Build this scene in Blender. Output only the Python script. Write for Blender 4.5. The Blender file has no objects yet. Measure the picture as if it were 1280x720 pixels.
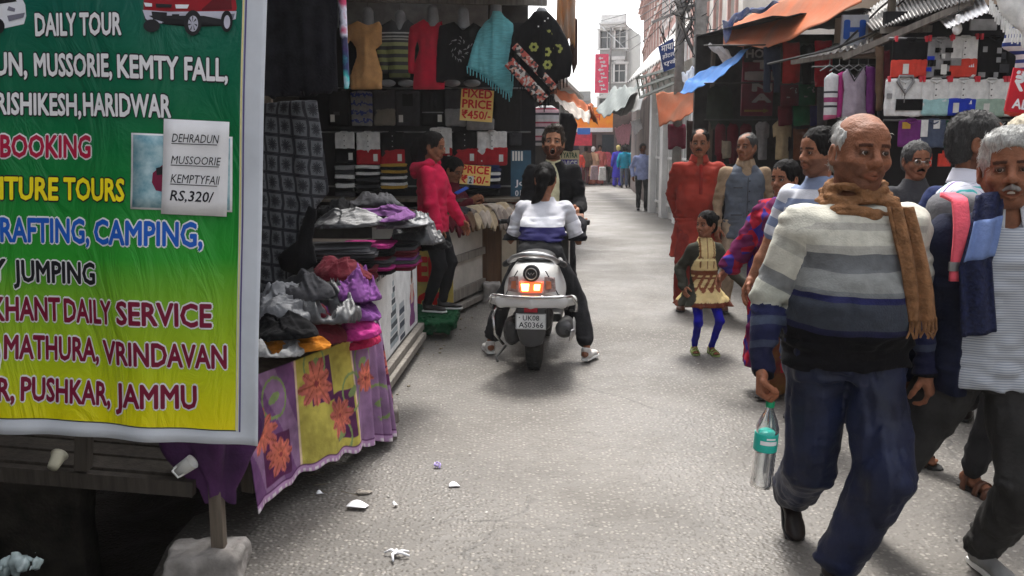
import bpy, math, random
import numpy as np
from mathutils import Vector, Matrix
random.seed(11)
R = math.radians
SC = bpy.context.scene
COL = SC.collection

# ---------------------------------------------------------------- camera, sky, sun, exposure
F = 1100.0                      # focal length in photo pixels (1280 wide)
PITCH = math.atan2(174, F)
CZ = 1.5
cam_d = bpy.data.cameras.new('camera'); cam = bpy.data.objects.new('camera', cam_d); COL.objects.link(cam)
cam.location = (0, 0, CZ); cam.rotation_euler = (R(90) - PITCH, 0, 0)
cam_d.sensor_width = 36; cam_d.lens = 36 * F / 1280; cam_d.clip_start = 0.05; cam_d.clip_end = 2000
SC.camera = cam
SUN_EL, SUN_AZ = R(60), R(4)   # azimuth measured from +Y towards +X
w = bpy.data.worlds.new("World"); SC.world = w; w.use_nodes = True
wn = w.node_tree.nodes; wl = w.node_tree.links
sky = wn.new('ShaderNodeTexSky'); sky.sky_type = 'NISHITA'; sky.sun_disc = False
sky.sun_elevation = SUN_EL; sky.sun_rotation = SUN_AZ; sky.air_density = 1.0; sky.dust_density = 4.0; sky.ozone_density = 0.6
hs = wn.new('ShaderNodeHueSaturation'); hs.inputs['Saturation'].default_value = 0.25; hs.inputs['Value'].default_value = 1.0
wl.new(sky.outputs[0], hs.inputs['Color'])
bg = wn['Background']; bg.inputs['Strength'].default_value = 0.15
wl.new(hs.outputs[0], bg.inputs['Color'])
sun_d = bpy.data.lights.new('sun', 'SUN'); sun_d.energy = 1.5; sun_d.angle = R(14); sun_d.color = (1, .96, .9)
sun = bpy.data.objects.new('sun', sun_d); COL.objects.link(sun)
sd = Vector((math.sin(SUN_AZ) * math.cos(SUN_EL), math.cos(SUN_AZ) * math.cos(SUN_EL), math.sin(SUN_EL)))
sun.rotation_euler = sd.to_track_quat('Z', 'Y').to_euler()
SC.view_settings.view_transform = 'Standard'; SC.view_settings.look = 'None'
SC.view_settings.exposure = 1.6; SC.view_settings.gamma = 1.0
SC.render.engine = 'CYCLES'
SC.render.resolution_x = 1024; SC.render.resolution_y = 576
SC.cycles.max_bounces = 6; SC.cycles.diffuse_bounces = 3; SC.cycles.glossy_bounces = 3; SC.cycles.transmission_bounces = 6
SC.cycles.transparent_max_bounces = 8

# ---------------------------------------------------------------- photo pixel -> place
FW = Vector((0, math.cos(PITCH), -math.sin(PITCH))); UP = Vector((0, math.sin(PITCH), math.cos(PITCH)))
def ray(px, py): return FW + Vector(((px - 640) / F, 0, 0)) + UP * ((360 - py) / F)
def at(px, py, Y):
    d = ray(px, py); t = Y / d.y
    return Vector((d.x * t, Y, CZ + d.z * t))
def ground(px, py, z=0.0):
    d = ray(px, py); t = (z - CZ) / d.z
    return Vector((d.x * t, d.y * t, z))
def depth_of(y, z=0): return ground(640, y, z).y
# ---------------------------------------------------------------- naming
def tag(o, label=None, cat=None, group=None, kind=None):
    if label: o['label'] = label
    if cat: o['category'] = cat
    if group: o['group'] = group
    if kind: o['kind'] = kind
    return o
def empty(name, loc=(0, 0, 0), rz=0, label=None, cat=None, group=None):
    o = bpy.data.objects.new(name, None); COL.objects.link(o); o.empty_display_size = .1
    o.location = loc; o.rotation_euler = (0, 0, rz); tag(o, label, cat, group); return o
ORD = ['first', 'second', 'third', 'fourth', 'fifth', 'sixth', 'seventh', 'eighth', 'ninth', 'tenth', 'eleventh', 'twelfth', 'thirteenth', 'fourteenth', 'fifteenth']

# ---------------------------------------------------------------- materials
_M = {}
def mat(name, col, rough=.7, var=.12, vscale=8, bump=.0, bscale=60, metal=0, spec=.3, col2=None, sheen=0, emis=None, trans=0, alpha=1, stretch=None, attr=False, ior=None, dirt=0):
    if name in _M: return _M[name]
    m = bpy.data.materials.new(name); m.use_nodes = True; _M[name] = m
    n = m.node_tree.nodes; l = m.node_tree.links; b = n['Principled BSDF']
    b.inputs['Roughness'].default_value = rough; b.inputs['Metallic'].default_value = metal
    b.inputs['Specular IOR Level'].default_value = spec
    if sheen: b.inputs['Sheen Weight'].default_value = sheen; b.inputs['Sheen Roughness'].default_value = .5
    if trans: b.inputs['Transmission Weight'].default_value = trans
    if ior: b.inputs['IOR'].default_value = ior
    if alpha < 1: b.inputs['Alpha'].default_value = alpha
    tc = n.new('ShaderNodeTexCoord'); mp = n.new('ShaderNodeMapping'); l.new(tc.outputs['Object'], mp.inputs[0])
    if stretch: mp.inputs['Scale'].default_value = stretch
    no = n.new('ShaderNodeTexNoise'); no.inputs['Scale'].default_value = vscale; no.inputs['Detail'].default_value = 5; no.inputs['Roughness'].default_value = .6
    l.new(mp.outputs[0], no.inputs['Vector'])
    mx = n.new('ShaderNodeMix'); mx.data_type = 'RGBA'
    c = tuple(col); c2 = tuple(col2) if col2 else tuple(max(0, x * (1 - 2 * var)) for x in c); c1 = c if col2 else tuple(min(1, x * (1 + var)) for x in c)
    mx.inputs['A'].default_value = (*c1, 1); mx.inputs['B'].default_value = (*c2, 1)
    rp = n.new('ShaderNodeMapRange'); rp.inputs[1].default_value = .35; rp.inputs[2].default_value = .68
    l.new(no.outputs['Fac'], rp.inputs[0]); l.new(rp.outputs[0], mx.inputs['Factor'])
    out = mx.outputs['Result']
    if attr:
        at_ = n.new('ShaderNodeAttribute'); at_.attribute_name = 'Col'
        m2 = n.new('ShaderNodeMix'); m2.data_type = 'RGBA'; m2.blend_type = 'MULTIPLY'; m2.inputs['Factor'].default_value = 1
        l.new(out, m2.inputs['A']); l.new(at_.outputs['Color'], m2.inputs['B']); out = m2.outputs['Result']
    if dirt:
        nd = n.new('ShaderNodeTexNoise'); nd.inputs['Scale'].default_value = 2.3; nd.inputs['Detail'].default_value = 8; nd.inputs['Roughness'].default_value = .7
        l.new(tc.outputs['Object'], nd.inputs['Vector'])
        rd = n.new('ShaderNodeMapRange'); rd.inputs[1].default_value = .45; rd.inputs[2].default_value = .75; rd.inputs[4].default_value = dirt
        l.new(nd.outputs['Fac'], rd.inputs[0])
        m3 = n.new('ShaderNodeMix'); m3.data_type = 'RGBA'; m3.inputs['B'].default_value = (.09, .075, .06, 1)
        l.new(rd.outputs[0], m3.inputs['Factor']); l.new(out, m3.inputs['A']); out = m3.outputs['Result']
    l.new(out, b.inputs['Base Color'])
    if emis: b.inputs['Emission Color'].default_value = (*emis[:3], 1); b.inputs['Emission Strength'].default_value = emis[3]
    if bump:
        nb = n.new('ShaderNodeTexNoise'); nb.inputs['Scale'].default_value = bscale; nb.inputs['Detail'].default_value = 4
        l.new(mp.outputs[0], nb.inputs['Vector'])
        bp = n.new('ShaderNodeBump'); bp.inputs['Strength'].default_value = bump; bp.inputs['Distance'].default_value = .01
        l.new(nb.outputs['Fac'], bp.inputs['Height']); l.new(bp.outputs[0], b.inputs['Normal'])
    return m
def cloth(name, col, **k):
    d = dict(rough=.9, var=.12, vscale=14, bump=.35, bscale=90, spec=.08, sheen=.02); d.update(k)
    return mat(name, col, **d)
def stripes(name, cols, src='attr', axis=1, rough=.88, warp=.0, wscale=6, noise=.1, arm=None):
    """cols: list of (position 0..1, rgb) constant ramp, (lo, hi) range given by src tuple ('attr'|'obj', lo, hi)"""
    if name in _M: return _M[name]
    kind, lo, hi = src
    m = bpy.data.materials.new(name); m.use_nodes = True; _M[name] = m
    n = m.node_tree.nodes; l = m.node_tree.links; b = n['Principled BSDF']
    b.inputs['Roughness'].default_value = rough; b.inputs['Specular IOR Level'].default_value = .12; b.inputs['Sheen Weight'].default_value = .02
    if kind == 'attr':
        a = n.new('ShaderNodeAttribute'); a.attribute_name = 'gar'; vec = a.outputs['Vector']
    else:
        a = n.new('ShaderNodeTexCoord'); vec = a.outputs['Object']
    sp = n.new('ShaderNodeSeparateXYZ'); l.new(vec, sp.inputs[0]); val = sp.outputs[axis]
    if warp:
        nw = n.new('ShaderNodeTexNoise'); nw.inputs['Scale'].default_value = wscale; nw.inputs['Detail'].default_value = 3
        l.new(vec, nw.inputs['Vector'])
        mw = n.new('ShaderNodeMath'); mw.operation = 'MULTIPLY_ADD'; mw.inputs[1].default_value = warp
        sb = n.new('ShaderNodeMath'); sb.operation = 'SUBTRACT'; sb.inputs[1].default_value = .5
        l.new(nw.outputs['Fac'], sb.inputs[0]); l.new(sb.outputs[0], mw.inputs[0]); l.new(val, mw.inputs[2]); val = mw.outputs[0]
    mr = n.new('ShaderNodeMapRange'); mr.inputs[1].default_value = lo; mr.inputs[2].default_value = hi; l.new(val, mr.inputs[0])
    if kind == 'rep': pass
    cr = n.new('ShaderNodeValToRGB'); cr.color_ramp.interpolation = 'CONSTANT'
    e = cr.color_ramp.elements
    e[0].position = cols[0][0]; e[0].color = (*cols[0][1], 1); e.remove(e[1])
    for p, c in cols[1:]:
        q = e.new(p); q.color = (*c, 1)
    l.new(mr.outputs[0], cr.inputs[0])
    rout = cr.outputs[0]
    if arm:
        c2 = n.new('ShaderNodeValToRGB'); c2.color_ramp.interpolation = 'CONSTANT'; e = c2.color_ramp.elements; e[0].position = arm[0][0]; e[0].color = (*arm[0][1], 1); e.remove(e[1])
        for p, c in arm[1:]: q = e.new(p); q.color = (*c, 1)
        l.new(mr.outputs[0], c2.inputs[0]); aa = n.new('ShaderNodeAttribute'); aa.attribute_name = 'armv'; gt = n.new('ShaderNodeMath'); gt.operation = 'GREATER_THAN'; gt.inputs[1].default_value = 0; l.new(aa.outputs['Fac'], gt.inputs[0])
        mm = n.new('ShaderNodeMix'); mm.data_type = 'RGBA'; l.new(gt.outputs[0], mm.inputs['Factor']); l.new(rout, mm.inputs['A']); l.new(c2.outputs[0], mm.inputs['B']); rout = mm.outputs['Result']
    no = n.new('ShaderNodeTexNoise'); no.inputs['Scale'].default_value = 40; no.inputs['Detail'].default_value = 4
    tc = n.new('ShaderNodeTexCoord'); l.new(tc.outputs['Object'], no.inputs['Vector'])
    hsv = n.new('ShaderNodeHueSaturation'); mv = n.new('ShaderNodeMapRange'); mv.inputs[3].default_value = 1 - noise * 2; mv.inputs[4].default_value = 1 + noise * 2
    l.new(no.outputs['Fac'], mv.inputs[0]); l.new(mv.outputs[0], hsv.inputs['Value']); l.new(rout, hsv.inputs['Color'])
    l.new(hsv.outputs[0], b.inputs['Base Color'])
    nb = n.new('ShaderNodeTexNoise'); nb.inputs['Scale'].default_value = 160
    l.new(tc.outputs['Object'], nb.inputs['Vector'])
    bp = n.new('ShaderNodeBump'); bp.inputs['Strength'].default_value = .35; bp.inputs['Distance'].default_value = .006
    l.new(nb.outputs['Fac'], bp.inputs['Height']); l.new(bp.outputs[0], b.inputs['Normal'])
    return m
def rep_stripes(n_, cols):
    """repeat list of (width, rgb) n_ times -> ramp list (max 32 stops)"""
    tot = sum(wd for wd, _ in cols) * n_; out = []; p = 0
    for i in range(n_):
        for wd, c in cols:
            out.append((p / tot, c)); p += wd
    return out[:32]
def wood(name, col, dark, scale=5, stretch=(1, 1, .08), rough=.7):
    return mat(name, col, rough=rough, col2=dark, vscale=scale * 6, stretch=stretch, bump=.3, bscale=scale * 20, dirt=.25)

# ---------------------------------------------------------------- mesh builder
class MB:
    def __init__(s): s.v = []; s.f = []; s.m = []
    def add(s, vs, fs, mi=0):
        o = len(s.v); s.v += [tuple(x) for x in vs]; s.f += [tuple(i + o for i in f) for f in fs]; s.m += [mi] * len(fs); return s
    def box(s, c, d, mi=0, M=None, top=1.0):
        x, y, z = [k / 2 for k in d]; vs = []
        for k in (-1, 1):
            t = top if k > 0 else 1
            vs += [Vector((-x * t, -y * t, k * z)), Vector((x * t, -y * t, k * z)), Vector((x * t, y * t, k * z)), Vector((-x * t, y * t, k * z))]
        c = Vector(c); vs = [(M @ v if M else v) + c for v in vs]
        return s.add(vs, [(3, 2, 1, 0), (4, 5, 6, 7), (0, 1, 5, 4), (1, 2, 6, 5), (2, 3, 7, 6), (3, 0, 4, 7)], mi)
    def beam(s, a, b, wd, hg, mi=0, up=(0, 0, 1)):
        a = Vector(a); b = Vector(b); d = (b - a); L = d.length; d.normalize()
        u = Vector(up); x = d.cross(u)
        if x.length < 1e-3: x = d.cross(Vector((0, 1, 0)))
        x.normalize(); z = x.cross(d)
        M = Matrix((x, d, z)).transposed()
        return s.box((a + b) / 2, (wd, L, hg), mi, M)
    def tube(s, pts, r, n=8, mi=0, caps=True, closed=False):
        pts = [Vector(p) for p in pts]; N = len(pts); rs = r if isinstance(r, (list, tuple)) else [r] * N
        t0 = (pts[1] - pts[0]).normalized(); ref = Vector((0, 0, 1)) if abs(t0.z) < .9 else Vector((1, 0, 0))
        nrm = t0.cross(ref).normalized(); vs = []
        for i, p in enumerate(pts):
            if closed: t = (pts[(i + 1) % N] - pts[i - 1]).normalized()
            else: t = (pts[min(i + 1, N - 1)] - pts[max(i - 1, 0)]).normalized()
            nrm = (nrm - t * nrm.dot(t)).normalized(); bn = t.cross(nrm)
            for k in range(n):
                a = 2 * math.pi * k / n; vs.append(p + (nrm * math.cos(a) + bn * math.sin(a)) * rs[i])
        fs = []
        for i in range(N if closed else N - 1):
            for k in range(n):
                a = i * n + k; b = i * n + (k + 1) % n; j = ((i + 1) % N) * n
                fs.append((a, b, j + (k + 1) % n, j + k))
        if caps and not closed: fs += [tuple(range(n))[::-1], tuple((N - 1) * n + k for k in range(n))]
        return s.add(vs, fs, mi)
    def lathe(s, prof, c=(0, 0, 0), n=16, mi=0, M=None):
        c = Vector(c); vs = []
        for r, z in prof:
            for k in range(n):
                a = 2 * math.pi * k / n; v = Vector((r * math.cos(a), r * math.sin(a), z)); vs.append((M @ v if M else v) + c)
        fs = []
        for i in range(len(prof) - 1):
            for k in range(n):
                fs.append((i * n + k, i * n + (k + 1) % n, (i + 1) * n + (k + 1) % n, (i + 1) * n + k))
        fs += [tuple(range(n))[::-1], tuple((len(prof) - 1) * n + k for k in range(n))]
        return s.add(vs, fs, mi)
    def grid(s, fn, nu, nv, mi=0, closed=False):
        vs = [fn(i / nu, j / nv) for j in range(nv + 1) for i in range(nu + 1)]
        fs = [(j * (nu + 1) + i, j * (nu + 1) + i + 1, (j + 1) * (nu + 1) + i + 1, (j + 1) * (nu + 1) + i) for j in range(nv) for i in range(nu)]
        return s.add(vs, fs, mi)
    def prism(s, poly, a, b, mi=0):
        """poly: list of 3D points (planar); extruded from offset a to offset b (vectors)"""
        a = Vector(a); b = Vector(b); n = len(poly); P = [Vector(p) for p in poly]
        vs = [p + a for p in P] + [p + b for p in P]
        fs = [tuple(range(n))[::-1], tuple(range(n, 2 * n))] + [(i, (i + 1) % n, n + (i + 1) % n, n + i) for i in range(n)]
        return s.add(vs, fs, mi)
    def build(s, name, mats, parent=None, smooth=False, bevel=0, solid=0, subd=0, kind=None):
        me = bpy.data.meshes.new(name); me.from_pydata(s.v, [], s.f)
        mats = mats if isinstance(mats, (list, tuple)) else [mats]
        for m in mats: me.materials.append(m)
        me.polygons.foreach_set('material_index', s.m)
        if smooth: me.polygons.foreach_set('use_smooth', [True] * len(s.f))
        me.update()
        o = bpy.data.objects.new(name, me); COL.objects.link(o)
        if parent: o.parent = parent
        if solid: q = o.modifiers.new('t', 'SOLIDIFY'); q.thickness = solid; q.offset = 0
        if subd: q = o.modifiers.new('s', 'SUBSURF'); q.levels = subd; q.render_levels = subd
        if bevel: q = o.modifiers.new('b', 'BEVEL'); q.width = bevel; q.segments = 2; q.limit_method = 'ANGLE'; q.angle_limit = R(40)
        if kind: o['kind'] = kind
        return o
def np_mesh(name, V, Q, mats, parent=None, smooth=True, cols=None, gar=None, fmat=None, armv=None):
    me = bpy.data.meshes.new(name); nv = len(V); nq = len(Q)
    me.vertices.add(nv); me.vertices.foreach_set('co', np.asarray(V, np.float32).ravel())
    me.loops.add(nq * 4); me.loops.foreach_set('vertex_index', np.asarray(Q, np.int32).ravel())
    me.polygons.add(nq); me.polygons.foreach_set('loop_start', np.arange(nq, dtype=np.int32) * 4)
    me.polygons.foreach_set('loop_total', np.full(nq, 4, np.int32))
    for m in (mats if isinstance(mats, (list, tuple)) else [mats]): me.materials.append(m)
    if fmat is not None: me.polygons.foreach_set('material_index', np.asarray(fmat, np.int32))
    if smooth: me.polygons.foreach_set('use_smooth', np.ones(nq, bool))
    me.update(calc_edges=True)
    if cols is not None:
        a = me.color_attributes.new('Col', 'FLOAT_COLOR', 'POINT'); c = np.ones((nv, 4), np.float32); c[:, :3] = cols; a.data.foreach_set('color', c.ravel())
    if gar is not None:
        a = me.attributes.new('gar', 'FLOAT_VECTOR', 'POINT'); a.data.foreach_set('vector', np.asarray(gar, np.float32).ravel())
    if armv is not None: a = me.attributes.new('armv', 'FLOAT', 'POINT'); a.data.foreach_set('value', np.asarray(armv, np.float32))
    o = bpy.data.objects.new(name, me); COL.objects.link(o)
    if parent: o.parent = parent
    return o
def inst(name, me, m, loc, rot=(0, 0, 0), scale=(1, 1, 1), parent=None):
    o = bpy.data.objects.new(name, me); COL.objects.link(o); o.location = loc; o.rotation_euler = rot; o.scale = scale
    if m is not None and len(me.materials): o.material_slots[0].link = 'OBJECT'; o.material_slots[0].material = m
    if parent: o.parent = parent
    return o

# ---------------------------------------------------------------- value noise (numpy)
def _hash(ix, iy, iz):
    n = (ix.astype(np.int64) * 73856093) ^ (iy.astype(np.int64) * 19349663) ^ (iz.astype(np.int64) * 83492791)
    n = (n ^ (n >> 13)) * 1274126177 & 0x7fffffff
    n = (n ^ (n >> 15)) * 60493 & 0x7fffffff
    return ((n >> 7) & 0xffff).astype(np.float32) / 65535.0
def vnoise(x, y, z):
    x, y, z = np.broadcast_arrays(x, y, z)
    ix = np.floor(x); iy = np.floor(y); iz = np.floor(z); fx = x - ix; fy = y - iy; fz = z - iz
    ux = fx * fx * (3 - 2 * fx); uy = fy * fy * (3 - 2 * fy); uz = fz * fz * (3 - 2 * fz); r = 0
    for a in (0, 1):
        for b in (0, 1):
            for c in (0, 1):
                r = r + _hash(ix + a, iy + b, iz + c) * (ux if a else 1 - ux) * (uy if b else 1 - uy) * (uz if c else 1 - uz)
    return r * 2 - 1
def ridge(x, y, z): return 1 - 2 * np.abs(vnoise(x, y, z))

# ---------------------------------------------------------------- signed distance fields -> smooth quads
class Field:
    def __init__(s, lo, hi, h):
        s.h = h; s.lo = np.array(lo, float); n = np.ceil((np.array(hi) - s.lo) / h).astype(int) + 1
        s.ax = [(s.lo[i] + h * np.arange(n[i])).astype(np.float32) for i in range(3)]
        s.v = np.full(tuple(n), .2, np.float32)
    def sub(s, lo, hi, pad):
        sl = []
        for i in range(3):
            a = int(max(0, math.floor((lo[i] - pad - s.lo[i]) / s.h))); b = int(min(len(s.ax[i]), math.ceil((hi[i] + pad - s.lo[i]) / s.h) + 1))
            if b <= a: return None
            sl.append(slice(a, b))
        X = s.ax[0][sl[0]][:, None, None]; Y = s.ax[1][sl[1]][None, :, None]; Z = s.ax[2][sl[2]][None, None, :]
        return tuple(sl), X, Y, Z
    def put(s, fn, lo, hi, k=.01, op='u'):
        q = s.sub(lo, hi, k + 3 * s.h + .006)
        if q is None: return
        sl, X, Y, Z = q; b = fn(X, Y, Z).astype(np.float32); a = s.v[sl]
        if op == 'u':
            h = np.clip(.5 + .5 * (b - a) / k, 0, 1); s.v[sl] = a * h + b * (1 - h) - k * h * (1 - h)
            s.v[sl] = np.where(b - a > k, a, s.v[sl])
        else:
            b = -b; h = np.clip(.5 - .5 * (b - a) / k, 0, 1); s.v[sl] = np.maximum(a, b) + k * .25 * np.clip(1 - np.abs(a - b) / k, 0, 1) ** 2
    def cone(s, a, b, ra, rb, k=.01, op='u', sq=None):
        a = np.array(a, float); b = np.array(b, float); m = max(ra, rb); ab = b - a; L2 = max(1e-9, ab @ ab)
        sx, sy, sz = sq or (1, 1, 1)
        A2 = np.array([ab[0] / sx, ab[1] / sy, ab[2] / sz]); L2 = max(1e-9, A2 @ A2)
        def fn(X, Y, Z):
            x = (X - a[0]) / sx; y = (Y - a[1]) / sy; z = (Z - a[2]) / sz
            t = np.clip((x * A2[0] + y * A2[1] + z * A2[2]) / L2, 0, 1)
            return np.sqrt((x - t * A2[0]) ** 2 + (y - t * A2[1]) ** 2 + (z - t * A2[2]) ** 2) - (ra + (rb - ra) * t)
        mm = m * max(sx, sy, sz)
        s.put(fn, np.minimum(a, b) - mm, np.maximum(a, b) + mm, k, op); return s
    def ell(s, c, r, k=.01, op='u', Rm=None):
        c = np.array(c, float); r = np.array(r, float)
        def fn(X, Y, Z):
            x = X - c[0]; y = Y - c[1]; z = Z - c[2]
            if Rm is not None:
                x, y, z = (Rm[0][0] * x + Rm[1][0] * y + Rm[2][0] * z, Rm[0][1] * x + Rm[1][1] * y + Rm[2][1] * z, Rm[0][2] * x + Rm[1][2] * y + Rm[2][2] * z)
            k0 = np.sqrt((x / r[0]) ** 2 + (y / r[1]) ** 2 + (z / r[2]) ** 2) + 1e-6
            k1 = np.sqrt((x / r[0] ** 2) ** 2 + (y / r[1] ** 2) ** 2 + (z / r[2] ** 2) ** 2) + 1e-6
            return k0 * (k0 - 1) / k1
        m = r if Rm is None else np.array([max(r)] * 3)
        s.put(fn, c - m, c + m, k, op); return s
    def box(s, c, d, rad=.01, k=.01, op='u', Rm=None):
        c = np.array(c, float); d = np.array(d, float) / 2 - rad
        def fn(X, Y, Z):
            x = X - c[0]; y = Y - c[1]; z = Z - c[2]
            if Rm is not None:
                x, y, z = (Rm[0][0] * x + Rm[1][0] * y + Rm[2][0] * z, Rm[0][1] * x + Rm[1][1] * y + Rm[2][1] * z, Rm[0][2] * x + Rm[1][2] * y + Rm[2][2] * z)
            qx = np.abs(x) - d[0]; qy = np.abs(y) - d[1]; qz = np.abs(z) - d[2]
            return np.sqrt(np.maximum(qx, 0) ** 2 + np.maximum(qy, 0) ** 2 + np.maximum(qz, 0) ** 2) + np.minimum(np.maximum(qx, np.maximum(qy, qz)), 0) - rad
        e = (d + rad) if Rm is None else np.array([np.linalg.norm(d + rad)] * 3)
        s.put(fn, c - e, c + e, k, op); return s
    def loft(s, sec, k=.02, n=2.3, folds=None, op='u', shell=None):
        """sec rows: z, cx, cy, rx, ry (z ascending). folds=(count, amp, seed, z0, z1) ripples growing from z0 (0) to z1 (full)"""
        S = np.array(sec, float); zz = S[:, 0]
        def fn(X, Y, Z):
            zc = Z
            cx, cy, rx, ry = (np.interp(zc, zz, S[:, i]).astype(np.float32) for i in (1, 2, 3, 4))
            x = X - cx; y = Y - cy
            q = (np.abs(x / rx) ** n + np.abs(y / ry) ** n) ** (1 / n)
            if folds:
                c_, am, sd_, z0, z1 = folds; th = np.arctan2(y, x)
                wgt = np.clip((zc - z0) / (z1 - z0), 0, 1)
                q = q - wgt * am * (np.sin(c_ * th + sd_ + 3 * zc) + .5 * np.sin((c_ * 1.7) * th + 2 * sd_ - 5 * zc)) * .6
            d = (q - 1) * np.minimum(rx, ry) * .95
            return np.maximum(d, np.maximum(zz[0] - Z, Z - zz[-1]))
        lo = [min(S[:, 1] - S[:, 3]), min(S[:, 2] - S[:, 4]), zz[0]]; hi = [max(S[:, 1] + S[:, 3]), max(S[:, 2] + S[:, 4]), zz[-1]]
        s.put(fn, np.array(lo) - .03, np.array(hi) + .03, k, op); return s
    def clip(s, p, nrm):
        """keep the side the normal points away from: removes where (x-p).n > 0"""
        n = np.array(nrm, float); n /= np.linalg.norm(n)
        d = (s.ax[0][:, None, None] - p[0]) * n[0] + (s.ax[1][None, :, None] - p[1]) * n[1] + (s.ax[2][None, None, :] - p[2]) * n[2]
        s.v = np.maximum(s.v, d.astype(np.float32)); return s
    def noise(s, amp, sc, seed=0, rid=False, mask=None):
        b = np.abs(s.v) < .05
        i = np.nonzero(b); x = s.ax[0][i[0]]; y = s.ax[1][i[1]]; z = s.ax[2][i[2]]
        f = ridge if rid else vnoise
        d = f(x * sc[0] + seed, y * sc[1] + seed * 2.3, z * sc[2] - seed) * amp
        if mask is not None: d = d * mask(x, y, z)
        s.v[i] += d.astype(np.float32); return s
    def mesh(s):
        v = s.v; v[0], v[-1] = .1, .1; v[:, 0] = .1; v[:, -1] = .1; v[:, :, 0] = .1; v[:, :, -1] = .1
        ins = v < 0; cnt = np.zeros(tuple(k - 1 for k in v.shape), np.uint8)
        offs = [(a, b, c) for a in (0, 1) for b in (0, 1) for c in (0, 1)]
        sh = cnt.shape
        for a, b, c in offs: cnt += ins[a:a + sh[0], b:b + sh[1], c:c + sh[2]]
        act = (cnt > 0) & (cnt < 8); idx = np.argwhere(act)
        if not len(idx): return np.zeros((0, 3)), np.zeros((0, 4), int)
        idm = np.full(sh, -1, np.int32); idm[act] = np.arange(len(idx))
        cv = np.stack([v[idx[:, 0] + a, idx[:, 1] + b, idx[:, 2] + c] for a, b, c in offs], 1)
        acc = np.zeros((len(idx), 3)); n = np.zeros(len(idx)); O = np.array(offs, float)
        for i in range(8):
            for j in range(i + 1, 8):
                if np.abs(O[i] - O[j]).sum() != 1: continue
                a, b = cv[:, i], cv[:, j]; c = (a < 0) != (b < 0); t = np.where(c, a / (a - b + 1e-12), 0)
                acc += np.where(c[:, None], O[i] + (O[j] - O[i]) * t[:, None], 0); n += c
        V = s.lo + (idx + acc / n[:, None]) * s.h
        Q = []
        for ax in range(3):
            a = [slice(None)] * 3; b = [slice(None)] * 3; a[ax] = slice(0, -1); b[ax] = slice(1, None)
            A, B = ins[tuple(a)], ins[tuple(b)]
            for fl, (p, q) in ((0, (A, B)), (1, (B, A))):
                e = np.argwhere(p & ~q); u, w_ = [k for k in range(3) if k != ax]
                e = e[(e[:, u] > 0) & (e[:, w_] > 0)]
                def cell(du, dw):
                    c = e.copy(); c[:, u] -= du; c[:, w_] -= dw; return idm[c[:, 0], c[:, 1], c[:, 2]]
                q4 = np.stack([cell(1, 1), cell(0, 1), cell(0, 0), cell(1, 0)], 1)
                if (ax == 1) != (fl == 1): q4 = q4[:, ::-1]
                Q.append(q4)
        Q = np.concatenate(Q); Q = Q[(Q >= 0).all(1)]
        return V, Q

# ---------------------------------------------------------------- flat garment / sheet outlines with thickness
def polysdf(P, x, z):
    P = np.array(P, float); d = np.full(np.broadcast(x, z).shape, 1e9); s = np.ones_like(d); n = len(P)
    for i in range(n):
        a, b = P[i], P[i - 1]; ex, ez = b[0] - a[0], b[1] - a[1]; wx, wz = x - a[0], z - a[1]
        t = np.clip((wx * ex + wz * ez) / (ex * ex + ez * ez + 1e-12), 0, 1)
        d = np.minimum(d, (wx - ex * t) ** 2 + (wz - ez * t) ** 2)
        c1 = z >= a[1]; c2 = z < b[1]; c3 = ex * wz > ez * wx
        s = np.where((c1 & c2 & c3) | (~c1 & ~c2 & ~c3), -s, s)
    return s * np.sqrt(d)
def garment(name, poly, m, parent=None, thick=.02, edge=.05, res=.011, fold=.013, seed=0, ff=(14, 2), mirror=False, loc=None, cut=None):
    """poly in (x,z) metres; faces -Y. Drapery runs mostly vertically."""
    P = list(poly)
    if mirror: P = P + [(-x, z) for x, z in reversed(P) if abs(x) > 1e-6]
    P = np.array(P); lo = P.min(0); hi = P.max(0)
    f = Field((lo[0] - .03, -thick - fold * 2 - .02, lo[1] - .03), (hi[0] + .03, thick + fold * 2 + .02, hi[1] + .03), res)
    X = f.ax[0][:, None]; Z = f.ax[2][None, :]; d = polysdf(P, X, Z).astype(np.float32)
    T = thick * np.sqrt(np.clip(-d / edge, 0, 1)); fo = fold * (vnoise(X * ff[0] + seed, Z * ff[1] + seed, np.zeros_like(X)) + .5 * ridge(X * ff[0] * 1.7, Z * ff[1] * 2.6, np.zeros_like(X) + seed))
    Y = f.ax[1][None, :, None]
    f.v = np.where(d[:, None, :] > 0, np.maximum(d[:, None, :], np.abs(Y - fo[:, None, :]) - .004), np.abs(Y - fo[:, None, :]) - T[:, None, :]).astype(np.float32)
    V, Q = f.mesh()
    o = np_mesh(name, V, Q, m, parent)
    if loc is not None: o.location = loc
    return o

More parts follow.
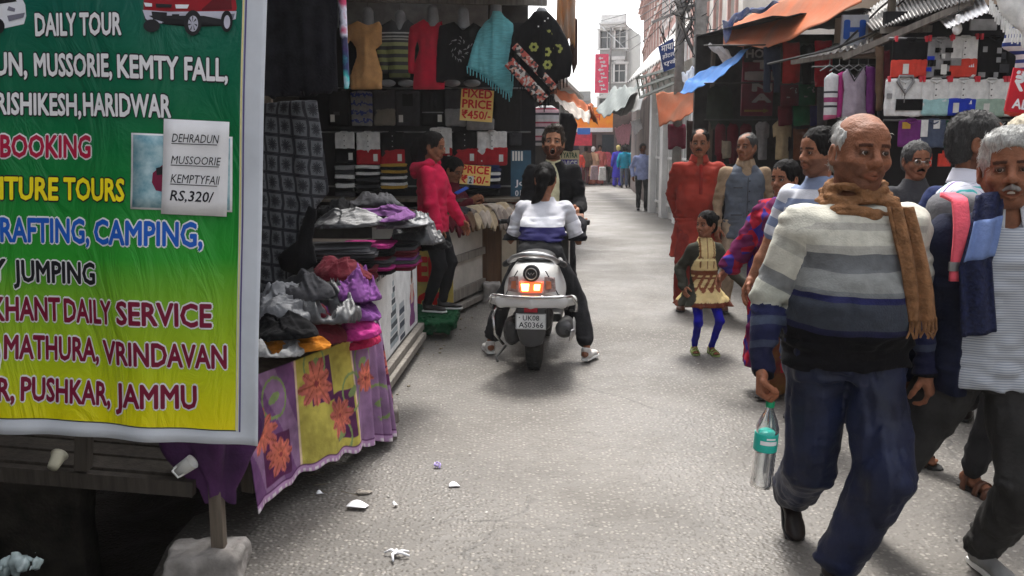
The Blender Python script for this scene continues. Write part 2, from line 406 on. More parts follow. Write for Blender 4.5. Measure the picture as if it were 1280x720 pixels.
# ---------------------------------------------------------------- lettering (flat print, built-in font)
_T = {}
def text_np(s, off):
    key = (s, off)
    if key in _T: return _T[key]
    cu = bpy.data.curves.new('t', 'FONT'); cu.body = s; cu.offset = off; cu.resolution_u = 2; cu.align_x = 'LEFT'; cu.fill_mode = 'FRONT'
    o = bpy.data.objects.new('t', cu); COL.objects.link(o); bpy.context.view_layer.update()
    me = bpy.data.meshes.new_from_object(o.evaluated_get(bpy.context.evaluated_depsgraph_get()))
    V = np.array([v.co[:] for v in me.vertices]) if len(me.vertices) else np.zeros((0, 3)); Fc = [tuple(p.vertices) for p in me.polygons]
    bpy.data.objects.remove(o); bpy.data.curves.remove(cu); bpy.data.meshes.remove(me)
    _T[key] = (V, Fc); return V, Fc
def lettering(mb, s, o, u, v, mi=0, off=.02, nrm=(0, -1, 0), lift=.002, warp=None, slant=0, bold=None):
    """fit text s in the parallelogram o + [0..1]u + [0..1]v; off widens the strokes by laying shifted copies over each other"""
    B, Fc = text_np(s, 0.0)
    if not len(B): return
    lo = B.min(0); hi = B.max(0)
    hi[1] = max(hi[1], lo[1] + .3)
    if ',' in s or 'J' in s: lo[1] = max(lo[1], 0.0)
    o = Vector(o); u = Vector(u); v = Vector(v); nn = Vector(nrm)
    D = [(0, 0)]
    if off > .008:
        k = 8 if off > .03 else 4
        D += [(math.cos(2 * math.pi * i / k) * off, math.sin(2 * math.pi * i / k) * off) for i in range(k)]
    for i, (dx, dy) in enumerate(D):
        vs = []
        for p in B:
            a = (p[0] + dx - lo[0]) / (hi[0] - lo[0]); b = (p[1] + dy - lo[1]) / (hi[1] - lo[1]); q = o + u * (a + slant * b) + v * b + nn * (lift + i * .00006)
            if warp: q = q + Vector((0, warp(q.x, q.z), 0))
            vs.append(q)
        mb.add(vs, Fc, mi)
print_n = [0]
def printmat(name, col): return mat(name, col, rough=.5, var=.05, vscale=20)
def lin(r, g, b):
    f = lambda c: (c / 255 / 12.92) if c <= 10 else ((c / 255 + .055) / 1.055) ** 2.4
    return (f(r), f(g), f(b))
BLACK = cloth('black_knit', (.007, .007, .008)); WHITE = cloth('white_knit', (.72, .72, .70)); DKGREY = cloth('charcoal_knit', (.05, .05, .055))
GREYK = cloth('grey_knit', (.28, .28, .28)); REDK = cloth('red_knit', (.42, .02, .03)); CREAMK = cloth('cream_knit', (.45, .36, .24))
PINKK = cloth('magenta_knit', (.38, .03, .18)); PURPK = cloth('purple_knit', (.16, .05, .2)); MAROONK = cloth('maroon_knit', (.10, .012, .02))
NAVYK = cloth('navy_knit', (.02, .03, .09)); BLUEK = cloth('royal_blue_knit', (.02, .05, .45)); MINTK = cloth('pale_aqua_knit', (.35, .58, .58))
SAGEK = cloth('pale_green_knit', (.34, .46, .38)); GREENK = cloth('bottle_green_knit', (.01, .09, .04)); BROWNK = cloth('brown_knit', (.13, .08, .05)); TEALK = cloth('teal_knit', (.13, .42, .45))
OCHREK = cloth('mustard_knit', (.5, .3, .05)); BRREDK = cloth('scarlet_knit', (.62, .06, .04))
STEEL = mat('grey_steel', (.25, .25, .25), rough=.45, metal=.7, var=.2, dirt=.3)
IRON = mat('dark_iron', (.05, .05, .05), rough=.6, metal=.4, dirt=.4)
CHROME = mat('chrome', (.6, .6, .6), rough=.18, metal=1)
OLDWOOD = wood('weathered_wood', (.16, .13, .10), (.07, .055, .04)); GREYWOOD = wood('grey_plank_wood', (.24, .22, .19), (.12, .105, .09)); BRWOOD = wood('brown_cabinet_wood', (.17, .09, .045), (.08, .04, .02))
CARD = mat('white_card', (.75, .75, .72), rough=.6, var=.05); PAPER = mat('paper', (.78, .78, .8), rough=.7, var=.04, bump=.1, bscale=15)
BPLAST = mat('black_plastic', (.02, .02, .02), rough=.45)
CONC = mat('concrete', (.3, .28, .26), rough=.95, var=.25, bump=.6, bscale=30, dirt=.3)

# ---- ground: one sheet, fine near the camera, reaching past the horizon; open drain on the left
def edge_x(y): return -1.33 - .02 * (y - 3) + .05 * math.sin(y * 2.1) + .03 * math.sin(y * 7)
gx = sorted(set([round(-6 + .12 * i, 3) for i in range(0, 110)] + [-600, -200, -60, -20, -10, 9, 14, 30, 80, 250, 600]))
gy = sorted(set([round(-2 + .14 * i, 3) for i in range(0, 130)] + [-60, -20, -8, -4] + [17 + i * .8 for i in range(60)] + [75, 100, 160, 300, 700, 1200]))
vs = []; fs = []
for y in gy:
    for x in gx:
        z = .012 * math.sin(x * 1.3 + 1) * math.sin(y * .9) + .008 * math.sin(x * 3.1 + y * 2.3) if (-6 < x < 8 and -2 < y < 40) else 0
        if y < 5.6 and x < edge_x(y):
            z -= min(.62, (edge_x(y) - x) * 2.2) + .04 * math.sin(x * 9) * math.sin(y * 11)
        vs.append((x, y, z))
nx = len(gx)
for j in range(len(gy) - 1):
    for i in range(nx - 1): fs.append((j * nx + i, j * nx + i + 1, (j + 1) * nx + i + 1, (j + 1) * nx + i))
gm = bpy.data.materials.new('worn_asphalt'); gm.use_nodes = True
n = gm.node_tree.nodes; l = gm.node_tree.links; b = n['Principled BSDF']
tc = n.new('ShaderNodeTexCoord')
def nz(scale, det=6, ro=.6, src=None):
    q = n.new('ShaderNodeTexNoise'); q.inputs['Scale'].default_value = scale; q.inputs['Detail'].default_value = det; q.inputs['Roughness'].default_value = ro
    l.new(src or tc.outputs['Object'], q.inputs['Vector']); return q.outputs['Fac']
def rng_(s, a, b_, c=0, d=1):
    q = n.new('ShaderNodeMapRange'); q.inputs[1].default_value = a; q.inputs[2].default_value = b_; q.inputs[3].default_value = c; q.inputs[4].default_value = d; l.new(s, q.inputs[0]); return q.outputs[0]
def mixc(f, a, b_, mode='MIX'):
    q = n.new('ShaderNodeMix'); q.data_type = 'RGBA'; q.blend_type = mode
    for k, s in (('Factor', f), ('A', a), ('B', b_)):
        if isinstance(s, (int, float)): q.inputs[k].default_value = s
        elif isinstance(s, tuple): q.inputs[k].default_value = (*s, 1)
        else: l.new(s, q.inputs[k])
    return q.outputs['Result']
def mixc_f(s, k):
    q = n.new('ShaderNodeMath'); q.operation = 'MULTIPLY'; q.inputs[1].default_value = k; l.new(s, q.inputs[0]); return q.outputs[0]
vo = n.new('ShaderNodeTexVoronoi'); vo.inputs['Scale'].default_value = 48; l.new(tc.outputs['Object'], vo.inputs['Vector'])
vo2 = n.new('ShaderNodeTexVoronoi'); vo2.inputs['Scale'].default_value = 120; l.new(tc.outputs['Object'], vo2.inputs['Vector'])
sp = n.new('ShaderNodeSeparateXYZ'); l.new(vo.outputs['Color'], sp.inputs[0])
base = mixc(rng_(nz(1.1, 8, .65), .35, .7), (.076, .069, .060), (.116, .106, .093))
base = mixc(rng_(nz(.35, 5), .42, .62, 0, .55), base, (.152, .139, .122))
stone = rng_(vo.outputs['Distance'], .28, .5, 1, 0)
pick = n.new('ShaderNodeMath'); pick.operation = 'MULTIPLY'; l.new(stone, pick.inputs[0]); l.new(rng_(sp.outputs[0], .35, .95), pick.inputs[1])
col = mixc(rng_(pick.outputs[0], 0, 1, 0, .7), base, (.30, .277, .245))
col = mixc(rng_(vo2.outputs['Distance'], .3, .6, .25, 0), col, (.09, .085, .08))
stain = rng_(nz(.9, 9, .7), .56, .68, 0, .5)
col = mixc(stain, col, (.085, .077, .068))
ve = n.new('ShaderNodeTexVoronoi'); ve.feature = 'DISTANCE_TO_EDGE'; ve.inputs['Scale'].default_value = 1.1
wd = n.new('ShaderNodeTexNoise'); wd.inputs['Scale'].default_value = 3; wd.inputs['Detail'].default_value = 6; l.new(tc.outputs['Object'], wd.inputs['Vector'])
wm = n.new('ShaderNodeMix'); wm.data_type = 'VECTOR'; wm.inputs['Factor'].default_value = .22; l.new(tc.outputs['Object'], wm.inputs['A']); l.new(wd.outputs['Color'], wm.inputs['B']); l.new(wm.outputs['Result'], ve.inputs['Vector'])
crack = n.new('ShaderNodeMath'); crack.operation = 'MULTIPLY'; l.new(rng_(ve.outputs['Distance'], 0, .012, .8, 0), crack.inputs[0]); l.new(rng_(nz(.55, 3), .5, .6), crack.inputs[1])
col = mixc(crack.outputs[0], col, (.04, .037, .033))
# damp oily patch by the scooter and dusty strip along the stalls
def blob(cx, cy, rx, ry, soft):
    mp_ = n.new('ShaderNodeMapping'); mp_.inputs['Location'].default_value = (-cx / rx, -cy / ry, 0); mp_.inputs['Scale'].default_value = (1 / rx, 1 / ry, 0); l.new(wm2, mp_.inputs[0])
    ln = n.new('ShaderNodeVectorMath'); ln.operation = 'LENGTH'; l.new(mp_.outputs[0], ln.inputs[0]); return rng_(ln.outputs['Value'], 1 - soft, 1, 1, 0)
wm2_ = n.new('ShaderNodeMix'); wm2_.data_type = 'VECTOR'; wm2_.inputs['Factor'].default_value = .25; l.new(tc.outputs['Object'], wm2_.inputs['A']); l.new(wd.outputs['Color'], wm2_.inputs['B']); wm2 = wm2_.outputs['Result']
spz = n.new('ShaderNodeSeparateXYZ'); l.new(tc.outputs['Object'], spz.inputs[0]); col = mixc(rng_(spz.outputs[2], -.16, -.03, .92, 0), col, (.022, .018, .014))  # ground colour darkened below street level, painting in the shade of the drain
wet = blob(-.28, 5.25, .55, .55, .5); col = mixc(mixc_f(wet, .62), col, (.06, .056, .05))
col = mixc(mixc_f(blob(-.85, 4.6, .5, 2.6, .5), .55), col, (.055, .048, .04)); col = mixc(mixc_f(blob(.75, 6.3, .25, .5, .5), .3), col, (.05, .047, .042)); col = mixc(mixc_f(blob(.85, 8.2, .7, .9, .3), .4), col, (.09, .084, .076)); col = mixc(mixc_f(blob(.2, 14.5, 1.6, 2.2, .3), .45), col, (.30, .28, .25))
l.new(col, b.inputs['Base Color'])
l.new(rng_(nz(.8, 4), .35, .6, .42, .75), b.inputs['Roughness']); b.inputs['Specular IOR Level'].default_value = .45
hg = n.new('ShaderNodeMath'); hg.operation = 'ADD'; l.new(rng_(vo.outputs['Distance'], 0, .55, 1, 0), hg.inputs[0]); l.new(nz(25, 5), hg.inputs[1])
bp = n.new('ShaderNodeBump'); bp.inputs['Strength'].default_value = .55; bp.inputs['Distance'].default_value = .012; l.new(hg.outputs[0], bp.inputs['Height']); l.new(bp.outputs[0], b.inputs['Normal'])
G = MB(); G.v = vs; G.f = fs; G.m = [0] * len(fs)
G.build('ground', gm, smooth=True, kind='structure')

# ---- facades on both sides -------------------------------------------------
PLA = mat('pale_plaster', (.62, .58, .53), rough=.9, var=.12, vscale=1.2, dirt=.3, bump=.2, bscale=8)
PINK = mat('pink_plaster', (.55, .33, .29), rough=.9, var=.12, vscale=1.5, dirt=.3)
WHT = mat('whitewash', (.75, .74, .72), rough=.85, var=.08, vscale=2, dirt=.2)
BEIGE = mat('beige_plaster', (.46, .36, .27), rough=.9, var=.1, vscale=2, dirt=.25)
GLASS = mat('dark_glass', (.03, .035, .04), rough=.12, spec=.6)
SHUT = mat('grey_shutter', (.35, .35, .34), rough=.6, var=.1)
CORR = mat('corrugated_tin', (.42, .41, .39), rough=.5, metal=.3, var=.2, vscale=3, dirt=.5)
def frame_at(p0, p1):
    """local frame on a facade running from p0 to p1 (2D), outward = towards the street"""
    a = Vector((p0[0], p0[1], 0)); b_ = Vector((p1[0], p1[1], 0)); u = (b_ - a).normalized(); return a, u, (b_ - a).length
def building(name, p0, p1, h, out, depth, wall, label, floors, bays, trim, cornice=.35, winw=.95, ground_h=3.0, arch=True):
    """facade from p0 to p1; out=+1/-1 picks the street side (normal = out * (-u.y, u.x))"""
    a, u, L = frame_at(p0, p1); nrm = Vector((-u.y, u.x, 0)) * out
    root = empty(name, a, 0, label, 'building')
    M = Matrix((u, nrm, Vector((0, 0, 1)))).transposed()
    def bx(mb, s, d, z, sz, mi=0): mb.box(M @ Vector((s, d, z)), sz, mi, M)
    wmb = MB(); fh = (h - ground_h) / floors; bw = L / bays
    # wall with real openings: piers + spandrels in front of a recessed core
    bx(wmb, L / 2, -depth / 2 - .3, h / 2, (L, depth, h))
    for i in range(bays + 1):
        pw = bw - winw if 0 < i < bays else (bw - winw) / 2
        s = i * bw if 0 < i < bays else (pw / 2 if i == 0 else L - pw / 2)
        bx(wmb, s, -.15, (ground_h + h) / 2, (pw, .3, h - ground_h))
    for k in range(floors):
        z0 = ground_h + k * fh
        for i in range(bays):
            s = (i + .5) * bw
            bx(wmb, s, -.152, z0 + .35, (winw, .296, .7)); bx(wmb, s, -.152, z0 + fh - .18, (winw, .296, .36))
    bx(wmb, L / 2, -.15, ground_h - .2, (L, .3, .4))
    wmb.build('wall', wall, root)
    for k in range(floors):
        z0 = ground_h + k * fh; mb = MB(); bx(mb, L / 2, .06, z0, (L + .02, .14, .14)); bx(mb, L / 2, .04, z0 + .12, (L + .01, .09, .1)); mb.build('string_course', trim, root)
        for i in range(bays):
            s = (i + .5) * bw; wh = fh - .36 - .7; zc = z0 + .7 + wh / 2
            fr = MB()
            for sg in (-1, 1): bx(fr, s + sg * (winw / 2 + .05), .025, zc, (.13, .06, wh + .2))
            bx(fr, s, .035, z0 + .66, (winw + .34, .11, .09)); bx(fr, s, .04, z0 + .7 + wh + .1, (winw + .36, .12, .13))
            if arch: bx(fr, s, .03, z0 + .7 + wh + .2, (winw * .7, .08, .1)); bx(fr, s, .03, z0 + .7 + wh + .28, (winw * .35, .07, .07))
            f = fr.build('window', trim, root)
            pn = MB(); bx(pn, s, -.24, zc, (winw, .02, wh)); pn.build('pane', GLASS, f)
            sh = MB()
            for q in (-1, 0, 1): bx(sh, s + q * winw / 2 * .96, -.21, zc, (.05, .04, wh))
            bx(sh, s, -.208, zc + wh * .15, (winw, .035, .05)); sh.build('frame', WHT, f)
    co = MB(); bx(co, L / 2, .12, h - .1, (L + .04, cornice, .2)); bx(co, L / 2, .18, h + .08, (L + .06, cornice + .16, .14)); bx(co, L / 2, -.1, h + .42, (L, .16, .5))
    nb = int(L / .55)
    for i in range(nb): bx(co, (i + .5) * L / nb, .14, h - .3, (.14, .28, .2))
    co.build('cornice', trim, root)
    return root
# right-hand row past the stalls
building('town_building', (4.3, 17), (5.25, 26.5), 9.3, 1, 8, PLA, 'pale building with pink trim behind the blue signboard', 2, 4, PINK)
building('town_building', (5.28, 26.6), (6.6, 40), 8.4, 1, 8, PINK, 'pink plastered building with pale window frames, middle of the row', 2, 6, WHT)
building('town_building', (6.7, 40.2), (9.0, 62), 10.5, 1, 8, PLA, 'pale tall building with deep cornice near the end of the lane', 3, 8, PINK)
building('town_building', (5.9, 60.5), (7.5, 60), 9.6, -1, 6, SHUT, 'grey flat roofed building closing the end of the lane', 3, 2, WHT)
building('town_building', (-2, 60.5), (5.2, 59.5), 4.6, -1, 6, WHT, 'low white building at the end of the lane behind the orange sign', 1, 7, SHUT)
# left-hand row (mostly hidden by the awnings)
building('town_building', (1.75, 32), (.7, 19), 2.7, 1, 7, WHT, 'white low shop building behind the left awnings', 1, 6, SHUT, ground_h=1.0)
building('town_building', (-3.55, 18.5), (-3.55, -9), 6.0, 1, 6, PLA, 'unseen plastered building added behind the left stalls to cut sky light', 2, 8, PINK)  # unseen building, put in to reduce sky fill from the left
building('town_building', (5.9, -9), (5.9, 8.2), 4.6, 1, 6, BEIGE, 'unseen beige building added beyond the right picture edge to cut sky light', 1, 6, WHT)  # added outside the frame; holds back sky fill from the right
ns = empty('stall_shed', (-2.4, -2, 0), 0, 'unseen timber stall added on the near left to block sky light', 'stall')  # added stall box out of view, blocks sky light from behind left
mb = MB(); mb.box((-.25, 1.2, 1.3), (1.5, 4.6, 2.6)); mb.build('wall', OLDWOOD, ns); mb = MB(); mb.box((-.2, 1.2, 2.64), (1.9, 4.9, .06)); mb.build('roof', CORR, ns)  # wall and roof of the added unseen stall box
# beige building above the right-hand stall
bb = empty('town_building', (3.3, 8.4, 0), 0, 'beige plastered building above the folded shirt stall', 'building')
mb = MB(); mb.box((4.1, 1.6, 4.0), (7.6, .3, 3.0)); mb.box((7.4, 6, 2.5), (.3, 9, 5.4)); mb.build('wall', BEIGE, bb)
mb = MB(); mb.tube([(.95, 1.4, 2.6), (.95, 1.4, 5)], .025); mb.build('drainpipe', STEEL, bb)
mb = MB(); mb.box((5.3, 1.4, 3.55), (1.5, .35, .12)); mb.build('ledge', CONC, bb)
# dark rear of the stalls behind the camera side: shop block with the hidden left shops
lb = empty('stall_shed', (0, 0, 0), 0, 'dark timber shed holding the clothes stalls on the left', 'stall')
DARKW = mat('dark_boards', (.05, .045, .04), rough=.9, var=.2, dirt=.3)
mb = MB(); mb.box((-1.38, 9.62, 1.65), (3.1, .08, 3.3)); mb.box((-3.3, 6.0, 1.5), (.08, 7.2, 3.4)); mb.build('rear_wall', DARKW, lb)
mb = MB(); mb.box((-1.2, 9.5, 2.90), (1.9, .04, .30)); mb.build('upper_panel', mat('grey_sheet', (.33, .34, .34), rough=.8), lb)
# stall roof: corrugated tin, beams, posts
def corrugated(name, p00, p10, p01, waves, amp, m, parent=None, label=None, thick=.006):
    p00, p10, p01 = Vector(p00), Vector(p10), Vector(p01); u = p10 - p00; v = p01 - p00; nn = u.cross(v).normalized()
    mb = MB(); mb.grid(lambda a, c: p00 + u * a + v * c + nn * (amp * math.sin(a * waves * 2 * math.pi)), waves * 8, 3)
    o = mb.build(name, m, parent, smooth=True, solid=thick)
    if label: tag(o, label, 'roof')
    return o
corrugated('roof', (-3.4, 2.3, 2.62), (-3.4, 9.7, 3.05), (-.85, 2.3, 2.74), 46, .018, CORR, lb)
corrugated('roof', (-.84, 7.9, 2.98), (-.84, 9.7, 3.14), (.2, 7.9, 2.94), 18, .018, CORR, lb)
mb = MB(); mb.beam((-3.3, 8.6, 2.93), (.33, 8.6, 2.86), .05, .06); mb.build('rafter', GREYWOOD, lb)
mb = MB(); mb.beam((-3.3, 8.05, 2.83), (.3, 8.05, 2.83), .035, .05); mb.build('rafter', GREYWOOD, lb)
mb = MB(); mb.beam((-3.3, 4.1, 2.6), (-.58, 4.1, 2.66), .05, .06); mb.build('rafter', OLDWOOD, lb)
for x, y, hh in ((-1.9, 4.9, 2.6), (-1.9, 7.0, 2.8), (-2.6, 8.9, 2.9)):
    mb = MB(); mb.box((x, y, hh / 2), (.06, .06, hh)); mb.build('post', OLDWOOD, lb)
# ---------------------------------------------------------------- the big tour banner, near left
BY = 2.55
def wave(x, z): return .010 * math.sin(x * 14 + 1.2) * (.4 + .6 * min(1, max(0, (2.0 - z)))) + .006 * math.sin(x * 31 + z * 2) * min(1, max(0, 1.6 - z)) + .004 * math.sin(z * 9 + x * 5)
def bp_(px, py): return at(px, py, BY)
def warped(v, lift): return Vector((v.x, v.y + wave(v.x, v.z) - lift, v.z))
ban = empty('banner', bp_(150, 560), 0, 'large green and yellow tour banner hanging over the left stall', 'banner')
ORG = ban.location.copy()
def patch(corners, nu, nv, lift):  # corners px: TL, TR, BL, BR
    tl, tr, bl, br = [Vector(c) for c in corners]
    def fn(u, v):
        p = (tl * (1 - u) + tr * u) * v + (bl * (1 - u) + br * u) * (1 - v); return warped(bp_(p.x, p.y), lift) - ORG
    return fn
mb = MB(); mb.grid(patch([(-70, -60), (335, -48), (-70, 536), (321, 559)], 1, 1, 0), 70, 60)
mb.build('sheet', mat('white_vinyl', (.62, .66, .72), rough=.38, var=.06, vscale=3, dirt=.15, spec=.4), ban, smooth=True, solid=.0015)
gmx = bpy.data.materials.new('banner_print'); gmx.use_nodes = True; n = gmx.node_tree.nodes; l = gmx.node_tree.links; b = n['Principled BSDF']
tc = n.new('ShaderNodeTexCoord'); sp = n.new('ShaderNodeSeparateXYZ'); l.new(tc.outputs['Object'], sp.inputs[0])
zt = (bp_(100, 0) - ORG).z; zb = (bp_(100, 540) - ORG).z
mr = n.new('ShaderNodeMapRange'); mr.inputs[1].default_value = zt; mr.inputs[2].default_value = zb; l.new(sp.outputs[2], mr.inputs[0])
cr = n.new('ShaderNodeValToRGB'); e = cr.color_ramp.elements; e[0].position = 0; e[0].color = (*lin(0, 92, 78), 1); e[1].position = 1; e[1].color = (*lin(225, 212, 10), 1)
for p, c in ((.22, lin(0, 100, 66)), (.42, lin(8, 122, 52)), (.58, lin(45, 150, 45)), (.70, lin(128, 176, 40)), (.85, lin(178, 196, 24))):
    q = e.new(p); q.color = (*c, 1)
l.new(mr.outputs[0], cr.inputs[0]); l.new(cr.outputs[0], b.inputs['Base Color']); b.inputs['Roughness'].default_value = .4; b.inputs['Specular IOR Level'].default_value = .25
nb = n.new('ShaderNodeTexNoise'); nb.inputs['Scale'].default_value = 5; nb.inputs['Detail'].default_value = 6; nb.inputs['Distortion'].default_value = 1.2; bm_ = n.new('ShaderNodeBump'); bm_.inputs['Strength'].default_value = .55; bm_.inputs['Distance'].default_value = .03
l.new(nb.outputs['Fac'], bm_.inputs['Height']); l.new(bm_.outputs[0], b.inputs['Normal'])
mb = MB(); mb.grid(patch([(-70, -60), (304, -48), (-70, 516), (292.5, 540)], 1, 1, .0022), 64, 56); mb.build('printed_panel', gmx, ban, smooth=True)
for i, (dx, c) in enumerate(((0, lin(225, 215, 150)), (3.2, lin(90, 80, 130)))):
    mb = MB(); mb.grid(patch([(304.5 + dx, -48), (306.5 + dx, -48), (293.5 + dx, 540 + i * 2), (295.5 + dx, 540 + i * 2)], 1, 1, .0024), 1, 56); mb.build('border_line', printmat('bl%d' % i, c), ban)
mb = MB(); mb.grid(patch([(-70, 514.5), (293, 539.5), (-70, 516), (293, 541)], 1, 1, .0026), 56, 1); mb.build('border_line', printmat('bl2', (.05, .05, .05)), ban)
PW = printmat('print_white', (.78, .78, .8)); PK = printmat('print_black', (.01, .01, .015)); PC = printmat('print_crimson', lin(170, 15, 60)); PY = printmat('print_yellow', lin(245, 225, 20))
PB = printmat('print_blue', lin(15, 90, 190)); PM = printmat('print_maroon', lin(120, 12, 50)); PR = printmat('print_red', lin(215, 30, 25))
def bt(s, x0, y0, x1, y1, h, fg, bgm, ol=.05):
    o = bp_(x0, y0) - ORG; u = bp_(x1, y1) - bp_(x0, y0); v = bp_(x0 - .02 * h, y0 - h) - bp_(x0, y0)
    mb = MB(); wf = lambda x, z: wave(x + ORG.x, z + ORG.z)
    lettering(mb, s, o, u, v, 0, .034 + ol, lift=.0036, warp=wf); lettering(mb, s, o, u, v, 1, .032, lift=.0052, warp=wf)
    mb.build('lettering', [bgm, fg], ban)
bt('DAILY TOUR', 45, 44.5, 154, 44, 27, PW, PK); bt('JUN,', -14, 93, 33, 94, 27, PW, PK); bt('MUSSORIE,', 43, 94, 142, 95.5, 27, PW, PK); bt('KEMTY FALL,', 150, 96.5, 285, 101, 27, PW, PK)
bt('RISHIKESH,', -3, 142, 101, 144, 26, PW, PK); bt('HARIDWAR', 105, 144, 214, 146.5, 27, PW, PK)
bt('BOOKING', 3, 196, 113, 197, 27, PC, PW); bt('ENTURE', -24, 248, 72, 250, 27, PY, PK); bt('TOURS', 80, 249.5, 157, 251, 27, PY, PK)
bt('RAFTING,', 4, 301, 112, 303.5, 29, PB, PW); bt('CAMPING,', 120, 303.5, 252, 308, 29, PB, PW); bt('Y', -10, 350, 9, 350, 26, PK, PW); bt('JUMPING', 19, 351, 119, 355, 26, PK, PW)
bt('KHANT', -6, 399, 74, 401, 28, PM, PW); bt('DAILY', 80, 402, 140, 404.5, 28, PM, PW); bt('SERVICE', 149, 404, 264, 409, 28, PM, PW)
bt(',', -2, 446, 3, 446, 20, PM, PW); bt('MATHURA,', 9, 446.5, 122, 452, 28, PM, PW); bt('VRINDAVAN', 129, 454, 282, 461, 28, PM, PW)
bt('AR,', -16, 497, 21, 498.5, 27, PM, PW); bt('PUSHKAR,', 29, 499, 137, 507, 28, PM, PW); bt('JAMMU', 146, 507, 245, 511, 28, PM, PW)
# flat printed cars (only their lower halves are in view)
def flat(name, polys, lift0=.003, parent=ban):
    mb = MB(); ms = []
    for i, (pts, m) in enumerate(polys):
        if m not in ms: ms.append(m)
        P = [warped(bp_(x, y), lift0 + .0006 * i) - ORG for x, y in pts]; mb.add(P, [tuple(range(len(P)))], ms.index(m))
    return mb.build(name, ms, parent)
def disc(cx, cy, rx, ry, k=18): return [(cx + rx * math.cos(2 * math.pi * i / k), cy + ry * math.sin(2 * math.pi * i / k)) for i in range(k)]
CR = printmat('car_red', lin(150, 20, 35)); CRD = printmat('car_dark_red', lin(95, 12, 25)); CS = printmat('car_silver', lin(190, 190, 205)); CG = printmat('car_grey', lin(120, 120, 135)); CK = printmat('car_black', (.012, .012, .015)); CW = printmat('car_white', lin(225, 228, 235))
pol = [([(181, -22), (291, -24), (296, 10), (294, 16), (250, 15), (181, 14)], CR), ([(252, -12), (288, -13), (290, 12), (252, 13)], CRD),
       ([(183, 26), (200, 30), (240, 34), (290, 32), (286, 20), (182, 20)], CK), ([(180, 13), (212, 15), (296, 14), (295, 24), (255, 33), (250, 26), (236, 27), (214, 30), (190, 29), (184, 24)], CS),
       ([(252, 22), (294, 17), (292, 24), (254, 33)], CG), ([(191, 15), (210, 16), (209, 26), (193, 25)], CK), ([(216, 18), (225, 18), (224, 26), (216, 26)], CK), ([(196, 5), (216, 6), (215, 10), (197, 10)], CK),
       ([(182, 4), (192, 5), (192, 9), (184, 9)], CW), ([(220, 6), (237, 6), (235, 11), (221, 11)], CW), (disc(192, 33, 10, 8), CK), (disc(242, 29, 11, 16), CK), (disc(242.5, 30, 6.2, 10), CS), (disc(284.5, 27, 7.5, 13.5), CK), (disc(285, 28, 4, 8.5), CS)]
for k in range(7):
    a = 2 * math.pi * k / 7; pol.append(([(242.5 + 1.0 * math.cos(a), 30 + 1.4 * math.sin(a)), (242.5 + 5.4 * math.cos(a + .14), 30 + 9 * math.sin(a + .14)), (242.5 + 5.4 * math.cos(a + .42), 30 + 9 * math.sin(a + .42))], CK))
flat('printed_car', pol)
flat('printed_car', [([(-40, -25), (18, -22), (32, 6), (33, 20), (30, 30), (4, 36), (-40, 40)], CW), ([(-10, -16), (12, -14), (22, 2), (-4, 6)], CK), ([(12, 8), (20, 11), (19, 15), (10, 13)], CG), ([(10, 20), (32, 16), (30, 22), (12, 27)], CG), (disc(-2, 33, 9, 10), CK)])
# photo card and paper note stuck on the banner
def card(name, c, lift, m, parent=None, nu=6):
    mb = MB(); mb.grid(patch(c, 1, 1, lift), nu, nu); return mb.build(name, m, parent, smooth=True, solid=.0006)
cd = card('photo_card', [(165.5, 166), (291, 171), (165, 261), (289.5, 265.5)], .0045, PW, ban)
mwat = mat('printed_water', (.45, .62, .66), rough=.4, col2=(.12, .3, .38), vscale=25); card('printed_water', [(168, 168.5), (288, 173), (167.5, 258.5), (286.5, 263)], .0056, mwat, ban)
flat('printed_raft', [([(192, 216), (204, 206), (206, 240), (196, 238), (191, 228)], printmat('raft', lin(120, 20, 60))), ([(196, 210), (205, 208), (204, 218), (197, 219)], CK)], .0062)
pn = card('paper_note', [(206.5, 148.5), (288, 152.5), (203, 267), (283, 271)], .010, PAPER, None)
pn.location = ORG; tag(pn, 'white paper price note taped over the photo on the tour banner', 'paper note')
def nt(s, x0, y0, x1, y1, h, ul=True, off=.004):
    o = bp_(x0, y0) - ORG; u = bp_(x1, y1) - bp_(x0, y0); v = bp_(x0 + .18 * h, y0 - h) - bp_(x0, y0)
    mb = MB(); wf = lambda x, z: wave(x + ORG.x, z + ORG.z); lettering(mb, s, o, u, v, 0, off, lift=.0120, warp=wf)
    if ul: q = v * -.22; nn = Vector((0, -.0120 + wave(o.x + ORG.x, o.z + ORG.z), 0)); mb.add([o + q + nn, o + u + q + nn, o + u + q * .55 + nn, o + q * .55 + nn], [(0, 1, 2, 3)])
    mb.build('lettering', PK, pn)
nt('DEHRADUN', 216, 177.5, 273, 179.5, 10.5); nt('MUSSOORIE', 215, 204.5, 275, 207, 10); nt('KEMPTYFAll', 214.5, 228, 273, 231, 10.5); nt('RS,320/', 214, 250, 265, 253, 12.5, False, .015)
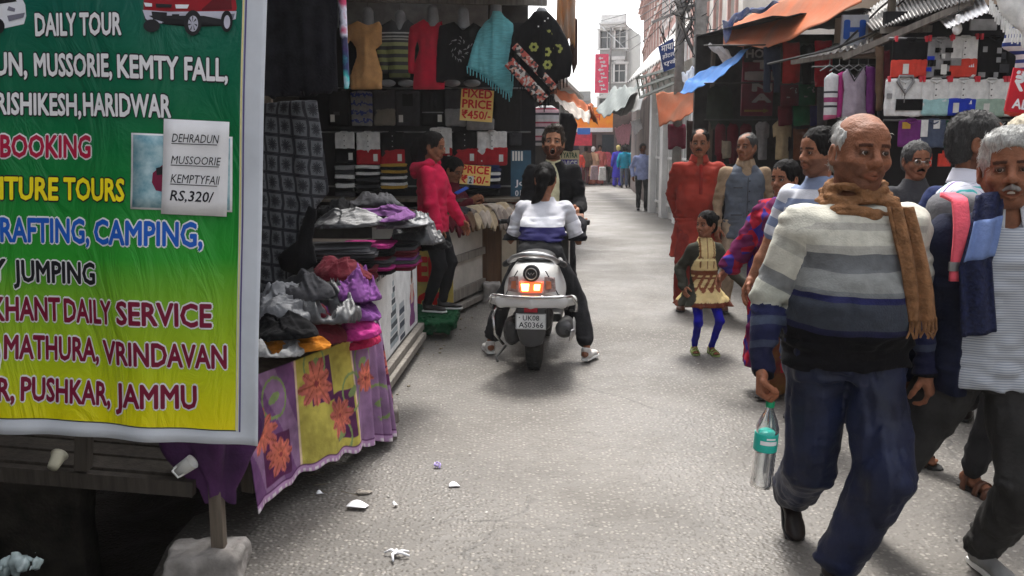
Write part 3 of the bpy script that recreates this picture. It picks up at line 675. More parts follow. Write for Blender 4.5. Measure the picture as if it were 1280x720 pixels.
# ---------------------------------------------------------------- left stalls: tables, cloths, signs, goods
def sheetpaint(name, fn, nu, nv, paint, m, parent=None, solid=.004):
    """grid sheet with printed vertex colours paint(u,v)->rgb"""
    U, Vv = np.meshgrid(np.linspace(0, 1, nu + 1), np.linspace(0, 1, nv + 1)); P = np.array([fn(u, v)[:] for u, v in zip(U.ravel(), Vv.ravel())])
    i = np.arange(nu)[None, :] + (nu + 1) * np.arange(nv)[:, None]; i = i.ravel(); Q = np.stack([i, i + 1, i + nu + 2, i + nu + 1], 1)
    o = np_mesh(name, P, Q, m, parent, cols=paint(U.ravel(), Vv.ravel()))
    if solid: q = o.modifiers.new('t', 'SOLIDIFY'); q.thickness = solid; q.offset = 0
    return o
def mixa(c, mask, rgb): return np.where(mask[:, None], np.array(rgb), c)
def flower(c, x, y, cx, cy, r, petals, rgb, core, rot=0):
    th = np.arctan2(y - cy, x - cx) + rot; d = np.hypot(x - cx, y - cy)
    rr = r * (.62 + .38 * np.abs(np.cos(th * petals / 2))) * (1 + .12 * np.sin(th * 3 + 1))
    c = mixa(c, d < rr, rgb); k = (d < rr) & (np.abs(np.sin(th * petals / 2)) < .18); c = mixa(c, k, [q * .55 for q in rgb])
    t = np.clip(d / r, 0, 1)[:, None]; g = np.array(rgb) * (1.25 - .45 * t) * (1 + .35 * vnoise(x * 60, y * 60, x * 0)[:, None]) + np.array([.10, .02, .06]) * t; c = np.where(((d < rr) & ~k)[:, None], g, c); return mixa(c, d < r * .13, core)
PRT = mat('printed_cotton', (.95, .95, .95), rough=.85, var=.1, vscale=10, bump=.3, bscale=60, attr=True, spec=.15)

# --- table 1 : drape with lilac and yellow flower print
pA = Vector((-1.045, 3.27, 0)); pB = Vector((-.655, 4.30, 0)); pC = Vector((-.74, 4.72, 0)); ZT = .62
L1 = (pB - pA).length; L2 = (pC - pB).length; LT = L1 + L2
def drape(u, v):
    s = u * LT; q = pA + (pB - pA) * (s / L1) if s < L1 else pB + (pC - pB) * ((s - L1) / L2)
    d = (pB - pA).normalized(); nrm = Vector((d.y, -d.x, 0)); t = 1 - v
    pl = max(0, min(1, (u - .60) / .15)); am = (.012 + .034 * pl) * (t ** .8)
    off = am * math.sin(s * (26 + 12 * pl) + 1.2 * math.sin(s * 7) + t * 1.2) + .012 * t * math.sin(s * 9 + 2) + .04 * t
    zb = .075 + .05 * math.sin(s * 3 + .4) - (.0 if u < .85 else -.02); z = ZT * v + zb * (1 - v) + .008 * math.sin(s * 40) * t
    return q + nrm * off + Vector((0, 0, z))
def paint1(u, v):
    x = u * LT; y = v * .55; c = np.tile(np.array(lin(146, 112, 148)), (len(x), 1))
    c = mixa(c, (x < .48) & ((x * 7 + y * 3) % 1.6 < .8), lin(118, 78, 124))
    sq = [(.10, .06, .18, .2), (.46, .30, .16, .22), (.62, .08, .16, .24), (1.12, .26, .2, .2), (1.32, .02, .2, .25), (1.5, .3, .16, .2)]
    yel = ((x > .36) & (x < .80)) 
    c = mixa(c, yel, lin(188, 176, 84)); c = mixa(c, (x > .355) & (x < .367) | (x > .795) & (x < .807), lin(225, 200, 170))
    for a, b_, w_, h_ in sq: c = mixa(c, (x > a) & (x < a + w_) & (y > b_) & (y < b_ + h_), lin(92, 44, 84))
    for a, b_ in ((.66, .1), (.9, .42), (1.03, .2), (1.28, .4), (.5, .5), (.78, .3), (.2, .42)):
        m = (np.abs(np.hypot((x - a) * 1.2, y - b_) - .09) < .007) & (x + y * .5 > a + .03) | (np.hypot((x - a) / 1.6, (y - b_ - .3 * (x - a))) < .022); c = mixa(c, m, lin(132, 152, 96))
    for i, (a, b_, r_) in enumerate(((.20, .16, .085), (.50, .40, .12), (.66, .20, .10), (.92, .34, .08), (1.2, .36, .085), (1.42, .18, .09), (1.55, .42, .08), (.1, .3, .1))):
        c = flower(c, x, y, a, b_, r_, 9, lin(196, 108, 82), lin(150, 66, 70), i)
    c = c * (1 + .22 * vnoise(x * 12, y * 12, x * 0)[:, None] + .15 * vnoise(x * 45, y * 45, x * 0)[:, None]); c = mixa(c, (y < .028) & (x < 1.3), lin(190, 150, 190)); c = mixa(c, (y < .014) & ((x * 30) % 1 < .5), lin(225, 215, 220)); c = mixa(c, (y > .028) & (y < .036), lin(90, 40, 90))
    return c
t1 = empty('display_table', pA, 0, 'low timber display table under the flowered cloth', 'table')
mb = MB()
dv = (pB - pA); nrm1 = Vector((dv.y, -dv.x, 0)).normalized()
ctr = (pA + pB) / 2 - nrm1 * .47
M1 = Matrix((dv.normalized(), -nrm1, Vector((0, 0, 1)))).transposed()
mb.box(ctr - pA + Vector((0, 0, .585)), (L1 + .02, .9, .04), 0, M1); mb.build('tabletop', OLDWOOD, t1)
for s_, d_ in ((.12, -.06), (L1 - .1, -.06), (.12, -.86), (L1 - .1, -.86)):
    q = dv.normalized() * s_ + nrm1 * d_; mb = MB(); mb.box((q.x, q.y, .36), (.055, .055, .46), 0, M1); mb.build('leg', OLDWOOD, t1)
o = sheetpaint('flowered_cloth', drape, 330, 80, paint1, PRT); tag(o, 'lilac and yellow flower printed cloth draped over the nearest table', 'tablecloth')
# bunched corner of the cloth hanging at the near end
def bunch(u, v):
    th = u * 2 * math.pi; z = .70 - .43 * v; c = Vector((-1.075 + .03 * v, 3.0, z)); r = (.05 + .06 * math.sin(math.pi * min(1, v * 1.15)) + .045 * (1 - v)) * (1 + .24 * math.sin(5 * th + 4 * v) + .1 * math.sin(9 * th))
    return c + Vector((math.cos(th) * r * 1.05, math.sin(th) * r * .8, .02 * math.sin(3 * th)))
mb = MB(); mb.grid(bunch, 60, 24); o = mb.build('bunched_cloth', cloth('violet_cotton', (.085, .03, .10), col2=(.04, .016, .05), vscale=6), smooth=True); tag(o, 'dark violet end of cloth bunched below the corner of the tour banner', 'cloth')
# stone foot, post, shelf under the banner
def rock(name, c, d, seed, m, label, cat='stone', rz=0):
    f = Field((-d[0] / 2 - .03, -d[1] / 2 - .03, -d[2] / 2 - .03), (d[0] / 2 + .03, d[1] / 2 + .03, d[2] / 2 + .03), .012); f.box((0, 0, 0), d, rad=.02); f.noise(.012, (14, 14, 14), seed); f.noise(.006, (40, 40, 40), seed); V, Q = f.mesh()
    o = np_mesh(name, V, Q, m); o.location = c; o.rotation_euler = (0, 0, rz); tag(o, label, cat); return o
ps = ground(264, 728); rock('stone_block', (ps.x - .04, ps.y + .08, .035), (.27, .2, .12), 3, CONC, 'rough stone block under the foot of the wooden post', rz=.1)
mb = MB(); mb.box((ps.x, ps.y + .1, .34), (.045, .045, .54)); tag(mb.build('support_post', OLDWOOD, bevel=.003), 'short wooden post standing on the stone block', 'post')
sh = empty('plank_shelf', (-1.9, 3.0, 0), 0, 'low dark plank shelf hidden under the tour banner', 'shelf')
a_ = at(-60, 585, 2.95) - sh.location; b_ = at(243, 610, 2.95) - sh.location
SHW = wood('shaded_shelf_wood', (.065, .055, .045), (.03, .025, .02)); mb = MB(); mb.beam(a_, b_, .04, .055); mb.build('front_rail', SHW, sh)  # wood colour darkened to carry the shade under the banner
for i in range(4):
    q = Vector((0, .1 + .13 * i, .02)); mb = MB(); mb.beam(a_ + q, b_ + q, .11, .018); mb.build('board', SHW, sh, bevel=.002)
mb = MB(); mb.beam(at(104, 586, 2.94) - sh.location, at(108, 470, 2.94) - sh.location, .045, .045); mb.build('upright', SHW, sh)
mb = MB(); mb.grid(lambda u, v: Vector((-1.98 + .95 * u, 3.14 + .14 * math.sin(u * 6) * (1 - v), .64 + .17 * v - .05 * u + .02 * math.sin(u * 17))), 40, 8); tag(mb.build('grey_rag', cloth('grey_rag', (.18, .18, .18)), smooth=True, solid=.004), 'grey rag lying along the shelf under the banner', 'cloth')
cupm = mat('cup_cream', (.6, .58, .45), rough=.4)
mb = MB(); mb.lathe([(.018, 0), (.024, .045), (.03, .06), (.027, .058), (.015, .005)], n=18, M=Matrix.Rotation(R(-62), 3, 'X')); o = mb.build('paper_cup', cupm, smooth=True); o.location = at(66, 588, 2.9); o.location.z += .01; tag(o, 'small cream cup tipped over on the shelf at the far left', 'cup')
mb = MB(); mb.lathe([(.022, 0), (.026, .065), (.0265, .067), (.023, .064), (.019, .004)], n=18, M=Matrix.Rotation(R(55), 3, 'Y')); mb.tube([(.005, -.02, .028), (.0, -.045, .02), (.02, -.05, 0), (.03, -.022, 0)], .004, 6); o = mb.build('mug', CARD, smooth=True); o.location = at(222, 590, 2.9); tag(o, 'white mug lying on its side under the banner corner', 'mug')
# drain wall and rubbish in the drain
mb = MB()
for i in range(9):
    for j in range(3): pass
f = Field((-3.4, 3.6, -.75), (-1.9, 3.95, .7), .03); f.box((-2.6, 3.8, -.05), (1.6, .16, 1.3), rad=.02); f.noise(.03, (5, 5, 5), 2); f.noise(.012, (18, 18, 18), 5); V, Q = f.mesh(); o = np_mesh('drain_wall', V, Q, mat('drain_wall_shade', (.03, .026, .02), rough=.9, var=.3, bump=.6)); tag(o, None, None, None, 'structure')  # near-black wall colour stands in for the deep shade here
plas = mat('clear_wrapper', (.45, .55, .55), rough=.25, var=.3, spec=.6)
def crumple(name, c, d, seed, m, label, cat, res=.008, nz=8):
    f = Field([-k for k in d], d, res); f.ell((0, 0, 0), [k * .75 for k in d]); s_ = .5 / max(d)
    f.noise(min(d) * .55, (s_ * 5, s_ * 5, s_ * 5), seed, rid=True); f.noise(min(d) * .25, (s_ * 13, s_ * 13, s_ * 13), seed + 1, rid=True); V, Q = f.mesh()
    o = np_mesh(name, V, Q, m); o.location = c; tag(o, label, cat); return o
crumple('plastic_litter', at(20, 705, 2.75), (.09, .06, .07), 4, plas, 'crumpled clear plastic wrapper in the drain, bottom left corner', 'litter')
# block with planks under the far corner of table 1
b0 = Vector((-.78, 4.42, 0))
for i, (zz, dx) in enumerate(((.045, 0), (.132, .02))):
    o = rock('wood_block', (b0.x + dx, b0.y + .02, zz), (.34, .16, .082), 7 + i, GREYWOOD, ['lower', 'upper'][i] + ' of two thick wooden blocks stacked under the flowered cloth', 'block', rz=.15)
crumple('plastic_litter', (b0.x + .03, b0.y + .0, .195), (.10, .07, .03), 9, CARD, 'white plastic bag lying on the stacked wooden blocks', 'litter')

# --- sale stall box: planks + sale panel
t2 = empty('stall_counter', (-.80, 4.9, 0), 0, 'stall counter faced with the white sale panel', 'counter')
P0 = Vector((-.86, 4.45, 0)); P1 = Vector((-.745, 6.72, 0)); d2 = (P1 - P0).normalized(); n2 = Vector((d2.y, -d2.x, 0)); LO = Vector((-.80, 4.9, 0))
M2 = Matrix((d2, -n2, Vector((0, 0, 1)))).transposed(); Lp = (P1 - P0).length
mb = MB(); c = (P0 + P1) / 2 - n2 * .45 - LO; mb.box(c + Vector((0, 0, .80)), (Lp, .88, .035), 0, M2); mb.build('counter_top', OLDWOOD, t2)
mb = MB(); mb.box(c + Vector((0, 0, .47)), (Lp - .03, .86, .6), 0, M2); mb.build('carcass', DARKW, t2)
for i in range(2):
    q = (P0 + P1) / 2 + n2 * (.03 + .0 * i) + d2 * .0 - LO; mb = MB(); mb.box(q + n2 * .03 * i + Vector((0, 0, .13 - .055 * i)), (Lp + .1 - .2 * i, .05, .05), 0, M2); mb.build('plank', GREYWOOD, t2, bevel=.004)
for s_ in (.25, .97):
    q = P0 + (P1 - P0) * s_ + n2 * .03 - LO; mb = MB(); mb.box(q + Vector((0, 0, .055)), (.05, .05, .12), 0, M2); mb.build('leg', GREYWOOD, t2)
sp_ = empty('sale_panel', P0 + n2 * .012, 0, 'white sale panel picturing sweaters fixed to the stall counter', 'sign')
def pq(s, z, lift=0): return (d2 * s + n2 * lift + Vector((0, 0, z)))
def paint2(u, v):
    x = u * Lp; y = v * .64; c = np.tile(np.array([.66, .66, .66]), (len(x), 1))
    def model(c, cx, y0, kind):
        h_ = .42; w_ = .105 - .03 * (y - y0) / h_; body = (np.abs(x - cx) < w_ * (1 + .2 * np.sin((y - y0) * 40))) & (y > y0) & (y < y0 + h_ * .72)
        st = ((y * 32) % 1 < .5)
        if kind == 0: c = mixa(c, body & st, (.05, .06, .07)); c = mixa(c, body & ~st, (.42, .45, .46))
        else:
            jac = (np.abs(x - cx) < .06) & body & (y > y0 + .16); c = mixa(c, body & ((x * 22 % 1) < .5), lin(150, 40, 60)); c = mixa(c, body & ((x * 22 % 1) >= .5), lin(80, 90, 150)); c = mixa(c, body & (y > y0 + .2), lin(170, 40, 45)); c = mixa(c, jac, lin(200, 170, 160)); 
            c = mixa(c, np.hypot((x - cx) / .8, y - (y0 + .36)) < .055, lin(130, 95, 80)); c = mixa(c, np.hypot((x - cx) / .8, y - (y0 + .39)) < .045, (.06, .05, .05))
        return c
    for i in range(11):   # tall stack of folded sweaters tapering like a tree
        yy = .48 - i * .04; ww = .03 + .012 * i; m = (np.abs(x - (1.28 + .015 * math.sin(i * 2))) < ww) & (y < yy) & (y > yy - .036); c = mixa(c, m, (.06, .07, .08) if i % 2 else (.3, .34, .36))
    c = mixa(c, (np.abs(x - 1.28) < .006) & (y > .48) & (y < .54), (.08, .08, .08))
    for i in range(6):
        yy = .28 - i * .045; m = (np.abs(x - (1.58 + .02 * math.sin(i * 3))) < .10) & (y < yy) & (y > yy - .04); c = mixa(c, m, (.05, .06, .08) if i % 2 else (.34, .36, .38))
    c = model(c, 2.02, .04, 1)
    c = mixa(c, (x > Lp - .02) | (y < .008), (.12, .12, .12)); return c
sheetpaint('printed_sheet', lambda u, v: pq(u * Lp, .165 + .64 * v + .004 * math.sin(u * 11)), 300, 90, paint2, PRT, sp_, solid=.002)
for s, x0, w_, m in (('SALE', .74, .30, PK), ('SALE', 1.2, .33, PR), ('SALE', 1.78, .33, PK)):
    mb = MB(); lettering(mb, s, pq(x0, .715, .004), d2 * w_, Vector((0, 0, .09)), 0, .02, nrm=tuple(n2), lift=.001); mb.build('lettering', m, sp_)
# crossing panel 'FIXED PRICE' behind the girl
fx = empty('fixed_price_sign', (-1.0, 7.72, 0), 0, 'yellow and red fixed price panel beside the girl in the red hoodie', 'sign')
c0 = at(482, 402, 7.72) - fx.location; c1 = at(566, 306, 7.72) - fx.location
mb = MB(); mb.box(((c0.x + c1.x) / 2, 0, (c0.z + c1.z) / 2), (c1.x - c0.x, .03, c1.z - c0.z)); mb.build('board', mat('board_yellow', lin(200, 175, 90), rough=.6), fx)
for s, y0, h_ in (('FIXED', 350, 34), ('PRICE', 397, 38)):
    o_ = at(484, y0, 7.72) - fx.location; mb = MB(); mb.prism([o_ + Vector((0, -.016, -.01)), o_ + Vector((.52, -.016, -.01)), o_ + Vector((.52, -.016, h_ * .0066)), o_ + Vector((0, -.016, h_ * .0066))], (0, 0, 0), (0, -.002, 0)) if False else None
    lettering(mb, s, o_ + Vector((0, -.018, 0)), Vector((.50, 0, 0)), Vector((0, 0, h_ * .0058)), 0, .05); mb.build('lettering', PR, fx)
# green mat on a low step
st = empty('wooden_step', (-.62, 7.25, 0), 0, 'low dark step the girl in the red hoodie stands on', 'step')
mb = MB(); mb.box((-.15, .1, .07), (.50, .75, .12)); mb.build('tread', OLDWOOD, st)
def fringe(u, v):
    s = u * 1.0; x = -.93 + .62 * u + .0; 
    return None
G_ = lin(25, 82, 50)
f = Field((-1.0, 6.72, -.01), (-.2, 7.65, .2), .012); f.box((-.73, 7.2, .14), (.54, .8, .035), rad=.015); f.box((-.72, 6.83, .10), (.50, .05, .09), rad=.02, k=.04); f.box((-.48, 7.2, .11), (.05, .7, .08), rad=.02, k=.04)
f.noise(.014, (22, 22, 22), 3, rid=True); f.noise(.012, (60, 60, 25), 4); V, Q = f.mesh(); o = np_mesh('green_mat', V, Q, cloth('green_turf', G_, col2=tuple(q * .45 for q in G_), vscale=60, bump=1, bscale=200)); tag(o, 'green artificial turf mat over the low step', 'mat')

# --- white slatted counter
def counter(name, A, B_, z0, z1, depth, label, face, rails, side=None, top=OLDWOOD):
    A = Vector((A[0], A[1], 0)); B_ = Vector((B_[0], B_[1], 0)); d = (B_ - A).normalized(); nn = Vector((d.y, -d.x, 0)); L = (B_ - A).length; M = Matrix((d, -nn, Vector((0, 0, 1)))).transposed(); r = empty(name, A, 0, label, 'counter')
    mid = d * L / 2 - nn * depth / 2
    mb = MB(); mb.box(mid + Vector((0, 0, (z0 + z1) / 2)), (L, depth, z1 - z0), 0, M); mb.build('carcass', face, r, bevel=.004)
    mb = MB(); mb.box(mid + Vector((0, 0, z1 + .015)), (L + .04, depth + .04, .03), 0, M); mb.build('counter_top', top, r)
    for z, h_, pr in rails: mb = MB(); mb.box(d * L / 2 + nn * pr / 2 + Vector((0, 0, z)), (L + .01, pr + .004, h_), 0, M); mb.build('rail', GREYWOOD, r, bevel=.003)
    return r, d, nn, L
CREAMP = mat('cream_paint', (.50, .47, .42), rough=.7, var=.1, vscale=3, dirt=.4)
counter('slatted_counter', (-.60, 7.75), (-.295, 8.75), .16, .80, .7, 'cream painted counter with grey rails behind the girl', CREAMP, ((.50, .07, .03), (.17, .10, .03), (.06, .05, .07)))
mb = MB(); 
for s_ in (.1, .9): mb.box((-.60 + .3 * s_, 7.75 + s_, .03), (.06, .06, .1))
mb.build('counter_feet', GREYWOOD); bpy.data.objects['counter_feet']['label'] = 'short timber feet under the cream counter'; bpy.data.objects['counter_feet']['category'] = 'feet'
rock('stone_block', (-.20, 8.62, .09), (.17, .22, .2), 12, CONC, 'grey stone beside the brown cabinet base')
# --- brown cabinet
cab = empty('wooden_cabinet', (-.13, 9.0, 0), 0, 'brown wooden cabinet at the end of the counters', 'cabinet')
x0, x1, y0_, z1 = -.335, .045, 8.95, .84
CREAMB = mat('cream_board', (.42, .36, .27), rough=.6, var=.12, vscale=3, dirt=.3)
mb = MB(); mb.box(((x0 + x1) / 2 + .13, y0_ + .3 - 9, .45), (x1 - x0 - .01, .6, .76)); mb.build('carcass', BRWOOD, cab)
for i in range(5):
    mb = MB(); mb.box((x0 + .13 + .02 + i * .044, y0_ - 9 - .008, .45), (.04, .02, .74)); mb.build('panel', BRWOOD, cab, bevel=.002)
mb = MB(); mb.box((x0 + .13 + .305, y0_ - 9 - .01, .45), (.15, .022, .78)); mb.build('door', CREAMB, cab, bevel=.002)
mb = MB(); mb.box(((x0 + x1) / 2 + .13, y0_ + .28 - 9, .85), (x1 - x0 + .05, .68, .03)); mb.build('cabinet_top', CREAMB, cab, bevel=.003)
mb = MB(); mb.box(((x0 + x1) / 2 + .13, y0_ + .28 - 9, .045), (x1 - x0 + .02, .64, .06)); mb.build('plinth', IRON, cab)

# ---------------------------------------------------------------- display wall: folded shirts
WY = 9.45
dw = empty('display_rack', (-1.0, WY + .05, 0), 0, 'black display rack holding the folded shirts of the left stall', 'rack')
mb = MB(); mb.box((-.0, .03, 1.75), (2.5, .04, 2.1)); mb.build('backing', mat('black_cloth_backing', (.012, .012, .014), rough=.95), dw)
for y in (110, 165, 233): mb = MB(); p = at(640, y, WY); mb.tube([(-1.2, -.01, p.z), (1.2, -.01, p.z)], .009); mb.build('rail', STEEL, dw)
TAG = mat('swing_tag', (.7, .7, .66), rough=.5); CLIP = mat('red_clip', (.6, .03, .05), rough=.4); BTN = mat('dark_button', (.02, .02, .02), rough=.3); BTNW = mat('white_button', (.7, .7, .7), rough=.3)
def slab(w_, h_, t_, seed, bow=0):
    f = Field((-w_ / 2 - .02, -t_ - .02, -h_ - .02), (w_ / 2 + .02, t_ + .02, .02), .0095); f.box((0, 0, -h_ / 2), (w_, t_ * 2, h_), rad=min(t_ * .9, .018)); f.noise(.005, (10, 10, 5), seed); f.noise(.003, (26, 26, 10), seed + 3, rid=True); return f.mesh()
_S = {}
def slab_mesh(w_, h_, t_, seed, nm):
    k = (round(w_, 2), round(h_, 2), round(t_, 3), seed % 3)
    if k not in _S: V, Q = slab(w_, h_, t_, seed % 3); o = np_mesh(nm, V, Q, BLACK); _S[k] = o.data; bpy.data.objects.remove(o)
    return _S[k]
def folded_shirt(px0, px1, py0, py1, Y, top, low, label, group, split=.52, placket=True, col=None, tagside=1, clips=False, btn=None, collar=True, tilt=0, patchs=None):
    a = at(px0, py0, Y); b_ = at(px1, py1, Y); w_ = abs(b_.x - a.x); h_ = a.z - b_.z
    r = empty('folded_shirt', ((a.x + b_.x) / 2, Y, a.z), 0, label, 'shirt', group); r.rotation_euler = (0, tilt, 0)
    s = inst('body', slab_mesh(w_, h_, .016, int(px0), 'body'), top, (0, 0, 0), parent=r)
    if low: inst('lower_panel', slab_mesh(w_ * 1.03, h_ * (1 - split), .021, int(px1), 'lower_panel'), low, (0, 0, -h_ * split), parent=r)
    if collar: mb = MB(); mb.tube([(-.045, -.016, -.004), (-.03, -.02, .004), (.03, -.02, .004), (.045, -.016, -.004), (.02, -.024, -.02), (0, -.025, -.03), (-.02, -.024, -.02)], .007, 6, closed=True); mb.build('collar', top, r, smooth=True)
    if placket:
        mb = MB(); mb.box((0, -.0225, -h_ * .28), (.026, .006, h_ * .5)); mb.build('placket', col or top, r, bevel=.001)
        for k in range(3): mb = MB(); mb.lathe([(.006, -.0275), (.006, -.025)], n=8, M=Matrix.Rotation(R(90), 3, 'X') if False else Matrix(((1, 0, 0), (0, 0, 1), (0, 1, 0)))); q = mb.build('button', btn or BTN, r); q.location = (0, 0, -h_ * (.12 + .16 * k))
    if tagside: mb = MB(); mb.box((tagside * w_ * .3, -.026, -h_ * .78), (.045, .003, .075)); mb.build('tag', TAG, r)
    if clips:
        for sx in (-1, 1): mb = MB(); mb.box((sx * w_ * .42, -.012, .0), (.02, .03, .045)); mb.build('clip', CLIP, r, bevel=.003)
    if patchs:
        for (x, z, w2, h2, m) in patchs: mb = MB(); mb.box((x * w_, -.0235, -z * h_), (w2 * w_, .004, h2 * h_)); mb.build('patch', m, r)
    return r
GL = 'folded shirts hung on the left display rack'
folded_shirt(418, 444, 165, 204, WY, WHITE, BLACK, 'white and black folded shirt at the left end of the second row', GL, col=WHITE)
folded_shirt(445, 476, 165, 206, WY, WHITE, REDK, 'white and red folded polo, left of the black and red one', GL, col=WHITE)
folded_shirt(476, 506, 165, 206, WY, BLACK, REDK, 'black and red folded polo above the mustard striped stack', GL, btn=BTNW)
folded_shirt(537, 565, 160, 195, WY, WHITE, REDK, 'white and red folded polo just behind the girl\'s head', GL, split=.68, col=WHITE)
folded_shirt(566, 596, 163, 206, WY, BLACK, REDK, 'black and red folded polo above the lower price card', GL, btn=BTNW)
folded_shirt(596, 634, 164, 207, WY, WHITE, REDK, 'white and red folded polo at the right end of the row', GL, split=.46, col=WHITE)
KN = stripes('black_white_fine', rep_stripes(7, [(1, (.02, .02, .02)), (.6, (.55, .55, .55))]), src=('obj', -.45, 0), axis=2); KB = stripes('blue_nordic', rep_stripes(5, [(1, (.25, .25, .26)), (.7, (.03, .05, .25)), (.4, (.3, .3, .3))]), src=('obj', -.45, 0), axis=2, warp=.15, wscale=30)
folded_shirt(410, 437, 112, 158, WY, BLACK, None, 'plain black folded top with a white tag, left end of the upper row', GL, placket=False, patchs=[(-.1, .65, .3, .1, DKGREY)], tagside=-1)
folded_shirt(438, 466, 115, 158, WY, KB, None, 'grey and blue nordic patterned folded jumper', GL, placket=False, tagside=0)
folded_shirt(467, 494, 112, 157, WY, DKGREY, mat('khaki_knit', (.22, .2, .16), rough=.9), 'charcoal and khaki folded shirt with collar', GL, tagside=0, col=DKGREY)
folded_shirt(495, 525, 114, 158, WY, DKGREY, None, 'dark grey folded v neck top', GL, placket=False, patchs=[(0, .25, .45, .35, BLACK)], tagside=-1)
folded_shirt(526, 556, 112, 158, WY, BLACK, None, 'black folded top with a thin grey chest line', GL, placket=False, patchs=[(0, .62, .9, .03, GREYK)])
folded_shirt(556, 582, 112, 158, WY, DKGREY, GREYK, 'charcoal and grey folded top beside the upper price card', GL, placket=False, tagside=0)
folded_shirt(583, 618, 148, 163, WY - .02, GREYK, None, 'grey patterned folded top peeping out below the upper price card', GL, placket=False, tagside=0, collar=False)
folded_shirt(619, 652, 112, 165, WY, cloth('black_ribbed', (.02, .02, .02), stretch=(12, 1, 1)), None, 'black ribbed folded top right of the upper price card', GL, placket=False, tagside=0)
folded_shirt(636, 652, 166, 182, WY, DKGREY, None, 'small charcoal folded top at the rack end', GL, placket=False, tagside=0)
# flat stacks on the rack's lower shelf : each folded garment its own
def stack(px0, px1, py0, py1, Y, mats, label_what, group, depth=.28, cat='folded garment', zlift=0):
    a = at(px0, py0, Y); b_ = at(px1, py1, Y); n_ = len(mats); hh = (a.z - b_.z) / n_; w_ = b_.x - a.x
    for i, (m, cn) in enumerate(mats):
        me = fold_mesh(i + int(px0)); o = inst('folded_garment', me, m, ((a.x + b_.x) / 2 + random.uniform(-.006, .006), Y + depth / 2, a.z - hh * (i + 1) + zlift), (0, 0, random.uniform(-.03, .03)), (w_, depth, hh * 1.08))
        pos = 'top' if i == 0 else ('bottom' if i == n_ - 1 else ORD[i] + ' from the top'); tag(o, '%s garment, %s of the %s' % (cn, pos, label_what), cat, group)
_F = {}
def fold_mesh(seed):
    k = seed % 4
    if k not in _F:
        f = Field((-.6, -.6, -.1), (.6, .6, 1.1), .055)
        def fn(X, Y, Z):
            qx = np.abs(X) - .42; qy = np.abs(Y) - .42; zz = np.abs(Z - .48 + .06 * np.sin(X * 4 + k)) - .36 + .0 * X
            return np.sqrt(np.maximum(qx, 0) ** 2 + np.maximum(qy, 0) ** 2 + np.maximum(zz, 0) ** 2) + np.minimum(np.maximum(qx, np.maximum(qy, zz)), 0) - .1
        f.put(fn, (-.6, -.6, -.1), (.6, .6, 1.1)); f.noise(.05, (3, 3, 3), k + 1); V, Q = f.mesh(); o = np_mesh('folded_garment', V, Q, BLACK); _F[k] = o.data; bpy.data.objects.remove(o)
    return _F[k]
B_ = (BLACK, 'black'); W_ = (WHITE, 'white'); O_ = (OCHREK, 'mustard'); D_ = (DKGREY, 'charcoal'); GY = (GREYK, 'grey'); N_ = (NAVYK, 'navy'); MR = (MAROONK, 'maroon'); BR = (BROWNK, 'brown'); CRM = (CREAMK, 'cream'); PKK = (PINKK, 'magenta'); PP = (PURPK, 'purple')
GS = 'folded garments in flat stacks on the left rack'
stack(418, 443, 207, 246, WY - .3, [GY, D_, W_, B_, W_, B_, D_], 'grey stack at the left of the rack', GS)
stack(444, 474, 207, 243, WY - .3, [W_, B_, W_, B_, D_, B_, D_, B_, B_], 'black and white stack on the rack', GS)
stack(475, 505, 205, 240, WY - .3, [O_, B_, O_, B_, W_, B_, W_, O_, B_], 'mustard striped stack on the rack', GS)
stack(586, 624, 207, 243, WY - .3, [N_, N_, W_, N_, W_, B_, N_, B_, B_], 'navy stack under the lower price card', GS)
mb = MB(); p = at(500, 247, WY); mb.box((.0, -.28, p.z - .0), (2.4, .6, .03)); mb.build('shelf', OLDWOOD, dw)
# blue board and signs at the right end of the rack
bl = empty('blue_board', (.28, 9.4, 0), 0, 'dark blue painted board with white lettering beside the rack', 'sign')
a = at(642, 188, 9.4) - bl.location; b_ = at(660, 254, 9.4) - bl.location; mb = MB(); mb.box(((a.x + b_.x) / 2, 0, (a.z + b_.z) / 2), (b_.x - a.x + .06, .03, a.z - b_.z)); mb.build('board', mat('petrol_blue', (.03, .10, .16), rough=.5, dirt=.2), bl)
mb = MB(); 
for k, s in enumerate(('Jo', '011')): lettering(mb, s, at(644, 232 + 13 * k, 9.38) - bl.location, Vector((.10, 0, 0)), Vector((0, 0, .06)), 0, .02, lift=.003)
mb.build('lettering', PW, bl)
for k in range(4): mb = MB(); q = at(641.5 + 3.6 * k, 195, 9.37) - bl.location; mb.box((q.x, q.y, q.z), (.02, .012, .1)); mb.build('white_strip', CARD, bl)
# price cards
def price(px, py, wpx, hpx, Y, lines, label, rz=0, sticker=False):
    c = at(px, py, Y); s = Y / F; w_ = wpx * s; h_ = hpx * s; r = empty('price_card', c, 0, label, 'price card'); r.rotation_euler = (0, rz, 0)
    mb = MB(); mb.box((0, 0, 0), (w_, .006, h_)); mb.build('card', mat('card_amber', lin(248, 200, 100), rough=.5, var=.08, col2=lin(245, 215, 140), vscale=4), r)
    n_ = len(lines)
    for i, t in enumerate(lines):
        zt_ = h_ / 2 - h_ * (i + 1) / n_ + h_ * .08; mb = MB(); lettering(mb, t, Vector((-w_ * .44, -.004, zt_)), Vector((w_ * .88, 0, 0)), Vector((0, 0, h_ / n_ * .78)), 0, .03); mb.build('lettering', PR, r)
    if sticker: mb = MB(); mb.box((-w_ * .14, -.009, -h_ * .27), (w_ * .2, .003, h_ * .42)); mb.build('sticker', CARD, r); mb = MB(); lettering(mb, '2', Vector((-w_ * .19, -.012, -h_ * .42)), Vector((w_ * .09, 0, 0)), Vector((0, 0, h_ * .3)), 0, .03); mb.build('lettering', PK, r)
    return r
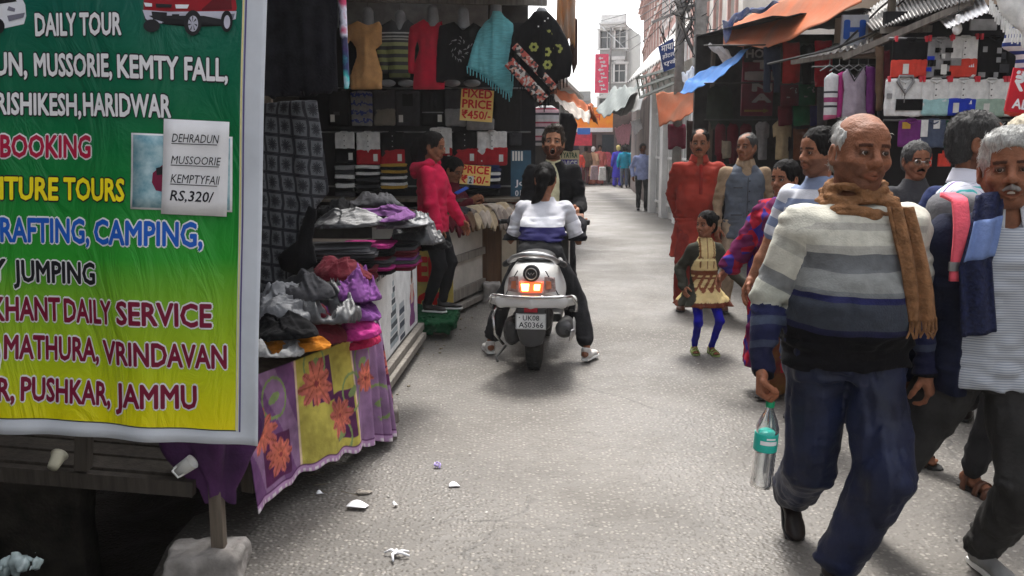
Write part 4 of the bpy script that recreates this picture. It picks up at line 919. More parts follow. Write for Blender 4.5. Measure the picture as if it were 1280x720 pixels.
price(596, 132, 40, 38, WY - .35, ['FIXED', 'PRICE', '₹450/-'], 'amber fixed price card reading 450, upper one on the rack', R(4))
price(594, 219, 38, 24, WY - .36, ['PRICE', '₹ 50/-'], 'amber price card with a white sticker over one digit, lower one', R(4), True)

# ---------------------------------------------------------------- hanging garments on busts
HY = 8.6
def px(Y): return Y / F
def hang(name, pts, Y, m, label, cat, thick=.05, edge=.1, mirror=False, res=.013, fold=.01, seed=0, ff=(14, 2), group=None):
    """pts in photo pixels -> real outline"""
    P = [at(a, b, Y) for a, b in pts]; cx = sum(p.x for p in P) / len(P); zt_ = max(p.z for p in P)
    r = empty(name, (cx, Y, zt_), 0, label, cat, group); o = garment('fabric', [(p.x - cx, p.z - zt_) for p in P], m, r, thick, edge, res, fold, seed, ff); return r
BUST = mat('grey_bust', (.28, .29, .30), rough=.4, spec=.4)
def bust(px_, py, label, Y=HY):
    c = at(px_, py, Y); r = empty('neck_bust', c, 0, label, 'mannequin', 'grey plastic neck forms')
    f = Field((-.09, -.08, -.12), (.09, .08, .1), .012); f.cone((0, 0, -.1), (0, 0, .05), .062, .05); f.ell((0, 0, .05), (.052, .05, .02)); V, Q = f.mesh(); np_mesh('neck', V, Q, BUST, r)
    mb = MB(); mb.tube([(0, 0, .07), (0, 0, .16), (.02, 0, .18), (.03, 0, .165)], .004, 6); mb.build('hook', STEEL, r)
bust(460, 22, 'grey neck form above the orange dress', HY + .03); bust(500, 26, 'grey neck form above the striped jumper', HY + .04); bust(541, 19, 'grey neck form above the red dress', HY + .03); bust(579, 22, 'grey neck form above the black printed top', HY + .03); bust(620, 14, 'grey neck form above the teal poncho', HY + .03); bust(677, 22, 'grey neck form above the black flowered poncho', HY - .3)
AP = cloth('apricot_knit', (.66, .36, .15), var=.08); CR_ = cloth('crimson_knit', (.52, .015, .045), var=.08)
hang('dress', [(434, 32), (447, 26), (456, 30), (466, 30), (474, 26), (478, 34), (478, 55), (470, 62), (472, 70), (478, 90), (478, 112), (438, 112), (437, 96), (446, 70), (445, 60), (438, 50), (433, 58)], HY, AP, 'apricot short sleeved dress with fitted waist, left of the striped jumper', 'dress', .06, .12)
SJ = stripes('olive_stripes', [(0, (.05, .05, .05)), (.18, (.10, .11, .04)), (.24, (.05, .05, .05)), (.29, (.2, .22, .08)), (.35, (.05, .05, .05)), (.4, (.22, .24, .1)), (.46, (.05, .05, .05)), (.51, (.24, .26, .1)), (.57, (.05, .05, .05)), (.62, (.3, .32, .16)), (.67, (.05, .05, .05)), (.70, (.4, .4, .35)), (.72, (.05, .05, .05)), (.74, (.45, .45, .42)), (.76, (.05, .05, .05)), (.79, (.5, .5, .48)), (.81, (.05, .05, .055))], src=('obj', -.66, 0), axis=2)
hang('jumper', [(472, 34), (490, 24), (500, 32), (510, 24), (520, 32), (514, 50), (513, 98), (486, 98), (483, 60), (486, 92), (476, 92), (470, 60)], HY + .02, SJ, 'charcoal jumper with olive and white stripes between two dresses', 'jumper', .05, .1)
hang('dress', [(511, 34), (530, 24), (540, 32), (552, 26), (556, 40), (556, 112), (516, 112), (518, 80), (524, 62), (522, 50), (519, 60), (517, 92), (509, 92), (509, 60)], HY, CR_, 'red long sleeved dress hanging beside the black top', 'dress', .06, .12)
bt_ = hang('top', [(549, 32), (568, 27), (579, 38), (592, 28), (606, 36), (600, 60), (600, 100), (555, 100), (556, 104), (545, 103), (546, 60)], HY - .06, BLACK, 'black top with a silver floral print between red dress and teal poncho', 'top', .05, .1)
mb = MB(); rr = random.Random(3)
for k in range(26):
    a = rr.uniform(0, 6.28); d = rr.uniform(.02, .10); q = at(577, 60, HY - .06) - bt_.location + Vector((math.cos(a) * d, 0, math.sin(a) * d * 1.2)); e_ = q + Vector((math.cos(a + .9) * .03, 0, math.sin(a + .9) * .035)); mb.tube([q + Vector((0, -.062, 0)), (q + e_) / 2 + Vector((.006, -.064, .004)), e_ + Vector((0, -.06, 0))], [.002, .004, .001], 5)
mb.build('floral_print', mat('silver_print', (.35, .35, .35), rough=.5), bt_)
def fringe_(parent, pts, Y, m, ln=.07, step=.028, y=-.0):
    mb = MB()
    for (a, b_) in zip(pts[:-1], pts[1:]):
        A = at(*a, Y) - parent.location; Bq = at(*b_, Y) - parent.location; n_ = max(2, int((Bq - A).length / step))
        for i in range(n_): q = A + (Bq - A) * (i / n_) + Vector((0, y, .01)); mb.tube([q, q + Vector((random.uniform(-.006, .006), random.uniform(-.006, .006), -ln * random.uniform(.8, 1.1)))], [.007, .005], 5)
    mb.build('fringe', m, parent)
TP = cloth('teal_poncho', (.17, .52, .56), stretch=(1, 1, 6), bump=.8, bscale=50)
tp = hang('poncho', [(606, 28), (613, 22), (616, 14), (626, 14), (630, 20), (642, 30), (641, 62), (642, 108), (636, 118), (600, 92), (584, 84), (590, 60), (597, 40)], HY - .14, TP, 'teal knitted poncho with a fringed slanting hem', 'poncho', .06, .12, fold=.018)
fringe_(tp, [(584, 84), (600, 92), (636, 118), (642, 108)], HY - .15, TP)
KP = stripes('tribal_band', [(0, (.02, .02, .02)), (.2, (.35, .3, .3)), (.26, (.5, .12, .1)), (.32, (.06, .05, .05)), (.36, (.4, .38, .36)), (.42, (.02, .02, .02))], src=('obj', -1, 1), axis=2, warp=.1, wscale=40)
bp2 = hang('poncho', [(641, 40), (660, 24), (668, 14), (684, 14), (696, 26), (710, 50), (716, 70), (713, 96), (700, 100), (680, 128), (664, 112), (640, 92), (634, 84)], HY - .32, BLACK, 'black poncho with yellow flowers and a red patterned border', 'poncho', .07, .14, fold=.02)
def band(parent, a, b_, wpx, Y, m, y=-.075, nm='border'):
    A = at(*a, Y) - parent.location; Bq = at(*b_, Y) - parent.location; d = (Bq - A).normalized(); nn = Vector((-d.z, 0, d.x)) * wpx * Y / F / 2
    mb = MB(); mb.grid(lambda u, v: A + (Bq - A) * u + nn * (2 * v - 1) + Vector((0, y + .012 * math.sin(u * 14), 0)), 30, 4); return mb.build(nm, m, parent, smooth=True, solid=.006)
TRI = bpy.data.materials.new('woven_border'); TRI.use_nodes = True; n = TRI.node_tree.nodes; l = TRI.node_tree.links; b = n['Principled BSDF']; b.inputs['Roughness'].default_value = .9
tc = n.new('ShaderNodeTexCoord'); v_ = n.new('ShaderNodeTexVoronoi'); v_.inputs['Scale'].default_value = 45; l.new(tc.outputs['Object'], v_.inputs['Vector']); cr = n.new('ShaderNodeValToRGB'); cr.color_ramp.interpolation = 'CONSTANT'; e = cr.color_ramp.elements
e[0].color = (.02, .02, .02, 1); e[1].position = .3; e[1].color = (.4, .08, .06, 1)
for p, c in ((.5, (.45, .42, .38)), (.68, (.06, .05, .05)), (.8, (.5, .25, .18))): q = e.new(p); q.color = (*c, 1)
l.new(v_.outputs['Color'], cr.inputs[0]); l.new(cr.outputs[0], b.inputs['Base Color'])
band(bp2, (643, 58), (694, 112), 9, HY - .32, TRI); band(bp2, (636, 78), (680, 126), 14, HY - .32, TRI)
YF = mat('yellow_motif', (.3, .32, .08), rough=.8)
mb = MB()
for fx_, fy_ in ((667, 60), (684, 44), (683, 66), (684, 82), (697, 62)):
    for k in range(6):
        a = k * math.pi / 3; c = at(fx_, fy_, HY - .32) - bp2.location + Vector((math.cos(a) * .028, -.078, math.sin(a) * .028)); mb.lathe([(.002, .004), (.016, .003), (.016, 0), (.002, -.001)], c, 8, 0, Matrix(((1, 0, 0), (0, 0, 1), (0, 1, 0))))
    mb.build('flower_motif', YF, bp2); mb = MB()
mb = MB(); 
for k in range(4): q = at(673 + 4 * k, 33 - 3.4 * k, HY - .4) - bp2.location; mb.box(q, (.012, .004, .012))
mb.build('bead', CARD, bp2)
fringe_(bp2, [(640, 92), (664, 112), (680, 128), (700, 100), (713, 96)], HY - .33, BLACK, .09)
cd_ = None
# striped scarf bundle (grey/pink) and dark scarf behind the yelling man
STR = stripes('knit_rainbow', rep_stripes(4, [(1, (.45, .45, .47)), (.5, (.05, .05, .06)), (.8, (.5, .35, .38)), (.4, (.3, .05, .08)), (.6, (.5, .5, .5))]), src=('obj', -.6, 0), axis=2)
hang('striped_jumper', [(663, 136), (676, 132), (690, 132), (699, 138), (698, 182), (664, 182)], 9.9, STR, 'grey and pink striped jumper hanging above the shouting man', 'jumper', .05, .08)
hang('dark_jacket', [(700, 140), (716, 142), (722, 156), (716, 190), (700, 188)], 10.1, BLACK, 'black jacket hanging at the end of the left stall', 'jacket', .05, .08)
# small grey shoulder forms showing in the row below
for px_, lb in ((484, 'grey form under the striped jumper'), (508, 'grey form left of the red dress hem'), (565, 'grey form under the black printed top'), (590, 'grey form next to the upper price card')):
    f = Field((-.1, -.06, -.06), (.1, .06, .06), .012); f.ell((0, 0, 0), (.085, .045, .035)); V, Q = f.mesh(); o = np_mesh('shoulder_form', V, Q, BUST); o.location = at(px_, 104, HY + .15); tag(o, 'rounded ' + lb, 'mannequin', 'grey shoulder forms')
# ---------------------------------------------------------------- near hanging cloths
hang('black_cloth', [(322, -40), (424, -40), (424, 40), (425, 112), (418, 120), (392, 122), (336, 126), (325, 120)], 3.9, cloth('soft_black', (.010, .010, .013), var=.3), 'plain black cloth hanging at the stall corner above the shawl', 'cloth', .012, .05, fold=.02, ff=(16, 1.2))
TD = bpy.data.materials.new('tie_dye'); TD.use_nodes = True; n = TD.node_tree.nodes; l = TD.node_tree.links; b = n['Principled BSDF']; b.inputs['Roughness'].default_value = .85
tc = n.new('ShaderNodeTexCoord'); no = n.new('ShaderNodeTexNoise'); no.inputs['Scale'].default_value = 9; no.inputs['Detail'].default_value = 6; l.new(tc.outputs['Object'], no.inputs['Vector']); sp = n.new('ShaderNodeSeparateXYZ'); l.new(tc.outputs['Object'], sp.inputs[0])
ma = n.new('ShaderNodeMath'); ma.operation = 'MULTIPLY_ADD'; ma.inputs[1].default_value = -1.6; l.new(sp.outputs[2], ma.inputs[0]); l.new(no.outputs['Fac'], ma.inputs[2])
mo = n.new('ShaderNodeMath'); mo.operation = 'FRACT'; l.new(ma.outputs[0], mo.inputs[0]); cr = n.new('ShaderNodeValToRGB'); e = cr.color_ramp.elements; e[0].color = (*lin(60, 40, 90), 1); e[1].position = 1; e[1].color = (*lin(60, 60, 100), 1)
for p, c in ((.15, lin(40, 60, 100)), (.3, lin(70, 190, 190)), (.42, lin(200, 210, 230)), (.55, lin(190, 40, 80)), (.7, lin(200, 80, 120)), (.8, lin(210, 210, 225)), (.9, lin(40, 40, 70))): q = e.new(p); q.color = (*c, 1)
l.new(mo.outputs[0], cr.inputs[0]); l.new(cr.outputs[0], b.inputs['Base Color'])
hang('tie_dye_scarf', [(421, -40), (432, -40), (435, 20), (437, 60), (438, 112), (431, 113), (426, 60), (422, 10)], 4.0, TD, 'blue white and pink tie dye scarf hanging beside the black cloth', 'scarf', .02, .03, fold=.01, ff=(40, 1.5))
SN = bpy.data.materials.new('snowflake_knit'); SN.use_nodes = True; n = SN.node_tree.nodes; l = SN.node_tree.links; b = n['Principled BSDF']; b.inputs['Roughness'].default_value = .92; b.inputs['Specular IOR Level'].default_value = .1
def mth(op, a, b2=None, c=None):
    q = n.new('ShaderNodeMath'); q.operation = op
    for i, s in enumerate((a, b2, c)):
        if s is None: continue
        if isinstance(s, (int, float)): q.inputs[i].default_value = s
        else: l.new(s, q.inputs[i])
    return q.outputs[0]
tc = n.new('ShaderNodeTexCoord'); sp = n.new('ShaderNodeSeparateXYZ'); l.new(tc.outputs['Object'], sp.inputs[0])
no = n.new('ShaderNodeTexNoise'); no.inputs['Scale'].default_value = 5; l.new(tc.outputs['Object'], no.inputs['Vector'])
xx = mth('MULTIPLY_ADD', sp.outputs[0], 15, mth('MULTIPLY', no.outputs['Fac'], 1.1)); zz = mth('MULTIPLY_ADD', sp.outputs[2], 11.5, mth('MULTIPLY', sp.outputs[0], 1.2))
fx1 = mth('SUBTRACT', mth('FRACT', xx), .5); fz1 = mth('SUBTRACT', mth('FRACT', zz), .5)
ax1 = mth('ABSOLUTE', fx1); az1 = mth('ABSOLUTE', fz1); border = mth('GREATER_THAN', mth('MAXIMUM', ax1, az1), .41)
r_ = mth('SQRT', mth('ADD', mth('MULTIPLY', fx1, fx1), mth('MULTIPLY', fz1, fz1))); th = mth('ARCTAN2', fz1, fx1); star = mth('LESS_THAN', r_, mth('MULTIPLY_ADD', mth('ABSOLUTE', mth('COSINE', mth('MULTIPLY', th, 4))), .24, .12))
gap = mth('GREATER_THAN', mth('ABSOLUTE', mth('SINE', mth('MULTIPLY', th, 4))), .28); star = mth('MULTIPLY', star, mth('MAXIMUM', gap, 0)); dark = mth('MAXIMUM', border, star)
dash = mth('LESS_THAN', mth('ABSOLUTE', mth('SUBTRACT', mth('MAXIMUM', ax1, az1), .46)), .012); dark = mth('SUBTRACT', dark, mth('MULTIPLY', dash, .5))
mx = n.new('ShaderNodeMix'); mx.data_type = 'RGBA'; mx.inputs['A'].default_value = (.105, .11, .12, 1); mx.inputs['B'].default_value = (.014, .014, .018, 1); l.new(dark, mx.inputs['Factor']); l.new(mx.outputs['Result'], b.inputs['Base Color'])
hang('patterned_shawl', [(318, 128), (398, 124), (402, 150), (408, 200), (414, 240), (404, 250), (396, 262), (384, 300), (378, 372), (318, 420)], 4.12, SN, 'black and grey snowflake patterned shawl hanging at the stall corner', 'shawl', .02, .04, fold=.03, ff=(9, .8), res=.012)
hang('black_scarf', [(386, 255), (398, 262), (392, 300), (398, 330), (372, 345), (350, 338), (345, 320), (372, 300)], 4.02, BLACK, 'black scarf tied at the edge of the patterned shawl', 'scarf', .03, .05, fold=.02)

# ---------------------------------------------------------------- soft heaps and stacks on the near tables
_C = []
for k in range(6):   # crumpled garment variants, unit size
    f = Field((-.62, -.62, -.2), (.62, .62, .9), .021)
    def fn(X, Y, Z):
        zo = np.zeros_like(X * Y); an = k * 1.1; Xr = X * math.cos(an) + Y * math.sin(an); Yr = -X * math.sin(an) + Y * math.cos(an); top = .26 + .12 * ridge(X * 2.1 + k * 3.1, Y * 2.3 + k, zo) + .10 * ridge(Xr * 5.5 + k, Yr * 1.6, zo + k) + .055 * ridge(Xr * 12 + 2 * vnoise(Xr * 3, Yr * 3, zo), Yr * 3.5, zo + k) + .07 * np.floor(2.2 * vnoise(X * 1.9 + k, Y * 1.7, zo) + .5); r = np.sqrt((X / 1) ** 2 + (Y / 1) ** 2) * (1 + .12 * vnoise(np.arctan2(Y, X) * 1.2 + k, X * 0, Y * 0 + k)); fall = np.clip((.56 - r) / .3, -.3, 1)
        return np.maximum(Z - top * np.sqrt(np.clip(fall, 0, 1)) * 1.25, np.maximum(-.05 - Z + 0 * X, (r - .56) * .8))
    f.put(fn, (-.6, -.6, -.2), (.6, .6, .9)); f.noise(.016, (9, 22, 12), k, rid=True); V, Q = f.mesh(); o = np_mesh('crumpled_garment', V, Q, BLACK); _C.append(o.data); bpy.data.objects.remove(o)
def heap(items, where, group):
    for i, (x, y, z, sx, sy, sz, m, cn, rz, lb) in enumerate(items):
        o = inst('crumpled_garment', _C[i % 6], m, (x, y, z), (random.uniform(-.12, .12), random.uniform(-.12, .12), rz), (sx, sy, sz)); tag(o, '%s crumpled garment %s' % (cn, lb), 'garment', group)
SILV = cloth('silver_nylon', (.11, .115, .125), rough=.45, bump=.3, spec=.5); SILVD = cloth('grey_nylon', (.05, .052, .056), rough=.4, spec=.5); HOTP = cloth('hot_pink', (.42, .02, .08)); VIOL = cloth('violet_knit', (.15, .06, .18)); ORNG = cloth('orange_trim', (.5, .18, .02))
def T1(px_, py, Y): return at(px_, py, Y)
it = []
def hp(px_, py, Y, wpx, hpx, m, cn, rz, lb, dy=.3):
    c = at(px_, py + hpx / 2, Y); s = Y / F; it.append((c.x, c.y, c.z, wpx * s, dy, hpx * s * 1.7, m, cn, rz, lb))
# low front heap on table 1 (near)
hp(342, 425, 3.5, 62, 30, GREYK, 'grey', .2, 'sticking out beside the banner, lowest', .24)
hp(352, 402, 3.6, 66, 34, BLACK, 'black', .9, 'with an orange trimmed edge next to the banner')
hp(366, 424, 3.60, 40, 20, ORNG, 'orange edged', 1.9, 'half hidden under the black ones at the near corner')
hp(360, 376, 3.75, 70, 38, SILV, 'silver grey', 2.4, 'bulging under the patterned shawl')
hp(392, 400, 3.85, 78, 36, MAROONK, 'dark maroon', .4, 'on the flowered cloth, left of the magenta one')
hp(372, 352, 3.85, 72, 34, DKGREY, 'charcoal', 1.2, 'against the foot of the patterned shawl')
hp(400, 362, 3.9, 84, 62, SILVD, 'shiny dark grey', .3, 'at the middle of the near heap', .4)
hp(436, 400, 4.02, 64, 34, PINKK, 'magenta', .7, 'drooping over the table edge')
hp(434, 378, 4.06, 62, 30, PURPK, 'dull violet', 1.7, 'over the magenta one at the table edge')
hp(440, 352, 4.12, 62, 34, PURPK, 'deep purple', .2, 'near the top right of the near heap')
hp(424, 334, 4.2, 66, 26, MAROONK, 'wine red', 1.1, 'on top of the near heap')
hp(446, 418, 4.1, 44, 24, HOTP, 'bright pink', 2.2, 'peeping out low at the table corner', .2)
hp(410, 332, 4.3, 60, 26, BLACK, 'black', 2.8, 'behind the wine red one')
heap(it, 'near heap', 'crumpled garments heaped on the flowered table')
it = []
hp(470, 262, 4.9, 80, 18, VIOL, 'violet', .2, 'spread on top of the long stacks')
hp(436, 268, 4.8, 80, 22, SILVD, 'shiny grey', .6, 'lying over the left end of the stacks'); hp(505, 272, 5.1, 66, 20, SILV, 'silver', 1.1, 'lying over the right end of the stacks')
hp(522, 284, 5.3, 58, 28, SILVD, 'dark silver', .4, 'hanging off the right end of the sale counter'); hp(468, 250, 5.4, 90, 18, DKGREY, 'charcoal', 2.0, 'at the back of the sale counter'); hp(420, 258, 5.2, 54, 26, BLACK, 'black', .4, 'behind the left end of the stacks')
hp(532, 296, 5.45, 44, 24, BLACK, 'black', 1.2, 'beneath the dark silver one at the counter end'); hp(500, 300, 5.3, 40, 16, PINKK, 'magenta', .2, 'between the stacks and the counter edge')
heap(it, 'sale counter', 'crumpled garments on the sale counter')
def tstack(cx, cy, z0, n_, pal, w_, d_, hh, where, group, rz=0):
    for i in range(n_):
        m, cn = pal[(i * 7 + i // 3) % len(pal)]
        o = inst('folded_garment', fold_mesh(i), m, (cx + random.uniform(-.015, .015), cy + random.uniform(-.01, .01), z0 + i * hh), (0, 0, rz + random.uniform(-.06, .06)), (w_ * random.uniform(.95, 1.06), d_, hh * 1.12))
        pos = 'bottom' if i == 0 else ('top' if i == n_ - 1 else ORD[i] + ' from the bottom'); tag(o, '%s garment, %s of %s' % (cn, pos, where), 'folded garment', group)
PLT = [MR, B_, D_, MR, PKK, B_, GY]
c = at(425, 300, 4.75); tstack(c.x - .0, 4.75, .815, 9, PLT, .36, .34, .019, 'the left stack on the sale counter', 'folded garments stacked on the sale counter', .1)
c = at(492, 300, 5.05); tstack(c.x - .02, 5.1, .815, 8, [MR, PKK, D_, B_, PP, MR], .28, .3, .019, 'the right stack on the sale counter', 'folded garments stacked on the sale counter', -.05)
c = at(458, 300, 4.9); tstack(c.x, 4.95, .815, 8, [B_, MR, D_, PKK], .28, .32, .02, 'the middle stack on the sale counter', 'folded garments stacked on the sale counter')
# cloths over the white counter and the cabinet : many shawls lying side by side, ends hanging
rr = random.Random(5); pal = [(BROWNK, 'brown'), (DKGREY, 'charcoal'), (MAROONK, 'maroon'), (CREAMK, 'cream'), (cloth('taupe_knit', (.24, .2, .17)), 'taupe'), (cloth('rust_knit', (.25, .07, .04)), 'rust'), (cloth('beige_knit', (.42, .36, .30)), 'beige')]
k = 0
for row in range(2):
    for i in range(12):
        t = i / 11; X0 = -.62 + t * .66; Y0 = 7.85 + t * 1.25; m, cn = pal[(0 if t < .35 else 3) + rr.randrange(4) if t >= .35 else rr.randrange(3)]
        zt2 = .86 + .045 * row + .02 * (i % 2); W2 = .17; fall = rr.uniform(.04, .15) if row == 0 else rr.uniform(-.0, .04)
        def fn(u, v, W2=W2, fall=fall, i=i, row=row):
            s = v * 1.0; x = (u - .5) * W2
            if s < .7: return Vector((-.62 + s * .9 + .08 - row * .05, x, .03 * math.sin(u * 9 + i) * s + .02 * math.sin(s * 12)))
            q = (s - .7) / .3; return Vector((.09 + .03 * math.sin(q * 1.57) - row * .05, x * (1 - .2 * q), .03 * math.sin(u * 9 + i) - fall * q))
        mb = MB(); mb.grid(fn, 10, 16); o = mb.build('folded_shawl', m, smooth=True, solid=.02); o.location = (X0 - .02, Y0, zt2); o.rotation_euler = (0, 0, -.45 + rr.uniform(-.12, .12))
        tag(o, '%s shawl, %s from the near end of the %s layer on the counters' % (cn, ORD[i], ('lower', 'upper')[row]), 'shawl', 'shawls laid over the counters with ends hanging')
# ---------------------------------------------------------------- right stall with clipped folded shirts
RY = 7.0
rs = empty('stall_shed', (3.5, RY + .3, 0), 0, 'black backed stall holding the clipped folded shirts on the right', 'stall')
mb = MB(); mb.box((.98, .12, 1.3), (2.9, .06, 2.6)); mb.build('backing', mat('black_cloth_backing', (0, 0, 0)), rs)
for y in (47, 99, 150): mb = MB(); p = at(640, y, RY); mb.tube([(-.58, -.26, p.z), (1.6, -.26, p.z)], .008); mb.build('rail', STEEL, rs)
mb = MB(); mb.box((.75, -.3, .45), (2.8, .8, .9)); mb.build('counter', OLDWOOD, rs)
GR = 'folded shirts clipped to the right stall'
def tri_mark(r, x, z, w_, m):   # little three peaked mark
    mb = MB()
    for k, h_ in enumerate((.5, .75, 1.0)): q = Vector((x + (k - 1) * w_ * .36, -.0245, z)); mb.add([q + Vector((-w_ * .16, 0, 0)), q + Vector((w_ * .16, 0, 0)), q + Vector((w_ * .05, 0, w_ * h_ * .7)), q + Vector((-w_ * .12, 0, w_ * h_ * .5))], [(0, 1, 2, 3)])
    mb.build('mark', m, r)
def W(x): return .0
a = folded_shirt(1116, 1157, 49, 97, RY, BLACK, BRREDK, 'black and scarlet folded shirt, left end of the top row', GR, tagside=-.4, clips=True, placket=False)
checker = [(-.3, .62, .3, .16, BLACK), (.35, .3, .3, .12, BLACK), (.1, .45, .2, .12, WHITE), (-.35, .5, .28, .1, BLUEK), (-.4, .78, .2, .1, BLUEK), (.3, .62, .3, .12, BLACK), (0, .86, .36, .16, BLACK), (.38, .88, .2, .1, BLACK), (-.1, .3, .2, .12, BLACK)]
folded_shirt(1159, 1187, 48, 98, RY, GREYK, None, 'grey folded shirt with black and blue squares in the top row', GR, clips=True, patchs=checker, tagside=.6)
a = folded_shirt(1188, 1219, 46, 97, RY, WHITE, BRREDK, 'white and scarlet folded shirt right of the checked grey one', GR, clips=True, col=WHITE, tagside=0, patchs=[(-.3, .62, .4, .18, GREYK)]); tri_mark(a, .06, -.23, .04, PW)
folded_shirt(1223, 1258, 46, 99, RY, BLACK, None, 'black folded shirt with pale squares, right end of the top row', GR, clips=True, placket=False, tagside=0, patchs=[(-.3, .3, .14, .13, GREYK), (.15, .33, .14, .13, GREYK), (.15, .55, .14, .12, GREYK), (-.35, .9, .22, .12, GREYK), (.1, .9, .14, .12, GREYK), (.3, .45, .14, .16, DKGREY), (.35, .75, .3, .2, DKGREY)])
a = folded_shirt(1107, 1150, 99, 146, RY - .03, WHITE, None, 'white folded track top with a black band and raised collar', GR, clips=True, tagside=0, patchs=[(.15, .68, .72, .3, BLACK), (-.4, .45, .14, .14, GREYK)]); mb = MB(); mb.tube([(-.06, -.03, -.02), (-.05, -.035, .02), (.05, -.035, .02), (.06, -.03, -.02), (0, -.035, -.11)], .012, 6, closed=True); mb.build('raised_collar', GREYK, a, smooth=True); mb = MB(); mb.box((0, -.026, -.13), (.006, .006, .1)); mb.build('zip', STEEL, a)
a = folded_shirt(1151, 1184, 99, 145, RY - .02, WHITE, MINTK, 'white and pale aqua folded shirt in the second row', GR, clips=True, tagside=0); tri_mark(a, .07, -.17, .03, PW)
a = folded_shirt(1185, 1218, 99, 145, RY - .02, WHITE, BLUEK, 'white and royal blue folded shirt in the second row', GR, clips=True, tagside=-.7); tri_mark(a, .05, -.19, .045, PW)
folded_shirt(1219, 1254, 99, 146, RY - .02, WHITE, SAGEK, 'white and pale green folded shirt, right of the royal blue one', GR, clips=True, tagside=-.4)
folded_shirt(1256, 1290, 99, 146, RY - .02, WHITE, BRREDK, 'white and scarlet folded shirt at the right end of the second row', GR, clips=True)
a = folded_shirt(1123, 1150, 150, 184, RY - .02, cloth('plum_knit', (.16, .03, .17)), None, 'plum folded shirt with an orange label in the third row', GR, placket=False, tagside=0, patchs=[(-.2, .2, .34, .24, OCHREK)]); tri_mark(a, .07, -.16, .03, PW)
folded_shirt(1150, 1180, 150, 185, RY - .02, cloth('slate_knit', (.07, .09, .14)), None, 'slate blue folded shirt with white shoulder panels', GR, placket=False, tagside=0, patchs=[(-.36, .3, .26, .6, WHITE), (.1, .16, .24, .3, WHITE)])
folded_shirt(1181, 1203, 150, 185, RY - .02, GREENK, None, 'bottle green folded shirt in the third row', GR, placket=False, tagside=0)
for px_, lb in ((1157, 'left'), (1181, 'middle'), (1271, 'far right')):
    mb = MB(); q = at(px_, 192, RY - .05); mb.box((0, 0, 0), (.03, .03, .05)); mb.box((0, 0, -.05), (.10, .02, .10)); o = mb.build('red_cloth', BRREDK, bevel=.004); o.location = q; tag(o, 'small scarlet cloth clipped under the third row, %s one' % lb, 'cloth', 'scarlet cloths under the third row')
# roof over the stall
corrugated('roof', (2.75, 6.1, 2.55), (2.95, 8.0, 3.05), (5.4, 6.1, 2.85), 16, .018, CORR, rs) if False else None
sh0 = rs.location
rf = empty('tin_roof', (3.3, 6.6, 2.4), 0, 'sagging tin and plastic roof over the folded shirt stall', 'roof')
L_ = rf.location
def lq(px_, py, Y): return at(px_, py, Y) - L_
mb = MB(); mb.grid(lambda u, v: lq(1090, 38, 7.5) * (1 - u) * (1 - v) + lq(1235, -8, 6.4) * u * (1 - v) + lq(1075, 20, 9.0) * (1 - u) * v + lq(1200, -70, 9.0) * u * v + Vector((0, 0, .009 * math.sin(u * 190))), 240, 4); mb.build('tin_sheet', CORR, rf, smooth=True, solid=.004)
mb = MB(); mb.grid(lambda u, v: lq(1184, 36, 6.6) * (1 - u) * (1 - v) + lq(1238, 14, 6.2) * u * (1 - v) + lq(1172, 22, 7.2) * (1 - u) * v + lq(1228, -4, 6.8) * u * v + Vector((0, 0, .006 * math.sin(u * 60))), 60, 4); mb.build('plastic_sheet', mat('milky_plastic', (.85, .85, .85), rough=.4, trans=.0), rf, smooth=True, solid=.003)
for a, b_ in (((1055, 72, 7.6), (1215, 2, 6.6)), ((1075, 50, 8.4), (1200, -6, 7.4)), ((1100, 38, 7.4), (1165, 36, 7.3))):
    mb = MB(); mb.beam(lq(*a), lq(*b_), .035, .05); mb.build('batten', GREYWOOD, rf)
mb = MB(); mb.grid(lambda u, v: Vector((-.1 + 2.6 * u, .5 + 1.9 * v - .6, .44 + .5 * u * .3 + .1 * v)), 20, 6); mb.build('dark_tarpaulin', mat('dark_tarp', (.03, .035, .035), rough=.6), rf, smooth=True, solid=.004)
mb = MB(); mb.box(lq(1229, 31, 6.85), (.2, .02, .08)); mb.build('grey_board', STEEL, rf)
# bulb
lb_ = empty('light_bulb', at(1197, 30, 6.55), 0, 'unlit white light bulb hanging under the right stall roof', 'bulb')
mb = MB(); mb.lathe([(.002, -.078), (.018, -.072), (.030, -.055), (.034, -.035), (.028, -.012), (.016, .008), (.014, .02)], n=20); mb.build('glass', mat('opal_glass', (.85, .85, .82), rough=.15), lb_, smooth=True)
mb = MB(); mb.lathe([(.015, .018), (.016, .06), (.012, .066)], n=14); mb.build('holder', CARD, lb_); mb = MB(); mb.tube([(0, 0, .06), (.002, 0, .2), (0, .01, .36)], .004, 5); mb.build('wire', BPLAST, lb_)
# near right: white fringed cloth, striped shirt, red price board
NY = 5.4
wf_ = hang('fringed_shawl', [(1236, -30), (1300, -30), (1300, 50), (1282, 52), (1270, 38), (1252, 20)], NY, WHITE, 'white fringed shawl hanging at the top right corner', 'shawl', .03, .05, fold=.02)
fringe_(wf_, [(1238, 0), (1252, 22), (1270, 40), (1298, 54)], NY - .01, WHITE, .085, .018)
BS = stripes('blue_white_stripe', rep_stripes(10, [(1, (.6, .6, .62)), (.8, (.03, .05, .2))]), src=('obj', -.5, 0), axis=2)
hang('striped_shirt', [(1262, 22), (1290, 40), (1300, 50), (1300, 125), (1262, 122), (1270, 70), (1252, 60)], NY + .15, BS, 'blue and white striped shirt hanging below the white fringe', 'shirt', .03, .05)
rb = empty('price_board', at(1285, 115, NY), 0, 'red price board with white rupee sign at the right edge', 'sign'); mb = MB(); k5 = NY / F
mb.box((0, 0, 0), (48 * k5, .012, 52 * k5)); o = mb.build('board', mat('sign_red', lin(200, 25, 45), rough=.5), rb); rb.rotation_euler = (0, R(8), 0)
